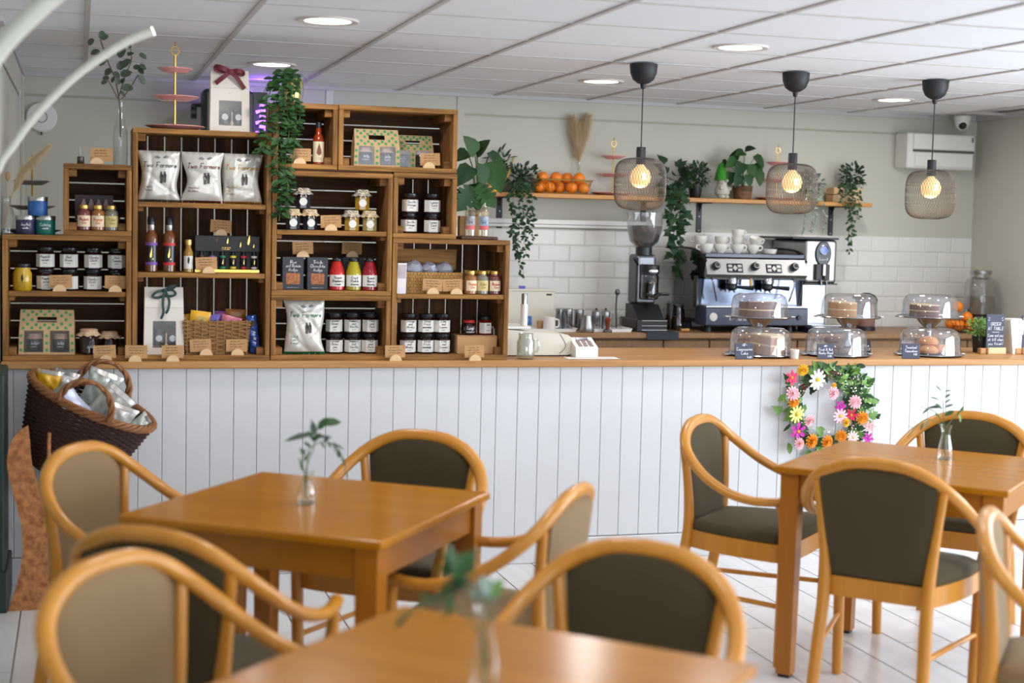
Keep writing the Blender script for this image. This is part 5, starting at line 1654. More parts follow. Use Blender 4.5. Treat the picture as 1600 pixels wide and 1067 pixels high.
for k, (a, b_, Y, s) in enumerate(ML):
    A, B = lp(*a, Y), lp(*b_, Y - .03)
    leaf(t, leaf_mesh('monstera' if k in (5, 6, 9, 10) else 'heart', M_leafd if k % 3 else M_leaf), A, B - A, Vector((.5 * (k % 3 - 1), -.8, .75)), s)
    ms.tube(smooth_path([(0, 0, .12), (A.x * .5, A.y * .4, max(.16, A.z * .8)), A], 5), .003, 6)
part('stems', ms.mesh('stems', M_stemg), t)

# ------------------------------------------------------------------ black stage light glowing purple, on the back wall behind the tall crate
Yl = 8.45
c = at(365, 178, Yl)
t = thing('purple_stage_light', 'black stage light glowing purple behind the gift bag', 'light', c)
part('housing', MB().rbox(-.17, .105, -.06, .14, -.125, .13, .02, 2).mesh('housing', M_black, False), t)
part('yoke', MB().tube([(-.20, .04, 0), (-.23, .04, .0)], .035, 10).tube([(-.21, .05, 0), (-.21, .20, .05), (0, .32, .08)], .012, 8).mesh('yoke', M_black), t)
M_purp = mat('purple tube', C(120, 60, 255), .4, emit=((.25, .06, 1.0, 1), 9.0))
for z in (-.085, -.03, .03):
    part('light_tube', cm('ptube', lambda: MB().tube([(0, 0, -.018), (.05, 0, -.006), (.06, .0, .014), (.02, 0, .02)], .009, 8).mesh('light_tube', M_purp)), t, (.118, -.05, z))
part('grille', MB().box(.106, .185, -.02, .1, -.125, .125).mesh('grille', M_black, False), t)
d = bpy.data.lights.new('stage_lamp', 'POINT')
d.energy = 4.5
d.color = (.30, .10, 1.0)
d.shadow_soft_size = .05
o = bpy.data.objects.new('stage_lamp', d)
COL.objects.link(o)
o.parent = t
o.location = (.15, .02, .20)

# wall alarm disc, security camera, white heater box
c = at(65, 183, YB - .001)
t = thing('smoke_alarm', 'round white alarm disc on the back wall at the upper left', 'alarm', (c.x, YB, c.z))
part('base', MB().lathe([(.083, 0), (.084, .012), (.076, .024), (.03, .028), (.0001, .028)], 32).mesh('base', M_white), t, rot=(PI / 2, 0, 0))
part('ring', MB().tube([(.03 * math.cos(2 * PI * i / 24), -.0285, .03 * math.sin(2 * PI * i / 24)) for i in range(24)], .0018, 5, closed=True).mesh('ring', M_seal), t)
part('pull', MB().tube([(0, -.012, -.083), (0, -.012, -.10)], .005, 8).mesh('pull', M_black), t)
c = at(1507, 197, 8.55)
t = thing('security_camera', 'white dome security camera under the ceiling in the right corner', 'camera', (c.x, 8.58, ZC - .006))
part('mount', MB().lathe([(.055, 0), (.055, -.016), (.05, -.03)], 24).mesh('mount', M_white), t)
hd = part('head', MB().lathe([(.05, -.028), (.048, -.05), (.036, -.075), (.018, -.088), (.0001, -.09)], 24).mesh('head', M_white), t)
part('lens', MB().ball((-.012, -.028, -.062), .026, 14, 10).mesh('lens', M_black), hd)
a, b_ = at(1428, 207, 8.6), at(1522, 266, 8.6)
t = thing('wall_heater', 'white boxy air unit high on the wall in the right corner', 'heater', (a.x, 8.61, b_.z))
wz, hz = b_.x - a.x, a.z - b_.z
part('casing', MB().cbox(-.035, wz, .0, YB - 8.611, 0, hz, .008).mesh('casing', M_white, False), t)
part('upper_panel', MB().cbox(.004, wz - .004, -.012, .001, hz * .54, hz - .006, .004).mesh('upper_panel', M_white, False), t)
part('lower_panel', MB().cbox(.02, wz - .012, -.010, .001, .012, hz * .46, .004).mesh('lower_panel', M_white, False), t)
part('groove', MB().box(.004, wz - .004, -.006, -.001, hz * .47, hz * .53).mesh('groove', M_seal, False), t)
part('badge', MB().box(wz - .03, wz - .015, -.0135, -.012, hz * .78, hz * .92).mesh('badge', M_greyc, False), t)

# ------------------------------------------------------------------ white arched lamps in the left foreground
def arc_lamp(pts, Y, r0, r1, label, foot):
    W_ = [at(px, py, Y) for px, py in pts]
    base = Vector((foot[0], Y, 0))
    t = thing('arched_lamp', label, 'lamp', base)
    P = smooth_path([Vector((0, 0, .02)), Vector((-.01, 0, .7))] + [p - base for p in W_], 8)
    k = len(P)
    part('tube', MB().tube(P, [r0 + (r1 - r0) * i / (k - 1) for i in range(k)], 20, cap=True).mesh('tube', mat('white lamp tube', C(204, 206, 194), .35)), t)
    part('foot_plate', MB().lathe([(.14, 0), (.145, .012), (.02, .03)], 24).mesh('foot_plate', mat('white lamp tube', C(204, 206, 194), .35)), t)
    return t, P, base
t, P, base = arc_lamp([(-14, 330), (-2, 262), (20, 228), (45, 193), (80, 154), (120, 117), (160, 88), (200, 64), (238, 49)], 4.75, .0115, .0145, 'white arched lamp tube curving in from the left, its cut end shining', (-.29,))
dv = (P[-1] - P[-2]).normalized()
M4 = orient(P[-1] - dv * .002, dv, (0, 0, 1), 1.0)
o = part('lit_end', MB().tube([(0, 0, 0), (0, .006, 0)], .0142, 20).mesh('lit_end', mat('lit lamp end', C(255, 255, 255), .3, emit=((1, 1, 1, 1), 2.5))), t)
o.matrix_local = M4
arc_lamp([(-75, 330), (-60, 200), (-35, 130), (0, 75), (45, 28), (90, -12), (150, -50), (230, -80)], 3.9, .026, .025, 'thicker white arched tube crossing the top left corner', (-.42,))

# ------------------------------------------------------------------ floating shelf with brackets
SZ, SY0 = 1.727, 8.55
t = thing('wall_shelf', 'long oak shelf on black brackets above the coffee machine', 'shelf', (0, 0, 0))
part('board', MB().cbox(XA(764, 297, SY0), XA(1363, 322, SY0), SY0, YB - .001, SZ - .026, SZ, .003).mesh('board', M_oaks, False), t)
for px in (780, 1005, 1092, 1298):
    x = XA(px, 330, YB)
    b_ = part('bracket', cm('brk', lambda: MB().cbox(-.018, .018, -.006, 0, -.20, 0, .002).cbox(-.018, .018, -.17, -.0, -.006, 0, .002).prism([(-.05, -.005), (-.004, -.06), (-.004, -.005)], -.002, .002, 'x').mesh('bracket', mat('bracket black', C(34, 36, 42), .5), False)), t, (x, YB - .001, SZ - .0265))
    for z in (-.03, -.085, -.175):
        part('screw', cm('scr', lambda: MB().ball((0, 0, 0), .006, 8, 6, 1, .5, 1).mesh('screw', M_steelb)), b_, (0, -.0065, z))

def pot_plant(px, py, Y, label, potm, pr, ph, n=0):
    bp = Vector((XA(px, py, Y), Y, SZ))
    t = thing('potted_plant', label, 'plant', bp, 0, 'plants along the wall shelf')
    if pr:
        part('pot', MB().lathe([(pr * .72, 0), (pr * .76, .003), (pr, ph), (pr * .95, ph + .002), (pr * .93, ph - .012)], 22).mesh('pot', potm), t)
        part('soil', MB().lathe([(.0001, ph - .014), (pr * .92, ph - .014)], 16, cap=False).mesh('soil', mat('soil', C(50, 38, 30), .9)), t)
    return t, bp
def trailing(t, bp, Y, strands, leafk, m_, size, dens, seed, stemm=None, single=False, r=.0012):
    R = random.Random(seed)
    mb = MB()
    items = []
    for S in strands:
        P = smooth_path([Vector(s) if len(s) == 3 and not isinstance(s[0], int) else at(s[0], s[1], s[2] if len(s) > 2 else Y) - bp for s in S], 7)
        mb.tube(P, r, 4)
        L = sum((P[i + 1] - P[i]).length for i in range(len(P) - 1))
        n = int(L * dens)
        for i in range(n):
            u = (i + R.random()) / n * (len(P) - 1)
            k = min(int(u), len(P) - 2)
            p = P[k].lerp(P[k + 1], u - k)
            d = Vector((R.uniform(-1, 1), R.uniform(-1, .2), R.uniform(-.9, .3)))
            items.append((p + rv(R, size * .25), d, Vector((R.uniform(-.5, .5), -1, R.uniform(.1, .9))), size * R.uniform(.7, 1.25)))
    part('stems', mb.mesh('stems', stemm or M_stemg), t)
    me = leaf_mesh(leafk, m_)
    if single:
        for it in items:
            leaf(t, me, *it)
    else:
        leaves_joined('foliage', t, me, items, m_)
def bushy(t, c, rad, leafk, m_, size, n, seed, squash=1.0, name='foliage'):
    R = random.Random(seed)
    items = []
    for i in range(n):
        v = rv(R).normalized() * (R.random() ** .5)
        p = Vector(c) + Vector((v.x * rad, v.y * rad * .8, v.z * rad * squash))
        items.append((p, v + rv(R, .6) + Vector((0, -.2, .2)), Vector((R.uniform(-.5, .5), -.6, .8)), size * R.uniform(.7, 1.25)))
    leaves_joined(name, t, leaf_mesh(leafk, m_), items, m_)

# gold watering can and a small dark plant at the left end
c = Vector((XA(772, 297, 8.66), 8.66, SZ))
t = thing('watering_can', 'gold watering can with a long spout half hidden by the notched-leaf plant', 'watering can', c)
part('body', MB().lathe([(.055, 0), (.058, .004), (.045, .10), (.04, .105)], 22).mesh('body', M_gold), t)
part('spout', MB().tube([(.05, 0, .03), (.09, -.01, .12), (.115, -.01, .21)], [.008, .006, .004], 8).mesh('spout', M_gold), t)
part('handle', MB().tube(smooth_path([(-.045, 0, .09), (-.09, 0, .10), (-.085, 0, .04), (-.054, 0, .02)], 5), .004, 8).mesh('handle', M_gold), t)
t, bp = pot_plant(779, 298, 8.72, 'small dark bushy plant behind the watering can', M_black, .035, .06)
bushy(t, (0, -.01, .16), .075, 'lance', M_leafd, .045, 120, 3, 1.3)

# trailing plant 1
t, bp = pot_plant(815, 299, 8.64, 'small-leaved trailing plant hanging left of the oranges', M_black, .05, .07)
bushy(t, (0, -.02, .09), .095, 'oval', M_leafd, .034, 190, 5, .95)
trailing(t, bp, 8.52, [[(0., 0., .07), (806, 290, 8.50), (800, 330), (803, 370), (807, 400)], [(0., 0., .07), (812, 292, 8.50), (812, 340), (809, 390), (813, 428)], [(0., 0., .07), (820, 292, 8.50), (824, 330), (820, 365), (822, 400)],
                       [(0., 0., .07), (828, 292, 8.50), (832, 325), (828, 350), (833, 372)], [(0., 0., .07), (803, 292, 8.50), (796, 310), (806, 345), (801, 372), (813, 410)], [(0., 0., .07), (816, 292, 8.50), (818, 345), (826, 385)]], 'oval', M_leafd, .034, 75, 6)

# oranges in a wire basket
xa, xb = XA(833, 298, 8.62), XA(926, 301, 8.62)
t = thing('wire_fruit_basket', 'brass wire basket of oranges on the wall shelf', 'basket', ((xa + xb) / 2, 8.66, SZ))
w2 = (xb - xa) / 2
mb = MB()
for z, s in ((.004, .84), (.085, 1.0)):
    P = []
    for k in range(40):
        a = 2 * PI * k / 40
        P.append((w2 * s * math.copysign(abs(math.cos(a)) ** .5, math.cos(a)), .075 * s * math.copysign(abs(math.sin(a)) ** .5, math.sin(a)), z))
    mb.tube(P, .003 if z < .05 else .0042, 5, closed=True)
part('rims', mb.mesh('rims', M_brassm), t)
mb = MB()
for k in range(46):
    a = 2 * PI * k / 46
    p = lambda s, z: (w2 * s * math.copysign(abs(math.cos(a)) ** .5, math.cos(a)), .075 * s * math.copysign(abs(math.sin(a)) ** .5, math.sin(a)), z)
    mb.tube([p(.84, .004), p(1.0, .085)], .0015, 4)
for k in range(9):
    x = -w2 * .78 + w2 * 1.56 * k / 8
    mb.tube([(x, -.06, .004), (x, .06, .004)], .0011, 4)
part('wires', mb.mesh('wires', M_brassm), t, kind='stuff')
for s in (-1, 1):
    part('handle', MB().tube(smooth_path([(s * w2, -.02, .085), (s * (w2 + .02), 0, .09), (s * w2, .02, .085)], 4), .0025, 6).mesh('handle', M_brassm), t)
om = cm('orange', lambda: MB().ball((0, 0, 0), .037, 20, 14, 1, 1, .95).mesh('orange', M_orange))
def orange(x, y, z, label, s=1.0, grp='oranges in the brass wire basket'):
    o = thing('orange', label, 'orange', (x, y, z), rnd.uniform(0, 6), grp)
    part('fruit', om, o, scale=s)
    part('stem_end', cm('ostem', lambda: MB().lathe([(.0001, .0365), (.004, .036), (.005, .0345)], 8).mesh('stem_end', M_stemg)), o, rot=(rnd.uniform(.3, 1.2), 0, 0))
    return o
OB = [(848, 268, 'left top orange, alone at the left of the upper layer'), (869, 268, 'second orange of the upper layer'), (886, 269, 'third orange of the upper layer, set back'), (905, 267, 'rightmost top orange of the basket'),
      (836, 288, 'leftmost orange seen through the wires'), (858, 287, 'second orange seen through the wires'), (874, 288, 'third orange seen through the wires, set back'), (893, 288, 'fourth orange seen through the wires'), (912, 287, 'rightmost orange seen through the wires')]
for px, py, l in OB:
    Y = 8.69 if 'set back' in l else 8.635
    p = at(px, py, Y)
    z = SZ + .040 if py > 280 else SZ + .098
    x = max(t.location.x - w2 + .044, min(t.location.x + w2 - .044, p.x))
    orange(x, Y, z, l + ' of the brass basket' if 'basket' not in l else l)

# pampas in a slim glass vase
c = Vector((XA(903, 299, 8.73), 8.73, SZ))
t = thing('pampas_stem_vase', 'slim glass vase with tall pampas plumes behind the oranges', 'vase', c)
part('vase', MB().lathe([(.024, 0), (.027, .003), (.02, .10), (.010, .15), (.012, .20)], 20, cap=False).mesh('vase', M_glass), t)
part('stem', MB().tube([(0, 0, .02), (0, 0, .34)], .004, 6).mesh('stem', M_hess), t)
for k, (a, b_) in enumerate((((0, 0, .20), (-.045, 0, .46)), ((0, 0, .22), (.0, .01, .42)), ((0, 0, .22), (.05, 0, .47)))):
    m1 = Vector(a).lerp(Vector(b_), .5)
    part('plume', plume([a, m1, b_], .062, 800, 20 + k), t, kind='stuff')

cake_tier(957, 300, 8.66, SZ, (.0, .115, .225), (.128, .10, .072), 'pink three-tier cake stand on the wall shelf left of the first pendant lamp', M_pink)
cake_tier(1213, 309, 8.66, SZ, (.0, .115, .225), (.128, .10, .072), 'pink three-tier cake stand on the wall shelf behind the second pendant lamp', M_pink)

# ivy
t, bp = pot_plant(1050, 305, 8.64, 'dark ivy hanging from the wall shelf beside the first pendant lamp', M_black, .05, .07)
R = random.Random(9)
items = []
for i in range(46):
    v = rv(R)
    items.append((Vector((v.x * .075, v.y * .06 - .02, .11 + v.z * .11)), v + Vector((0, -.6, 0)), Vector((0, -1, .5)), R.uniform(.05, .075)))
for it in items:
    leaf(t, leaf_mesh('ivy', M_leafd), *it)
trailing(t, bp, 8.52, [[(0., 0., .07), (1047, 300, 8.5), (1046, 345), (1049, 390), (1056, 410), (1060, 432)], [(0., 0., .07), (1055, 300, 8.5), (1060, 340), (1062, 378), (1066, 405)], [(0., 0., .07), (1062, 300, 8.5), (1070, 330), (1062, 355)],
                       [(0., 0., .07), (1050, 300, 8.5), (1053, 330), (1047, 370), (1052, 385)]], 'ivy', M_leafd, .058, 46, 10, single=True)
# bushy pot
t, bp = pot_plant(1086, 306, 8.66, 'round bushy plant in a black pot on the wall shelf', M_black, .045, .085)
bushy(t, (0, -.01, .145), .085, 'oval', M_leaf, .028, 300, 12, .9)
bushy(t, (0, -.02, .16), .08, 'oval', M_leafs, .016, 90, 13, .8, 'pale_tips')
# gnome
c = Vector((XA(1128, 307, 8.62), 8.62, SZ))
t = thing('garden_gnome', 'small stone gnome with a tall green felt hat on the wall shelf', 'gnome', c, .3)
M_stone = mat('pale stone', C(196, 192, 180), .8, noise=(40., .4, C(160, 156, 146)))
part('body', MB().lathe([(.032, .018), (.046, .03), (.048, .055), (.036, .085), (.03, .1)], 18).ball((-.018, -.015, .012), .02, 10, 8, 1, 1.3, .7).ball((.018, -.015, .012), .02, 10, 8, 1, 1.3, .7).ball((0, 0, .105), .034, 14, 10).mesh('body', M_stone), t)
part('beard', MB().lathe([(.004, -.05), (.022, -.02), (.028, .0), (.018, .016)], 14, (0, -.02, .095), 1, .7).mesh('beard', M_stone), t)
part('nose', MB().ball((0, -.042, .112), .010, 10, 8).mesh('nose', M_stone), t)
for s in (-1, 1):
    part('hand', cm('ghand', lambda: MB().ball((0, 0, 0), .013, 10, 8).mesh('hand', M_stone)), t, (s * .034, -.03, .065))
part('hat', MB().lathe([(.043, .0), (.042, .012), (.032, .055), (.022, .09), (.014, .105), (.0001, .112)], 18).mesh('hat', mat('green felt', C(58, 140, 44), .95, noise=(200., .4, C(40, 110, 32)))), t, (-.006, .006, .115))
# heart-leaf plant in woven pot
bp = Vector((XA(1160, 308, 8.65), 8.65, SZ))
t = thing('potted_plant', 'broad-leaved plant in a woven basket pot right of the gnome', 'plant', bp, 0, 'plants along the wall shelf')
part('pot', MB().lathe([(.05, 0), (.054, .003), (.064, .085), (.06, .087)], 24).mesh('pot', mat('woven pot', C(122, 88, 58), .8, grain=('x', 7., .9, C(66, 44, 30)), bump=.6)), t)
part('soil', MB().lathe([(.0001, .08), (.058, .08)], 18, cap=False).mesh('soil', mat('soil', C(50, 38, 30), .9)), t)
lp = lambda px, py, Y: at(px, py, Y) - bp
ms = MB()
for k, (a, b_, Y, s) in enumerate((((1162, 238), (1152, 240), 8.62, .07), ((1165, 234), (1174, 232), 8.64, .06), ((1150, 250), (1138, 258), 8.6, .085), ((1160, 256), (1152, 274), 8.57, .085), ((1172, 258), (1176, 276), 8.57, .085), ((1180, 244), (1191, 256), 8.62, .08),
                                   ((1142, 270), (1140, 288), 8.6, .08), ((1156, 274), (1150, 290), 8.56, .075), ((1184, 268), (1188, 284), 8.58, .085), ((1168, 274), (1172, 288), 8.55, .07), ((1136, 252), (1130, 260), 8.63, .06), ((1145, 248), (1150, 240), 8.66, .07), ((1178, 258), (1186, 266), 8.64, .08))):
    A, B = lp(*a, Y), lp(*b_, Y - .03)
    leaf(t, leaf_mesh('heart', M_leafd if k % 2 else M_leaf), A, B - A, Vector((.1 * (k % 3 - 1), -1, .7)), s * 1.15)
    ms.tube(smooth_path([(0, 0, .08), (A.x * .4, A.y * .4, max(.11, A.z * .7)), A], 4), .0022, 5)
part('stems', ms.mesh('stems', M_stemg), t)
# silvery trailing plant in a glass, wooden box and last trailing plant
t, bp = pot_plant(1262, 313, 8.68, 'pale silvery trailing plant in glass behind the second pendant lamp', M_glass, .04, .09)
bushy(t, (0, -.02, .12), .09, 'round', M_leafs, .026, 110, 15, .9)
trailing(t, bp, 8.53, [[(0., 0., .08), (1262, 300, 8.51), (1258, 335), (1253, 368)], [(0., 0., .08), (1270, 300, 8.51), (1270, 335), (1266, 362)], [(0., 0., .08), (1284, 300, 8.52), (1288, 335), (1285, 365)], [(0., 0., .08), (1274, 305, 8.52), (1276, 330), (1272, 352)]], 'oval', M_leafs, .026, 60, 16)
t = thing('wooden_planter_box', 'small pale wooden box under the right-hand trailing plant on the shelf', 'box', (XA(1318, 316, 8.66), 8.66, SZ), 0)
for z in (0.003, .052):
    part('slat', cm('pbs', lambda: MB().cbox(-.10, .10, -.05, -.04, 0, .043, .002).cbox(-.10, .10, .04, .05, 0, .043, .002).cbox(-.10, -.09, -.04, .04, 0, .043, .002).cbox(.09, .10, -.04, .04, 0, .043, .002).mesh('slat', M_birch, False)), t, (0, 0, z))
part('base', MB().box(-.098, .098, -.048, .048, 0, .004).mesh('base', M_birch, False), t)
t, bp = pot_plant(1326, 316, 8.66, 'dark trailing plant at the right end of the wall shelf', M_black, .036, .09)
bushy(t, (0, -.02, .16), .085, 'oval', M_leafd, .033, 170, 17, 1.1)
trailing(t, bp, 8.53, [[(0., 0., .1), (1330, 292, 8.5), (1334, 320), (1327, 350), (1326, 395)], [(0., 0., .1), (1322, 290, 8.5), (1328, 325), (1332, 365)], [(0., 0., .1), (1336, 290, 8.5), (1342, 310), (1338, 345)], [(0., 0., .1), (1316, 290, 8.5), (1312, 300), (1322, 325)], [(0., 0., .1), (1330, 290, 8.5), (1332, 340), (1329, 385)]], 'oval', M_leafd, .03, 75, 18)

# ------------------------------------------------------------------ pendant lamps
def pendant(px_top, py_top, px_s, y_top_s, y_bot_s, label):
    Yp = 6.66
    c = atz(px_top, py_top, ZC)
    x = c.x + (6.66 - c.y) * 0
    base = Vector((XA(px_top, py_top, Yp), Yp, ZC - .006))
    t = thing('pendant_lamp', label, 'lamp', base, 0, 'black wire-mesh pendant lamps')
    part('ceiling_cap', cm('pcap', lambda: MB().lathe([(.066, 0), (.0665, -.006), (.063, -.043), (.050, -.073), (.030, -.088), (.014, -.094), (.010, -.114), (.004, -.118)], 28).mesh('ceiling_cap', M_blackm)), t)
    zt = at(px_s, y_top_s, Yp).z - base.z       # top of the mesh shade
    zb_ = at(px_s, y_bot_s, Yp).z - base.z
    H = zt - zb_
    part('cord', MB().tube([(0, 0, -.11), (0, 0, zt + .05)], .0032, 8).mesh('cord', M_black), t)
    part('lamp_holder', cm('phold', lambda: MB().lathe([(.021, .052), (.0225, .05), (.0225, -.028), (.020, -.03)], 24).mesh('lamp_holder', M_blackm)), t, (0, 0, zt))
    def prof(v):
        """rounded-square profile: v 0 top .. 1 bottom -> r, z"""
        R0 = .124
        a = PI * v
        e = .52
        r = R0 * abs(math.sin(a)) ** e
        z = -H / 2 + H / 2 * math.copysign(abs(math.cos(a)) ** .52, math.cos(a))
        return max(r, .024) if v < .5 else max(r, .05), z
    def cage():
        mb = MB()
        n, k = 58, 36
        for s in (-1, 1):
            for i in range(n):
                a0 = 2 * PI * i / n
                P = []
                for j in range(k + 1):
                    r, z = prof(.03 + .94 * j / k)
                    a = a0 + s * 1.5 * j / k
                    P.append((r * math.cos(a), r * math.sin(a), z))
                mb.tube(P, .0010, 3, cap=False)
        for v in (.03, .97):
            r, z = prof(v)
            mb.tube([(r * math.cos(2 * PI * i / 30), r * math.sin(2 * PI * i / 30), z) for i in range(30)], .002, 5, closed=True)
        return mb.mesh('mesh_shade', mat('bronze wire', C(104, 94, 86), .5, metal=.4))
    part('mesh_shade', cm('cage', cage), t, (0, 0, zt))
    bl = part('bulb', cm('pbulb', lambda: MB().lathe([(.014, -.026), (.019, -.038), (.042, -.060), (.051, -.088), (.046, -.116), (.028, -.136), (.0001, -.142)], 20).mesh('bulb', mat('warm bulb glass', C(255, 214, 150), .2, emit=((1, .66, .32, 1), 0.6)))), t, (0, 0, zt))
    d = bpy.data.lights.new('pendant_bulb', 'POINT')
    d.energy = 1.7
    d.color = (1.0, .74, .45)
    d.shadow_soft_size = .05
    o = bpy.data.objects.new('pendant_bulb', d)
    COL.objects.link(o)
    o.parent = t
    o.location = (0, 0, zt - .155)
    part('glow_core', cm('pcore', lambda: MB().ball((0, -.03, -.09), .0215, 12, 8, 1, 1, 1.25).mesh('glow_core', mat('filament glow', C(255, 230, 190), .3, emit=((1, .78, .5, 1), 14.0)))), bl)
pendant(1006, 96, 1000, 247, 328, 'leftmost black wire-mesh pendant lamp, in front of the pink cake stand')
pendant(1244, 112, 1239, 256, 334, 'middle black wire-mesh pendant lamp, above the espresso machine')
pendant(1462, 128, 1457, 266, 342, 'rightmost black wire-mesh pendant lamp, in front of the white wall unit')

# ------------------------------------------------------------------ coffee corner on the back worktop
BZ = .915
# cream screen box, white soap pump and tray
a, b_ = at(795, 452, 8.5), at(865, 512, 8.5)
t = thing('till_screen', 'cream flat box of the till standing against the tiles', 'till', ((a.x + b_.x) / 2 - .05, 8.52, BZ))
ws = (b_.x - a.x) / 2 + .06
part('case', MB().rbox(-ws, ws, 0, .10, 0, a.z - BZ, .008, 2).mesh('case', M_cream, False), t)
part('rim', MB().cbox(-ws - .003, ws + .003, -.004, .104, a.z - BZ - .012, a.z - BZ + .003, .003).mesh('rim', M_cream, False), t)
part('badge', MB().rbox(ws - .055, ws - .02, -.003, .001, a.z - BZ - .035, a.z - BZ - .025, .002, 2).mesh('badge', M_black, False), t)
part('blue_badge', MB().box(-.02, .015, .0, .02, a.z - BZ + .003, a.z - BZ + .02).mesh('blue_badge', mat('blue badge', C(76, 80, 190), .4), False), t)
part('sticker', MB().box(.01, .06, -.0015, -.0005, .02, .075).mesh('sticker', mat('blue sticker', C(40, 130, 205), .5), False), t)
part('lettering', lettering(['18'], .026, M_paper, w=.004), t, (.025, -.002, .045))
def tray(px0, px1, py, Y, label):
    a, b_ = XA(px0, py, Y), XA(px1, py, Y)
    o = thing('serving_tray', label, 'tray', ((a + b_) / 2, Y + .02, BZ), 0, 'white trays on the coffee worktop')
    w = (b_ - a) / 2
    part('tray', MB().prism([(-w * .9, 0), (w * .9, 0), (w, .022), (w * .985, .022), (w * .89, .006), (-w * .89, .006), (-w * .985, .022), (-w, .022)], -.09, .09).mesh('tray', M_white, False), o)
    part('end_lip', MB().box(-w * .93, w * .93, -.092, -.088, 0, .018).box(-w * .93, w * .93, .088, .092, 0, .018).mesh('end_lip', M_white, False), o)
    return o
tray(803, 897, 514, 8.32, 'long white tray holding the mug and steel canisters')
tray(915, 982, 515, 8.32, 'shorter white tray holding shakers and the whisk jar')
TZ = BZ + .0065
def mug(px, py, Y, z, label, r=.036, h=.078):
    o = thing('white_mug', label, 'mug', (XA(px, py, Y), Y, z), 0)
    part('bowl', MB().lathe([(r * .9, 0), (r, .004), (r, h), (r * .93, h), (r * .9, .008), (.0001, .008)], 22).mesh('bowl', M_china), o)
    part('handle', MB().tube(smooth_path([(r * .95, 0, h * .82), (r * 1.6, 0, h * .75), (r * 1.6, 0, h * .3), (r * .95, 0, h * .22)], 5), .005, 8).mesh('handle', M_china), o)
mug(858, 510, 8.30, TZ, 'plain white mug in front of the steel canisters')
solid('kraft_tub', MB().lathe([(.024, 0), (.03, .05), (.028, .052)], 18).mesh('kraft_tub', M_kraft), 'small brown paper tub left of the white mug', 'tub', (XA(846, 508, 8.37), 8.37, TZ))
for k, (px, h, Y) in enumerate(((875, .11, 8.37), (887, .112, 8.33), (904, .112, 8.37))):
    t = thing('steel_canister', ['left steel canister on the long tray', 'middle steel canister on the long tray, nearest us', 'right steel canister beside the milk jug'][k], 'canister', (XA(px, 508, Y), Y, TZ if k < 2 else BZ), 0, 'steel canisters')
    part('body', MB().lathe([(.028, 0), (.029, .003), (.029, h)], 22).mesh('body', M_steel), t)
    part('lid', MB().lathe([(.030, 0), (.030, .012), (.022, .016), (.0001, .017)], 22).mesh('lid', M_steelb), t, (0, 0, h))
t = thing('milk_jug', 'brushed steel milk jug on the worktop edge', 'jug', (XA(917, 515, 8.22), 8.22, BZ))
part('body', MB().lathe([(.040, 0), (.043, .006), (.041, .035), (.032, .075), (.031, .10), (.028, .10), (.029, .07), (.037, .03), (.0001, .01)], 26).mesh('body', M_steelb), t)
part('spout', MB().prism([(-.01, -.03), (0, -.048), (.01, -.03)], .082, .104, 'z').mesh('spout', M_steelb, False), t, rot=(0, 0, -PI / 2))
part('handle', MB().tube(smooth_path([(.0, .032, .09), (.0, .065, .085), (.0, .068, .04), (.0, .04, .025)], 5), .005, 8).mesh('handle', M_steelb), t)
for k, px in enumerate((931, 946)):
    t = thing('chocolate_shaker', ['left steel shaker with a dotted lid', 'right steel shaker with a dotted lid'][k], 'shaker', (XA(px, 510, 8.33), 8.33, TZ), 0, 'steel shakers')
    part('body', cm('shkb', lambda: MB().lathe([(.024, 0), (.026, .003), (.026, .09)], 20).mesh('body', M_steel)), t)
    part('lid', cm('shkl', lambda: MB().lathe([(.027, 0), (.027, .02), (.015, .028), (.0001, .029)], 20).mesh('lid', M_steelb)), t, (0, 0, .09))
    part('knob', cm('shkk', lambda: MB().ball((0, 0, .125), .007, 10, 6).mesh('knob', M_black)), t)
t = thing('coffee_tamper', 'coffee tamper with a red wooden handle on the worktop edge', 'tamper', (XA(949, 516, 8.21), 8.21, BZ))
part('base', MB().lathe([(.027, 0), (.028, .003), (.028, .016), (.010, .022)], 22).mesh('base', M_steel), t)
part('handle', MB().lathe([(.010, .02), (.011, .05), (.017, .07), (.018, .082), (.010, .09), (.0001, .091)], 18).mesh('handle', mat('red wood', C(132, 52, 26), .3, coat=.3)), t)
t = thing('utensil_jar', 'clear jar holding a whisk and thin spoons', 'jar', (XA(963, 508, 8.36), 8.36, TZ))
part('jar', MB().lathe([(.030, 0), (.032, .003), (.032, .09), (.034, .095)], 22, cap=False).mesh('jar', M_glass), t)
part('whisk', MB().tube([(0, 0, .01), (-.006, 0, .14), (-.002, 0, .21)], .006, 8).ball((.0, 0, .225), .016, 10, 8, 1, 1, 1.2).mesh('whisk', mat('dark steel', C(96, 96, 98), .3, metal=.9)), t)
for k in range(2):
    part('spoon', MB().tube([(-.01, .005, .01), (.03 + .012 * k, .0, .11 + .02 * k)], .003, 6).mesh('spoon', M_steelb), t)

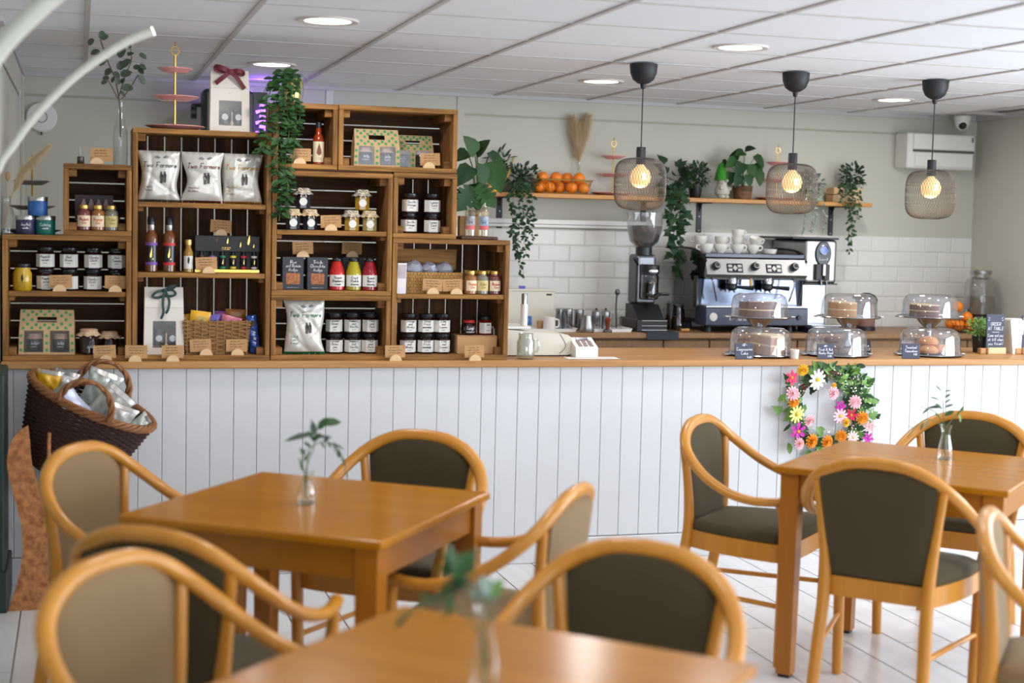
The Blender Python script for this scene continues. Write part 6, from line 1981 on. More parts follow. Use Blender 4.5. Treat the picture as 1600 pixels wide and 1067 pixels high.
# grinder
gx = XA(1006, 515, 8.38)
t = thing('coffee_grinder', 'tall black and chrome coffee grinder with a bean hopper', 'grinder', (gx, 8.42, BZ))
part('base', MB().cbox(-.095, .105, -.16, .14, 0, .075, .006).mesh('base', M_black, False), t)
part('front_grille', MB().box(-.06, .10, -.163, -.159, .01, .014).box(-.06, .10, -.163, -.159, .036, .039).box(-.06, .10, -.163, -.159, .066, .069).mesh('front_grille', M_steelb, False), t)
part('chute_tray', MB().prism([(-.15, .075), (-.05, .16), (.06, .16), (.06, .075)], -.085, .085, 'x').mesh('chute_tray', M_black, False), t)
part('column', MB().rbox(-.062, .066, -.05, .10, .155, .46, .02, 3).mesh('column', mat('dark chrome', C(96, 97, 100), .25, metal=.9), False), t)
part('doser', MB().lathe([(.045, .19), (.055, .2), (.055, .33), (.048, .345)], 22, (0.01, -.085, 0)).mesh('doser', M_smoky), t)
part('coffee_dose', MB().lathe([(.04, .20), (.046, .22), (.044, .29)], 18, (0.01, -.085, 0)).mesh('coffee_dose', mat('ground coffee', C(50, 34, 26), .9)), t)
part('doser_cap', MB().lathe([(.058, .345), (.058, .395), (.05, .40)], 22, (0.01, -.085, 0)).mesh('doser_cap', M_black), t)
part('badge', MB().ball((.01, -.145, .362), .022, 14, 8, 1.4, .15, .6).mesh('badge', M_steelb), t)
part('fork', MB().tube([(-.03, -.14, .225), (.01, -.17, .21), (.06, -.14, .225)], .009, 8).tube([(.055, -.10, .225), (.115, -.14, .226)], .009, 8).mesh('fork', M_black), t)
part('lever', MB().tube([(-.06, -.06, .40), (-.10, -.10, .435)], .008, 8).mesh('lever', M_black), t)
part('collar', MB().lathe([(.05, .455), (.05, .50), (.045, .505)], 24).mesh('collar', M_black), t)
hp = part('hopper', MB().lathe([(.045, .50), (.085, .535), (.105, .60), (.108, .70), (.110, .702)], 28, cap=False).mesh('hopper', M_dome), t)
part('coffee_beans', MB().lathe([(.042, .505), (.082, .538), (.101, .60), (.102, .632), (.0001, .635)], 26).mesh('coffee_beans', mat('coffee beans', C(46, 26, 18), .45, noise=(220., .8, C(20, 12, 8)), bump=.8)), hp)
part('hopper_lid', MB().lathe([(.112, .70), (.112, .712), (.0001, .714)], 28).mesh('hopper_lid', M_dome), hp)
solid('rubber_mat', MB().cbox(-.10, .10, -.015, .12, 0, .008, .002).box(-.10, .10, -.02, -.012, -.035, .008).mesh('rubber_mat', mat('dark blue rubber', C(48, 52, 64), .7), False), 'dark rubber mat over the worktop edge under the grinder', 'mat', (XA(1036, 520, 8.14), 8.16, BZ))
for k, (px, Y, h) in enumerate(((1047, 8.50, .15), (1058, 8.42, .14))):
    t = thing('kilner_jar', ['rear clip-top glass jar beside the grinder', 'front clip-top glass jar beside the grinder'][k], 'jar', (XA(px, 512, Y), Y, BZ), 0, 'clip-top glass jars')
    part('jar', MB().lathe([(.04, 0), (.044, .004), (.044, h * .8), (.036, h), (.038, h + .01)], 22, cap=False).mesh('jar', glass('dim jar glass', tint=(.5, .48, .46, 1), refl=.15)), t)
    part('lid', MB().lathe([(.04, h + .012), (.04, h + .022), (.0001, h + .026)], 22).mesh('lid', M_glassg), t)
    part('contents', MB().lathe([(.038, .006), (.04, h * .6), (.0001, h * .62)], 18).mesh('contents', mat('brown sugar', C(92, 66, 48), .9)), t)
solid('wooden_dibber', MB().tube([(-.025, 0, 0), (-.01, 0, .002), (.025, -.005, .0)], [.012, .008, .011], 12).mesh('wooden_dibber', M_oaks), 'little turned wooden handle lying left of the espresso machine', 'handle', (XA(1070, 514, 8.25), 8.25, BZ + .012))

# espresso machine
ex0, ex1 = XA(1098, 470, 8.26), XA(1254, 470, 8.26)
ew = (ex1 - ex0) / 2
t = thing('espresso_machine', 'two-group stainless espresso machine with cups stacked on top', 'coffee machine', ((ex0 + ex1) / 2, 8.26, BZ))
M_navy = mat('blue black enamel', C(54, 62, 86), .35, coat=.2)
zt = lambda py: at(1180, py, 8.26).z - BZ
part('body', MB().cbox(-ew + .012, ew - .012, .06, .44, .05, zt(402), .006).mesh('body', M_blackm, False), t)
for sx in (-1, 1):
    for sy in (.05, .36):
        part('foot', cm('emf', lambda: MB().lathe([(.03, 0), (.025, .03), (.022, .055)], 14).mesh('foot', M_black)), t, (sx * ew * .82, sy, 0))
lo = part('lower_panel', MB().cbox(-ew - .005, ew + .012, -.06, .10, zt(508), zt(480), .006).mesh('lower_panel', M_navy, False), t)
part('top_strip', MB().cbox(-ew - .004, ew + .011, -.062, .10, zt(480), zt(477), .002).mesh('top_strip', M_steelb, False), lo)
part('round_badge', MB().lathe([(.0001, .004), (.024, .004), (.026, 0)], 20, cap=False).mesh('round_badge', M_paper), lo, (-ew * .86, -.061, zt(494.5)), (PI / 2, 0, 0))
part('lettering', lettering(['laspaziale'], .02, M_steelb, w=.005), lo, (-ew * .38, -.0615, zt(497)))
part('power_knob', MB().lathe([(.013, .014), (.015, 0)], 16).mesh('power_knob', M_black), lo, (ew * .84, -.061, zt(495)), (PI / 2, 0, 0))
part('gauge', MB().lathe([(.0001, .006), (.022, .006), (.024, 0)], 18, cap=False).mesh('gauge', M_black), lo, (ew * .55, -.061, zt(493)), (PI / 2, 0, 0))
part('splash_panel', MB().cbox(-ew - .02, ew + .005, .052, .062, zt(480), zt(434), .003).mesh('splash_panel', mat('mirror steel', C(112, 120, 138), .14, metal=1.0), False), t)
for fx in (-ew - .032, ew + .004):
    part('panel_frame', MB().cbox(fx, fx + .013, .03, .075, zt(482), zt(432), .003).mesh('panel_frame', M_black, False), t)
part('drip_grid', MB().cbox(-ew, ew, -.05, .05, zt(481), zt(479), .001).mesh('drip_grid', M_steelb, False), t)
up = part('control_panel', MB().prism([(.10, zt(434)), (-.03, zt(434)), (-.055, zt(429)), (-.02, zt(405)), (.10, zt(402))], -ew, ew, 'x').mesh('control_panel', M_steelb, False), t)
part('panel_trim', MB().prism([(.11, zt(437)), (-.03, zt(437)), (-.03, zt(434)), (.11, zt(434))], -ew, ew, 'x').mesh('panel_trim', M_black, False), up)
def on_panel(px, py):
    f = (py - 405) / 24.0
    return (XA(px, py, 8.23) - (ex0 + ex1) / 2, -.02 - .035 * f - .001, zt(py))
tiltp = math.atan2(.035, zt(405) - zt(429))
for px in (1117, 1178, 1239):
    k_ = part('knob', cm('emk', lambda: MB().lathe([(.0245, 0), (.026, .006), (.024, .028), (.02, .034), (.0001, .035)], 20).mesh('knob', M_black)), up, on_panel(px, 417), (PI / 2 - tiltp, 0, 0))
    part('knob_ring', cm('emr', lambda: MB().lathe([(.017, .0352), (.0145, .0356)], 18, cap=False).mesh('knob_ring', M_steelb)), k_)
for px in (1147, 1208):
    q = part('button_pad', cm('emp', lambda: MB().rbox(-.052, .052, -.003, .003, -.029, .029, .0028, 2).mesh('button_pad', M_lidblack, False)), up, on_panel(px, 419), (-tiltp, 0, 0))
    for (bx, bz) in ((-.031, .012), (-.031, -.012), (.031, .012), (.031, -.012)):
        part('button', cm('emb', lambda: MB().rbox(-.013, .013, -.0045, -.002, -.0085, .0085, .001, 1).mesh('button', M_steelb, False)), q, (bx, 0, bz))
    part('diamond_button', cm('emd', lambda: MB().prism([(-.016, 0), (0, -.018), (.016, 0), (0, .018)], -.0045, -.002).mesh('diamond_button', M_steelb, False)), q)
for px in (1147, 1203):
    gx_ = XA(px, 440, 8.22) - (ex0 + ex1) / 2
    g = part('group_head', cm('emg', lambda: MB().lathe([(.034, 0), (.038, -.012), (.038, -.034), (.03, -.044)], 20).mesh('group_head', M_steel)), t, (gx_, -.01, zt(434)))
    part('portafilter', cm('empf', lambda: MB().lathe([(.036, 0), (.036, -.02), (.02, -.034)], 20).tube([(.03, -.02, -.012), (.10, -.09, -.016)], [.009, .014], 10).mesh('portafilter', M_black)), g, (0, 0, -.044))
    part('spout', cm('emsp', lambda: MB().tube([(-.02, 0, -.035), (-.012, 0, -.022), (0, 0, -.018), (.012, 0, -.022), (.02, 0, -.035)], .006, 8).mesh('spout', M_steel)), g, (0, 0, -.055))
part('tap', MB().tube([(0, -.02, 0), (0, -.03, -.05)], .01, 8).mesh('tap', M_brassm), t, (XA(1175, 440, 8.22) - (ex0 + ex1) / 2, 0, zt(434)))
for s, px in ((1, 1113), (-1, 1240)):
    part('steam_wand', MB().tube(smooth_path([(0, -.02, 0), (-.004, -.05, -.02), (.0, -.055, -.04), (s * .022, -.05, -.12), (s * .03, -.045, -.145)], 5), .0055, 8).mesh('steam_wand', M_steel), t, (XA(px, 440, 8.22) - (ex0 + ex1) / 2, 0, zt(433)))
part('top_tray', MB().cbox(-ew + .005, ew - .005, -.01, .44, zt(403), zt(397), .003).mesh('top_tray', M_navy, False), t)
for s in (-1, 1):
    part('side_panel', MB().prism([(.0, zt(440)), (-.03, zt(408)), (.12, zt(402) + .035), (.40, zt(402) + .045), (.45, zt(402) + .03), (.45, zt(500)), (.06, zt(500))], s * ew - (.006 if s > 0 else .0), s * ew + (.0 if s > 0 else .006), 'x').mesh('side_panel', M_smoky, False), t)
    part('side_rail', MB().tube(smooth_path([(s * ew, -.03, zt(408)), (s * ew, .12, zt(402) + .037), (s * ew, .40, zt(402) + .047), (s * ew, .45, zt(402) + .03)], 5), .007, 8).mesh('side_rail', M_black), t)
CT = BZ + zt(397) + .0005
def cup(px, Y, z, label, tilt=0.0, rz=0.0):
    o = thing('coffee_cup', label, 'cup', (XA(px, 395, Y), Y, z), rz, 'white cups stacked on the espresso machine')
    b_ = part('bowl', cm('cupb', lambda: MB().lathe([(.020, 0), (.022, .004), (.036, .022), (.041, .056), (.038, .056), (.033, .024), (.0001, .008)], 22).mesh('bowl', M_china)), o, rot=(tilt, 0, 0))
    part('handle', cm('cuph', lambda: MB().tube(smooth_path([(.038, 0, .046), (.062, 0, .044), (.058, 0, .022), (.036, 0, .018)], 5), .004, 8).mesh('handle', M_china)), b_)
cs = [(1094, 8.50, 1, .0, 2.6), (1104, 8.36, 0, 0, 2.9), (1126, 8.36, 0, 0, .2), (1126, 8.50, 0, 0, .2), (1126, 8.50, 1, 0, .2), (1152, 8.36, 0, 0, .1), (1152, 8.46, 1, 0, .1), (1152, 8.46, 0, 0, .1), (1176, 8.38, 0, .0, 0), (1176, 8.5, 0, 0, 0), (1096, 8.50, 0, 0, 2.7), (1152, 8.46, 2, 0, .3), (1178, 8.38, 1, .35, .2)]
for k, (px, Y, lv, ti, rz) in enumerate(cs):
    cup(px, Y, CT + lv * .045, ['white cup at the back left of the machine top, upper', 'white cup at the front left of the machine top', 'second white cup in the front row on the machine', 'white cup in the second back stack, lower', 'white cup in the second back stack, upper', 'white cup at the front of the tall cup stack', 'middle white cup of the tall stack', 'lowest white cup of the tall stack', 'white cup under the tilted one', 'white cup at the back right of the machine top', 'white cup at the back left of the machine top, lower', 'topmost white cup of the tall stack', 'tilted white cup right of the tall stack'][k], ti, rz)
solid('white_bowl', MB().lathe([(.030, 0), (.036, .003), (.044, .03), (.041, .03), (.034, .008), (.0001, .007)], 22).mesh('white_bowl', M_china), 'low white bowl at the right end of the machine top', 'bowl', (XA(1203, 397, 8.36), 8.36, CT))

# water boiler
bx0, bx1 = XA(1249, 440, 8.33), XA(1300, 440, 8.33)
bw_ = (bx1 - bx0) / 2
t = thing('water_boiler', 'tall stainless water boiler with a round display, right of the espresso machine', 'boiler', ((bx0 + bx1) / 2, 8.33, BZ))
zt2 = lambda py: at(1275, py, 8.33).z - BZ
part('drip_tray', MB().cbox(-bw_ + .012, bw_ + .01, -.16, .02, 0, .045, .006).mesh('drip_tray', M_navy, False), t)
part('tray_plate', MB().cbox(-bw_ + .02, bw_, -.15, .0, .045, .05, .001).mesh('tray_plate', M_steelb, False), t)
part('lower_body', MB().rbox(-bw_ + .002, bw_ - .02, .03, .40, .0, zt2(443), .012, 3).mesh('lower_body', M_steel, False), t)
part('head', MB().rbox(-bw_, bw_, -.06, .40, zt2(443), zt2(374), .025, 4).mesh('head', M_steelb, False), t)
part('lid', MB().cbox(-bw_ - .09, bw_ + .002, -.065, .41, zt2(374), zt2(371), .003).mesh('lid', M_black, False), t)
part('seam', MB().box(-bw_ + .001, bw_ + .002, -.062, .4, zt2(444), zt2(442)).mesh('seam', M_black, False), t)
dp = part('display', MB().rbox(-.055, .055, -.012, .004, -.075, .075, .0055, 2).mesh('display', M_navy, False), t, (.01, -.063, zt2(396)))
dp.data = MB().lathe([(.0001, .012), (.05, .012), (.056, .004), (.056, 0)], 28, sx=1, sy=1.4, cap=False).mesh('display', mat('display surround', C(48, 52, 66), .3))
dp.rotation_euler = (PI / 2, 0, 0)
dp.location = (.01, -.06, zt2(396))
part('lens', MB().lathe([(.0001, .014), (.028, .013)], 24, cap=False).mesh('lens', mat('blue display', C(90, 120, 200), .15)), dp, (0, .022, 0))
part('display_ring', MB().tube([(.029 * math.cos(2 * PI * i / 24), .022 + .029 * math.sin(2 * PI * i / 24), .0135) for i in range(24)], .004, 6, closed=True).mesh('display_ring', M_steelb), dp)
part('lettering', lettering(['Lincat'], .016, M_chalk, w=.003), dp, (0, -.032, .0135), (-PI / 2, 0, 0))
part('tap_block', MB().cbox(-.045, -.004, -.085, -.058, zt2(437), zt2(412), .003).cbox(.012, .05, -.085, -.058, zt2(437), zt2(412), .003).mesh('tap_block', M_black, False), t)
part('lever', MB().cbox(-.006, .014, -.10, -.058, zt2(430), zt2(412), .003).mesh('lever', M_steelb, False), t)
part('outlet', MB().tube([(.0, -.07, zt2(436)), (.0, -.075, zt2(446))], .008, 8).tube([(.035, -.07, zt2(437)), (.038, -.075, zt2(445))], .005, 8).mesh('outlet', M_steel), t)

# kettle-like blender jug
t = thing('blender_jug', 'jug with a black lid standing behind the middle cake dome', 'jug', (XA(1352, 512, 8.45), 8.45, BZ))
part('body', MB().lathe([(.05, .02), (.058, .03), (.062, .16), (.058, .17)], 22).mesh('body', mat('mauve plastic', C(152, 118, 112), .35)), t)
part('base', MB().lathe([(.062, 0), (.062, .022), (.055, .03)], 22).mesh('base', M_black), t)
part('lid', MB().lathe([(.068, .17), (.07, .20), (.055, .225), (.02, .24), (.0001, .24)], 22).mesh('lid', M_black), t)
part('lid_lever', MB().rbox(-.095, -.05, -.015, .015, .20, .222, .005, 2).mesh('lid_lever', M_black, False), t)

# drinks dispenser and a bowl of oranges in the corner
px_ = XA(1529, 500, 8.42)
t = thing('drinks_dispenser', 'big glass drinks dispenser with a steel lid in the right corner', 'dispenser', (px_, 8.42, BZ))
part('stand', MB().tube([(.075 * math.cos(2 * PI * i / 20), .075 * math.sin(2 * PI * i / 20), .10) for i in range(20)], .005, 6, closed=True).tube([(-.07, 0, 0), (-.06, 0, .1)], .005, 6).tube([(.07, 0, 0), (.06, 0, .1)], .005, 6).tube([(0, -.07, 0), (0, -.06, .1)], .005, 6).tube([(0, .07, 0), (0, .06, .1)], .005, 6).mesh('stand', M_black), t)
part('jar', MB().lathe([(.06, .102), (.095, .115), (.10, .16), (.10, .29), (.085, .335), (.062, .35), (.062, .372)], 28, cap=False).mesh('jar', glass('dispenser glass', tint=(.80, .80, .77, 1), refl=.14, body=.12, bodycol=(.5, .45, .42, 1))), t)
part('contents', MB().lathe([(.055, .106), (.09, .117), (.095, .16), (.095, .225), (.0001, .228)], 24).mesh('contents', glass('fruit water', tint=(.72, .66, .62, 1), refl=.08, body=.25, bodycol=(.35, .28, .24, 1))), t)
part('lid', MB().lathe([(.068, .37), (.07, .374), (.07, .392), (.066, .396), (.0001, .397)], 26).mesh('lid', M_steelb), t)
part('tap', MB().tube([(-.09, -.03, .14), (-.13, -.05, .14), (-.135, -.05, .12)], .008, 8).mesh('tap', M_steel), t)
bo = thing('wire_fruit_bowl', 'black wire bowl of oranges below the drinks dispenser', 'bowl', (XA(1503, 512, 8.30), 8.28, BZ))
mb = MB()
for k in range(22):
    a = 2 * PI * k / 22
    mb.tube([(.06 * math.cos(a), .05 * math.sin(a), .004), (.12 * math.cos(a), .09 * math.sin(a), .085)], .0016, 4)
for r, q, z in ((.06, .05, .004), (.09, .07, .045), (.12, .09, .085)):
    mb.tube([(r * math.cos(2 * PI * i / 30), q * math.sin(2 * PI * i / 30), z) for i in range(30)], .0022, 5, closed=True)
part('wires', mb.mesh('wires', M_black), bo)
for k, (dx, dy, dz) in enumerate(((-.045, -.01, .045), (.03, -.03, .045), (-.005, .03, .05), (.065, .015, .06), (-.085, .02, .06), (-.045, .01, .165), (.02, 0, .10))):
    orange(bo.location.x + dx, bo.location.y + dy, BZ + dz, ['orange at the left front of the corner wire bowl', 'orange at the right front of the corner wire bowl', 'orange at the back of the corner wire bowl', 'rightmost orange in the corner wire bowl', 'leftmost orange in the corner wire bowl', 'topmost orange beside the drinks dispenser', 'upper orange in the middle of the corner wire bowl'][k], .95, 'oranges in the corner wire bowl')

# ------------------------------------------------------------------ things on the service counter
# cream cash till, mason mug, card reader
a, b_ = XA(796, 556, 6.55), XA(893, 556, 6.55)
t = thing('cash_till', 'low cream cash till beside the right-hand crate', 'till', (a, 6.55, TOP))
w = b_ - a
part('body', MB().prism([(-.08, .006), (w - .02, .006), (w, .012), (w + .002, .085), (w - .02, .10), (-.08, .128)], 0, .26).mesh('body', M_cream, False), t)
part('top_deck', MB().cbox(-.08, w * .35, .02, .24, .125, .137, .003).mesh('top_deck', M_white, False), t)
part('seam', MB().tube(smooth_path([(w - .06, -.001, .012), (w - .03, -.001, .05), (w - .06, -.001, .105)], 6), .0012, 5).mesh('seam', M_seal), t)
part('foot_strip', MB().box(-.075, w - .03, .01, .25, 0, .006).mesh('foot_strip', M_black, False), t)
pc = thing('pump_bottle', 'slim white bottle with a chrome top standing on the till', 'bottle', (XA(818, 522, 6.62), 6.62, TOP + .138))
part('body', MB().lathe([(.016, 0), (.0165, .002), (.0165, .10)], 20).mesh('body', M_white), pc)
part('top', MB().lathe([(.0135, .10), (.0135, .148), (.0125, .15), (.0001, .15)], 20).mesh('top', M_steel), pc)
t = thing('mason_mug', 'ribbed glass mason mug in front of the till', 'glass', (XA(821, 557, 6.43), 6.43, TOP))
part('jar', MB().lathe([(.034, 0), (.039, .005), (.041, .02), (.041, .078), (.034, .094), (.034, .114), (.036, .117), (.032, .115), (.032, .094), (.038, .076), (.038, .02), (.0001, .012)], 28).mesh('jar', glass('mason glass', tint=(.86, .88, .84, 1), refl=.2, body=.12, bodycol=(.8, .82, .76, 1))), t)
part('handle', MB().tube(smooth_path([(.036, 0, .085), (.058, 0, .08), (.058, 0, .04), (.036, 0, .03)], 5), .005, 8).mesh('handle', glass('mason glass')), t)
t = thing('card_reader', 'white card reader with grey keys on the worktop', 'card reader', (XA(917, 556, 6.48), 6.48, TOP + .0015), 0)
part('base', MB().prism([(0, 0), (.135, 0), (.135, .078), (.10, .085), (0, .045)], -.054, .054, 'x').mesh('base', M_white, False), t)
sl = math.atan2(.04, .10)
part('screen', MB().cbox(-.03, .03, .074, .10, -.001, .002, .0008).mesh('screen', mat('dark screen', C(74, 70, 92), .2), False), t, (0, 0, .047), (sl, 0, 0))
for i in range(3):
    for j in range(3):
        part('key', cm('crkey', lambda: MB().cbox(-.010, .010, -.008, .008, 0, .0025, .001).mesh('key', mat('key grey', C(128, 108, 100), .5), False)), t, (-.027 + .027 * i, .018 + .02 * j, .0455 + (.018 + .02 * j) * .4), (sl, 0, 0))
solid('paper_sheet', MB().add([(-.13, -.06, 0), (.12, -.07, 0), (.13, .05, .0), (-.12, .06, 0)], [(0, 1, 2, 3)]).mesh('paper_sheet', M_paper, False), 'white sheet of paper under the card reader', 'paper', (XA(925, 560, 6.45), 6.46, TOP + .001))

# glass cake domes
def dome(px, py, Y, label, raised, cake, r=.153, h=.137):
    z = TOP
    if raised:
        r, h = .147, .127
    t = thing('cake_dome', label, 'cake dome', (XA(px, py, Y), Y, z), 0, 'raised cake stands with domes' if raised else 'low cake plates with domes')
    pz = 0.0
    if raised:
        pz = at(px, 497, Y).z - TOP
        part('pedestal', cm(('ped', round(pz, 3)), lambda: MB().lathe([(.075, 0), (.076, .005), (.03, .02), (.018, .05), (.022, pz - .055), (.055, pz - .02), (.066, pz - .002)], 26).mesh('pedestal', M_steel)), t)
    part('plate', cm('dplate', lambda: MB().lathe([(.07, 0), (.158, .003), (.167, .009), (.165, .012), (.157, .007), (.0001, .007)], 36).mesh('plate', M_steel)), t, (0, 0, pz))
    part('plate_handle', cm('dph', lambda: MB().cbox(-.195, -.16, -.02, .02, .006, .012, .002).cbox(.16, .195, -.02, .02, .006, .012, .002).mesh('plate_handle', M_steelb, False)), t, (0, 0, pz))
    part('dome', cm(('ddome', r), lambda: MB().lathe([(r, .009), (r * .985, .02), (r * .95, h * .70), (r * .89, h * .88), (r * .74, h * .985), (.0001, h)], 40, cap=False).mesh('dome', M_dome)), t, (0, 0, pz))
    cz = pz + .0085
    if cake:
        kind, cx, cw, ch, dd = cake
        M_sp = {'choc': mat('chocolate sponge', C(120, 80, 66), .9, noise=(120., .5, C(84, 52, 42))), 'van': mat('golden sponge', C(206, 154, 92), .9, noise=(120., .5, C(176, 122, 62))), 'cof': mat('coffee sponge', C(184, 138, 96), .9, noise=(120., .5, C(150, 104, 66)))}[kind]
        M_ic = mat('butter icing', C(232, 206, 158), .7)
        ck = thing('cake', label.replace('dome', 'dome,')[:0] + {'choc': 'chocolate', 'van': 'golden', 'cof': 'coffee'}[kind] + ' sandwich cake under the ' + label.split(' with ')[0], 'cake', (t.location.x + cx, Y, z + cz))
        n = 18
        a0, a1 = dd
        def wedge(z0, z1, rr):
            pts = [(0, 0)] + [(rr * math.cos(a0 + (a1 - a0) * i / n), rr * math.sin(a0 + (a1 - a0) * i / n)) for i in range(n + 1)]
            return MB().prism(pts, z0, z1, 'z')
        part('lower_sponge', wedge(0, ch * .46, cw).mesh('lower_sponge', M_sp, False), ck)
        part('filling', wedge(ch * .46, ch * .54, cw * .985).mesh('filling', M_ic, False), ck)
        part('upper_sponge', wedge(ch * .54, ch * .92, cw).mesh('upper_sponge', M_sp, False), ck)
        part('icing', wedge(ch * .92, ch, cw * .985).mesh('icing', M_ic if kind != 'choc' or raised == 2 else M_sp, False), ck)
        if kind == 'choc' and raised == 1:
            part('drizzle', MB().tube(smooth_path([(-cw * .5 + cw * .1 * i, (-.05 if i % 2 else -.01) - .0, ch + .001) for i in range(12)], 4), .0022, 5).mesh('drizzle', M_ic), ck)
    return t, z + cz
dome(1187, 560, 6.56, 'low cake dome with a slate lettered Cappuccino in front', 0, ('cof', .0, .115, .095, (-PI * .5, PI * .5)))
dome(1306, 560, 6.56, 'low cake dome with the rocky road slate in front', 0, None)
d3, zz3 = dome(1452, 560, 6.56, 'low cake dome with round teacakes at the right', 0, None)
dome(1186, 500, 6.90, 'raised cake dome at the left with drizzled cake inside', 1, ('choc', -.01, .10, .075, (PI * .96, PI * 2.04)))
dome(1326, 500, 6.90, 'raised cake dome in the middle with golden cake inside', 1, ('van', -.01, .10, .078, (PI * .5, PI * 1.5)))
dome(1452, 500, 6.90, 'raised cake dome at the right with layered cake inside', 2, ('choc', -.005, .10, .066, (PI * .5, PI * 1.5)))
# teacakes and rocky road
M_bun = mat('bun crust', C(196, 124, 58), .5, noise=(30., .6, C(224, 170, 104)))
for k, (dx, dy, dz) in enumerate(((-.035, -.045, 0), (.055, -.02, 0), (-.01, .05, 0), (-.015, -.01, .042))):
    b_ = solid('teacake', MB().lathe([(.035, 0), (.048, .01), (.049, .022), (.038, .038), (.018, .046), (.0001, .047)], 20).mesh('teacake', M_bun), ['round teacake at the front left under the right low dome', 'round teacake at the front right under the right low dome', 'round teacake at the back under the right low dome', 'round teacake on top of the pile under the right low dome'][k], 'bun', (d3.location.x + dx, d3.location.y + dy, zz3 + dz), 0, 'teacakes under the dome')
dx0 = XA(1306, 560, 6.56)
for k in range(5):
    b_ = solid('rocky_road_slab', MB().cbox(-.035, .035, -.02, .02, 0, .028, .006).mesh('rocky_road_slab', mat('rocky road', C(120, 84, 74), .8, noise=(70., .9, C(72, 44, 38)), bump=.8), False), ['front left rocky road slab under the middle low dome', 'front right rocky road slab under the middle low dome', 'back rocky road slab under the middle low dome', 'second-layer rocky road slab under the middle low dome', 'topmost rocky road slab under the middle low dome'][k], 'cake', (dx0 + (-.05, .03, -.01, -.02, -.03)[k], 6.56 + (-.03, -.02, .045, -.02, -.01)[k], TOP + .0085 + (0, 0, 0, .0285, .057)[k]), (.1, -.2, .05, .3, -.15)[k], 'rocky road slabs')
# slate price signs
def slate(px, py, Y, w, h, lines, label, rz=0.0, hc=.0145, lean=-.12, m_=None):
    t = thing('slate_sign', label, 'sign', (XA(px, py, Y), Y, TOP), rz, 'little slate price signs')
    s = part('slate', MB().cbox(-w / 2, w / 2, -.0025, .0025, 0, h, .001).mesh('slate', m_ or M_slate, False), t, rot=(lean, 0, 0))
    part('lettering', lettering(lines, hc, M_chalk, width=w * .84, w=.0018, gap=1.4), s, (0, -.0033, h * .52))
    part('prop', MB().prism([(0, 0), (.02, 0), (.008, .03)], -.004, .004, 'x').mesh('prop', M_black, False), t)
slate(1163, 561, 6.385, .095, .074, [('-GF-', .75), 'Cappuccino', 'Cake', ('         3.60', .7)], 'slate sign lettered Cappuccino Cake in front of the left low dome', 0, .0138)
slate(1290, 561, 6.385, .088, .072, [('-GF-', .7), 'Fruit & Nut', 'Rocky Road', ('         3.50', .7)], 'slate sign lettered Rocky Road in front of the middle low dome', 0, .0115)
slate(1350, 553, 6.62, .075, .068, ['Coffee', ('Cake  3.5', .9)], 'black slate sign lettered Coffee between the middle and right domes', 0, .0135, m_=mat('black slate', C(32, 33, 38), .7))
slate(1423, 561, 6.385, .092, .074, ['Toasted', 'Teacakes', ('         1.95', .7)], 'slate sign lettered Teacakes in front of the right low dome', -.12, .0125)
solid('white_ramekin', MB().lathe([(.018, 0), (.019, .002), (.022, .045), (.020, .045), (.017, .006), (.0001, .006)], 20).mesh('white_ramekin', M_paper), 'small white paper pot between the left and middle low domes', 'pot', (XA(1241, 561, 6.40), 6.40, TOP))
# order board, napkin holder, second board, small plant
def board(px, py, Y, w, h, lines, label, hc):
    t = thing('chalk_menu_board', label, 'sign', (XA(px, py, Y), Y, TOP), 0, 'chalk boards on wooden feet')
    part('wood_foot', MB().cbox(-w / 2 - .002, w / 2 - .002, -.018, .018, 0, .034, .003).mesh('wood_foot', M_birch, False), t, (.006, 0, 0))
    part('foot_side', MB().cbox(-w / 2 - .035, -w / 2 + .0, -.006, .024, 0, .03, .003).mesh('foot_side', M_oak, False), t)
    s = part('slate', MB().cbox(-w / 2, w / 2, -.004, .004, .032, h, .001).mesh('slate', M_slate, False), t, rot=(-.04, 0, 0))
    for (ls, z, f) in lines:
        part('lettering', lettering(ls, hc * f, M_chalk, width=w * .86, w=.0017, gap=1.5), s, (0, -.0048, h * z))
    return t, s
t, s = board(1554, 553, 6.62, .105, .205, ((['ORDER', 'AT TABLE'], .70, 1.0), (['Come and pay', 'at till when', "you finish!"], .37, .92)), 'slate board lettered ORDER AT TABLE on a pale wooden foot', .0155)
part('underline', MB().box(-.02, .022, -.0049, -.0044, .112, .1138).mesh('underline', M_chalk, False), s)
for sx in (-1, 1):
    part('corner_mark', MB().tube([(sx * .035, -.0046, .182), (sx * .042, -.0046, .190)], .0014, 4).tube([(sx * .036, -.0046, .172), (sx * .046, -.0046, .176)], .0014, 4).mesh('corner_mark', M_chalk), s)
t, s = board(1609, 553, 6.62, .105, .20, (), 'slate board cut off by the right edge of the view', .016)
for z in (.15, .06):
    part('lettering', scribble(2, .07, .014, M_chalk, 7), s, (0, -.0048, z))
part('chalk_frame', MB().tube([(-.045, -.0046, .11), (.045, -.0046, .11), (.045, -.0046, .185), (-.045, -.0046, .185)], .0014, 4, closed=True).mesh('chalk_frame', M_chalk), s)
t = thing('napkin_holder', 'white tapering napkin holder between the two slate boards', 'holder', (XA(1581, 551, 6.66), 6.66, TOP))
part('holder', MB().prism([(-.022, 0), (.028, 0), (.04, .175), (-.044, .175)], -.04, .04).mesh('holder', M_white, False), t)
part('napkins', MB().cbox(-.032, .036, -.035, .035, .17, .182, .002).mesh('napkins', M_paper, False), t)
bp = Vector((XA(1531, 550, 6.72), 6.72, TOP))
t = thing('herb_pot', 'little green plant in a black pot behind the order board', 'plant', bp)
part('pot', MB().lathe([(.036, 0), (.045, .085), (.042, .087), (.04, .07)], 20).mesh('pot', M_black), t)
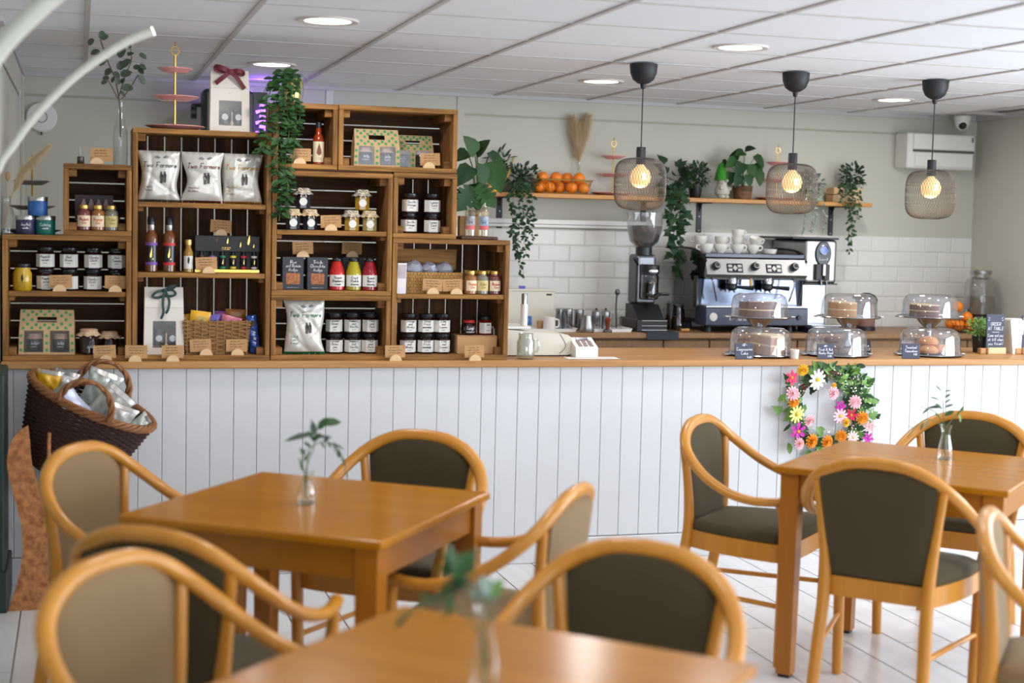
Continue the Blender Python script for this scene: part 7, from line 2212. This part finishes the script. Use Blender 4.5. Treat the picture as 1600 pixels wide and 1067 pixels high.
part('soil', MB().lathe([(.0001, .075), (.041, .075)], 16, cap=False).mesh('soil', mat('soil', C(50, 38, 30), .9)), t)
bushy(t, (-.02, -.01, .125), .055, 'oval', M_leafl, .028, 130, 31, .9)

# ------------------------------------------------------------------ flower wreath hanging on the counter front
wc = at(1292, 637, 6.36)
t = thing('flower_wreath', 'wreath of colourful flowers and greenery hanging on the white counter front', 'wreath', (wc.x, 6.352, wc.z))
RW = .165
mb = MB()
R = random.Random(22)
for k in range(7):
    ph = R.uniform(0, 6)
    mb.tube([((RW + .012 * math.sin(5 * a + ph)) * math.cos(a), .012 * math.cos(7 * a + ph), (RW + .012 * math.sin(5 * a + ph)) * math.sin(a)) for a in [2 * PI * i / 60 for i in range(60)]], .0035, 5, closed=True)
part('twig_ring', mb.mesh('twig_ring', mat('wreath twig', C(104, 62, 40), .8)), t)
part('hanging_loop', MB().tube([(0, .005, RW), (0, .012, RW + .045), (0, .016, RW + .06)], .0012, 5).mesh('hanging_loop', M_rope), t)
def flower_mesh(kind, col, ccol):
    mp, mc = mat('petal %s' % str(col), col, .6), mat('flower centre %s' % str(ccol), ccol, .8)
    def pet():
        mb = MB()
        if kind == 'daisy':
            layers = [(11, 1.0, .15, .0)]
        elif kind == 'lily':
            layers = [(6, 1.0, .22, .0), (5, .7, .2, .15)]
        else:
            layers = [(12, 1.0, .17, .0), (11, .82, .17, .22), (9, .6, .16, .42), (7, .4, .15, .55)]
        for (n, L, w, lift) in layers:
            for i in range(n):
                a = 2 * PI * i / n + lift * 2
                c_, s_ = math.cos(a), math.sin(a)
                pts = [(.12 * L, 0, .02), (.5 * L, w, .06 + lift * .5), (.9 * L, w * .8, .05 + lift), (L, 0, .02 + lift), (.9 * L, -w * .8, .05 + lift), (.5 * L, -w, .06 + lift * .5)]
                mb.add([(x * c_ - y * s_, x * s_ + y * c_, z) for x, y, z in pts], [(0, 1, 2, 3, 4, 5)])
        return mb.mesh('petals', mp, False)
    def cen():
        return MB().ball((0, 0, .10 if kind != 'pom' else .4), .2 if kind != 'pom' else .16, 10, 6, 1, 1, .6).mesh('flower_centre', mc)
    return cm(('fp', kind, col), pet), cm(('fc', kind, ccol), cen)
YE, OR, PK, CR_, WH, LM, MG = C(236, 186, 40), C(236, 150, 26), C(250, 196, 204), C(222, 40, 92), C(246, 242, 224), C(214, 220, 120), C(190, 40, 160)
FL = [(1254, 578, 'pom', YE, OR, 9), (1237, 590, 'lily', CR_, OR, 11), (1277, 593, 'daisy', WH, YE, 15), (1239, 615, 'pom', PK, PK, 11), (1240, 628, 'pom', OR, OR, 9), (1245, 647, 'daisy', LM, YE, 13), (1265, 657, 'pom', PK, PK, 9),
      (1247, 674, 'lily', MG, OR, 13), (1249, 693, 'pom', PK, OR, 9), (1268, 689, 'pom', OR, OR, 11), (1292, 690, 'pom', OR, OR, 10), (1314, 681, 'pom', OR, OR, 9), (1302, 614, 'pom', PK, PK, 10), (1303, 602, 'pom', YE, OR, 4),
      (1336, 628, 'pom', PK, PK, 10), (1313, 635, 'lily', MG, MG, 9), (1313, 650, 'daisy', PK, YE, 11), (1330, 648, 'lily', CR_, OR, 10), (1347, 653, 'pom', OR, OR, 10), (1322, 660, 'pom', YE, OR, 7), (1359, 666, 'lily', PK, PK, 9), (1356, 685, 'lily', MG, MG, 9), (1333, 683, 'daisy', PK, LM, 9)]
for k, (px, py, kind, col, cc, rp) in enumerate(FL):
    p = at(px, py, 6.30) - Vector((wc.x, 6.352, wc.z))
    me, mc_ = flower_mesh(kind, col, cc)
    q = part('flower', me, t, p, (Matrix.Rotation(R.uniform(-.3, .3), 3, 'Z') @ Matrix.Rotation(PI / 2 + R.uniform(-.3, .3), 3, 'X') @ Matrix.Rotation(R.uniform(0, 6), 3, 'Z')).to_euler(), scale=rp / 285.0)
    part('flower_centre', mc_, q)
nlv = 0
for k in range(250):
    a = R.uniform(0, 2 * PI)
    if R.random() < .35:
        a = R.uniform(-.3, 1.3)
    r = RW + R.gauss(.008, .036)
    p = Vector((r * math.cos(a), R.uniform(-.022, .008), r * math.sin(a)))
    d = Vector((math.cos(a + R.uniform(-1.2, 1.2)), R.uniform(-.5, .1), math.sin(a + R.uniform(-1.2, 1.2))))
    leaf(t, leaf_mesh(R.choice(['oval', 'lance', 'ivy', 'ivy']), R.choice([M_leaf, M_leafl, M_leafl, M_leafd])), p, d, Vector((R.uniform(-.4, .4), -1, .2)), R.uniform(.03, .062))
items = []
for k in range(260):
    a = R.choice([R.uniform(-.8, 1.2), R.uniform(0, 2 * PI)])
    r = RW + R.gauss(-.005, .03)
    items.append((Vector((r * math.cos(a), R.uniform(-.035, 0), r * math.sin(a))), rv(R), Vector((0, -1, 0)), R.uniform(.008, .013)))
leaves_joined('blossom_sprigs', t, leaf_mesh('oval', M_leafs), items, mat('white sprig', C(226, 226, 200), .7))

# ------------------------------------------------------------------ wicker basket on a wavy chipboard stand
t = thing('chipboard_stand', 'wavy-edged chipboard display stand holding the wicker basket at the left', 'stand', (0, 0, 0))
def sidepanel(Y, dx, name='side_panel'):
    L = [(12, 955), (26, 915), (35, 865), (33, 820), (22, 775), (12, 735), (13, 705), (24, 680), (44, 665)]
    Rr = [(47, 690), (50, 725), (60, 760), (72, 800), (74, 850), (76, 900), (78, 940)]
    l = [at(px, py, Y) for px, py in L]
    r = [at(px, py, Y) for px, py in Rr]
    P = smooth_path(l, 4) + smooth_path(r, 4)
    z0 = P[0].z
    pts = [(p.x + dx, max(p.z - z0, 0)) for p in P]
    pts[-1] = (pts[-1][0], 0)
    return pts
pl_ = sidepanel(5.97, 0)
part('side_panel', MB().prism(pl_, 5.96, 5.98).mesh('side_panel', M_osb, False), t)
part('side_panel', MB().prism([(x + .13, z) for x, z in pl_], 6.26, 6.28).mesh('side_panel', M_osb, False), t)
part('cross_rail', MB().cbox(pl_[0][0] + .06, pl_[0][0] + .12, 5.98, 6.262, .25, .31, .002).mesh('cross_rail', M_osb, False), t)
part('peg', MB().tube([at(77, 676, 5.93), at(76, 720, 5.93)], .007, 6).mesh('peg', M_osb), t)

# the basket: tapered oval, tilted towards the room
top_c = at(143, 630, 6.10)
bas = thing('wicker_basket', 'dark wicker basket of snack packets tipped forward on the chipboard stand', 'basket', top_c)
u = (at(228, 655, 6.05) - at(58, 580, 6.12)).normalized()       # long axis of the rim
axis = Vector((.30, -.20, .93))
axis = (axis - u * axis.dot(u)).normalized()
v = axis.cross(u).normalized()
M3 = Matrix((u, v, axis)).transposed().to_4x4()
a_top, b_top, a_bot, b_bot, HB = .255, .17, .175, .12, .30
def ring(f, extra=0.0, wave=0.0, ns=22, ph=0, n=88, dz=0.0):
    aa, bb_ = a_bot + (a_top - a_bot) * f + extra, b_bot + (b_top - b_bot) * f + extra
    P = []
    for i in range(n):
        th = 2 * PI * i / n
        w = wave * math.cos(ns * th + ph)
        P.append(M3 @ Vector(((aa + w) * math.cos(th), (bb_ + w) * math.sin(th), -HB + HB * f + dz)))
    return P
mb = MB()
rows = 33
for k in range(rows):
    mb.tube(ring((k + .5) / rows, 0, .0045, 22, PI * (k % 2)), .0047, 5, closed=True)
part('weave', mb.mesh('weave', M_wicker), bas, kind='stuff')
for i in range(22):
    th = 2 * PI * i / 22
    p0 = M3 @ Vector((a_bot * math.cos(th), b_bot * math.sin(th), -HB))
    p1 = M3 @ Vector((a_top * math.cos(th), b_top * math.sin(th), .0))
    part('stake', MB().tube([p0, p1], .004, 6).mesh('stake', M_wicker), bas)
part('base', MB().add([M3 @ Vector((a_bot * math.cos(2 * PI * i / 40), b_bot * math.sin(2 * PI * i / 40), -HB)) for i in range(40)], [tuple(range(40))]).mesh('base', M_wicker, False), bas)
part('lining', MB().add([M3 @ Vector(((a_bot + (a_top - a_bot) * f) * .93 * math.cos(2 * PI * i / 40), (b_bot + (b_top - b_bot) * f) * .93 * math.sin(2 * PI * i / 40), -HB + HB * f)) for f in (.02, .75) for i in range(40)], [(i, (i + 1) % 40, 40 + (i + 1) % 40, 40 + i) for i in range(40)]).mesh('lining', M_wicker), bas)
mb = MB()
for s in range(4):
    P = []
    for i in range(110):
        th = 2 * PI * i / 110
        ph = 2 * PI * s / 4 + 12 * th
        P.append(M3 @ Vector(((a_top + .011 * math.cos(ph)) * math.cos(th), (b_top + .011 * math.cos(ph)) * math.sin(th), .012 + .011 * math.sin(ph))))
    mb.tube(P, .008, 5, closed=True)
part('rope_rim', mb.mesh('rope_rim', M_wickerm), bas)
for (th, name) in ((-PI * .5, 'front'), (PI * .5, 'back')):
    mb = MB()
    for s in range(3):
        P = []
        for i in range(40):
            f = i / 39
            q = Vector((.105 * math.cos(PI * f) * 1.0, b_top * math.sin(th) * 1.0, .02 + .115 * math.sin(PI * f)))
            ph = 2 * PI * s / 3 + 16 * f
            q += Vector((.009 * math.cos(ph), .009 * math.sin(ph), 0))
            P.append(M3 @ q)
        mb.tube(P, .0075, 6)
    part('handle', mb.mesh('handle', M_wickerm), bas)
def bagin(dx, dy, dz, col, rot, w, h, label, seed):
    R = random.Random(seed)
    ph = [R.uniform(0, 6) for _ in range(4)]
    def sk(u_, v_, s):
        a, b_ = 2 * u_ - 1, 2 * v_ - 1
        puff = max(0, 1 - abs(b_) ** 3) ** .6 * max(0, 1 - abs(a) ** 3) ** .6
        wr = .01 * math.sin(7 * a + 5 * b_ + ph[0]) * math.sin(5 * b_ + ph[1])
        return (a * w / 2 * (1 - .2 * math.sin(v_ * PI)), s * (.002 + puff * (.03 + wr)), h * (v_ - .5))
    o = thing('snack_bag', label, 'snack bag', top_c + M3 @ Vector((dx, dy, dz - .03)), 0, 'crisp packets in the wicker basket')
    part('packet', MB().grid(lambda a, b_: sk(a, b_, -1), 12, 14).grid(lambda a, b_: sk(a, b_, 1), 12, 14, True).mesh('packet', col, True, 70), o, rot=rot)
    part('top_seam', MB().grid(lambda a, b_: sk(a, .93 + .07 * b_, -1.3), 8, 1).mesh('top_seam', M_steelb), o, rot=rot)
M_yb = mat('yellow packet', C(220, 168, 30), .35, noise=(14., .4, C(180, 124, 16)))
M_gb = mat('grey packet', C(190, 196, 188), .25, noise=(10., .4, C(150, 160, 152)), metal=.2)
M_lb = mat('lilac packet', C(200, 204, 222), .25, noise=(10., .4, C(170, 176, 204)), metal=.15)
bagin(-.185, .0, .02, M_yb, (.3, .2, .2), .11, .14, 'yellow snack bag at the left end of the wicker basket', 1)
bagin(-.13, .03, .03, M_foil, (.2, .3, -.1), .10, .15, 'white snack bag second from the left in the wicker basket', 2)
bagin(-.06, -.06, .0, M_lb, (.2, -.7, .1), .13, .20, 'lilac snack bag behind the front handle of the wicker basket', 3)
bagin(-.0, .06, .055, M_gb, (.2, .4, .1), .14, .20, 'grey snack bag standing highest in the wicker basket', 4)
bagin(.06, -.01, .03, M_foil, (.25, .75, -.1), .14, .22, 'white crumpled snack bag in the middle of the wicker basket', 5)
bagin(.12, -.04, .01, M_foil, (.3, .4, .2), .13, .16, 'white snack bag right of the front handle of the wicker basket', 6)
bagin(.20, .0, .01, M_gb, (.3, 1.0, .3), .09, .13, 'grey snack bag at the right end of the wicker basket', 7)

# ------------------------------------------------------------------ bud vases on the tables
def bud_vase(px, py, label, sprigs, hv, rv_, Ys=1.0, lm=None):
    p = atz(px, py, .74)
    t = thing('bud_vase', label, 'vase', (p.x, p.y, .7402), 0, 'glass bud vases with sprigs')
    part('vase', MB().lathe([(rv_, .0), (rv_ * 1.05, .003), (rv_ * .95, hv * .35), (rv_ * .6, hv * .7), (rv_ * .62, hv * .85), (rv_ * .85, hv)], 24, cap=False).mesh('vase', M_glass), t)
    part('vase_base', MB().lathe([(.0001, .0), (rv_ * 1.0, .0), (rv_ * 1.0, .006), (.0001, .008)], 20).mesh('vase_base', M_glassg), t)
    base = Vector((p.x, p.y, .7402))
    lp = lambda a, b_: at(a, b_, p.y) - base
    ms = MB()
    R = random.Random(int(px))
    for S, leafs in sprigs:
        P = smooth_path([(0, 0, .012)] + [lp(*q) for q in S], 5)
        ms.tube(P, .0016, 5)
    part('stems', ms.mesh('stems', M_stemg), t)
    for S, leafs in sprigs:
        for (x0, y0, x1, y1, kind, m_) in leafs:
            A, B = lp(x0, y0), lp(x1, y1)
            L = (B - A).length
            leaf(t, leaf_mesh(kind, m_), A, B - A + Vector((0, R.uniform(-.3, .3) * L, 0)), Vector((R.uniform(-.3, .3), -.6, .8)), L * 1.05)
    return t
bud_vase(479, 787, 'bud vase with a grey-green sprig on the middle table', [
    ([(478, 735), (490, 700), (495, 672)], [(495, 675, 488, 655, 'lance', M_leafe), (497, 672, 511, 652, 'oval', M_leaf), (500, 664, 533, 656, 'oval', M_leaf), (492, 678, 446, 684, 'lance', M_leafe), (492, 680, 488, 660, 'oval', M_leafe), (490, 690, 482, 672, 'oval', M_leaf), (489, 690, 500, 676, 'oval', M_leaf), (486, 700, 476, 690, 'oval', M_leafe), (493, 684, 520, 680, 'lance', M_leafe)]),
    ([(480, 725), (485, 700), (505, 690), (525, 698), (535, 715), (542, 745)], [(500, 692, 510, 700, 'oval', M_leafe), (510, 690, 520, 700, 'oval', M_leaf), (520, 695, 528, 708, 'oval', M_leafe), (527, 702, 532, 716, 'oval', M_leafe), (505, 690, 515, 684, 'oval', M_leaf), (515, 692, 540, 700, 'lance', M_leafe), (533, 712, 540, 728, 'lance', M_leafe)]),
    ([(475, 745), (472, 718), (478, 702)], [(474, 730, 467, 715, 'lance', M_leafe), (474, 722, 484, 706, 'lance', M_leafe), (476, 712, 470, 700, 'oval', M_leafe), (475, 738, 469, 724, 'lance', M_leaf)])], .095, .026)
bud_vase(1476, 718, 'bud vase with a feathery sprig on the right-hand table', [
    ([(1476, 680), (1474, 650), (1474, 625)], [(1471, 612, 1463, 601, 'lance', M_leafe), (1476, 612, 1486, 608, 'lance', M_leafe), (1476, 622, 1489, 614, 'lance', M_leafe), (1468, 626, 1453, 618, 'lance', M_leafe), (1476, 630, 1484, 622, 'lance', M_leafe), (1472, 636, 1450, 635, 'lance', M_leafe), (1476, 637, 1492, 630, 'lance', M_leafe), (1472, 640, 1462, 630, 'oval', M_leaf), (1476, 650, 1488, 640, 'oval', M_leaf), (1470, 655, 1460, 645, 'oval', M_leaf)]),
    ([(1476, 675), (1464, 646), (1445, 638)], [(1452, 638, 1441, 645, 'lance', M_leafe), (1445, 638, 1438, 634, 'lance', M_leafe)]), ([(1476, 672), (1450, 655), (1430, 668), (1418, 684)], [(1450, 655, 1444, 668, 'lance', M_leafs), (1440, 660, 1434, 650, 'lance', M_leafs), (1434, 664, 1426, 656, 'lance', M_leafs), (1428, 670, 1420, 664, 'lance', M_leafs), (1442, 660, 1440, 674, 'lance', M_leafs)]),
    ([(1477, 675), (1492, 650), (1506, 640)], [(1500, 644, 1508, 634, 'lance', M_leaf), (1498, 648, 1504, 660, 'oval', M_leafl), (1494, 650, 1500, 640, 'lance', M_leaf)])], .125, .025)
bud_vase(757, 1083, 'blurred bud vase with fern and white blossom on the nearest table', [
    ([(752, 1000), (745, 950), (715, 890)], [(716, 892, 690, 862, 'ivy', M_leaf), (714, 894, 700, 850, 'ivy', M_leaf), (716, 892, 748, 858, 'ivy', M_leaf), (715, 895, 680, 885, 'ivy', M_leaf), (718, 905, 700, 930, 'ivy', M_leafd), (712, 900, 735, 880, 'ivy', M_leafd), (720, 910, 742, 905, 'ivy', M_leaf), (700, 905, 690, 945, 'lance', M_leaf), (705, 920, 698, 965, 'lance', M_leaf)]),
    ([(755, 1000), (700, 940), (650, 950), (615, 975)], [(690, 938, 650, 925, 'lance', M_leaf), (650, 950, 625, 968, 'lance', M_leafe), (640, 955, 618, 982, 'lance', M_leafe)]),
    ([(757, 1000), (760, 960), (765, 935)], [(765, 935, 785, 905, 'oval', M_leafl), (766, 930, 748, 905, 'round', M_leafs), (762, 936, 735, 925, 'round', M_leafs), (764, 930, 755, 900, 'round', M_leafs), (762, 940, 778, 925, 'round', M_leafs)])], .15, .026)
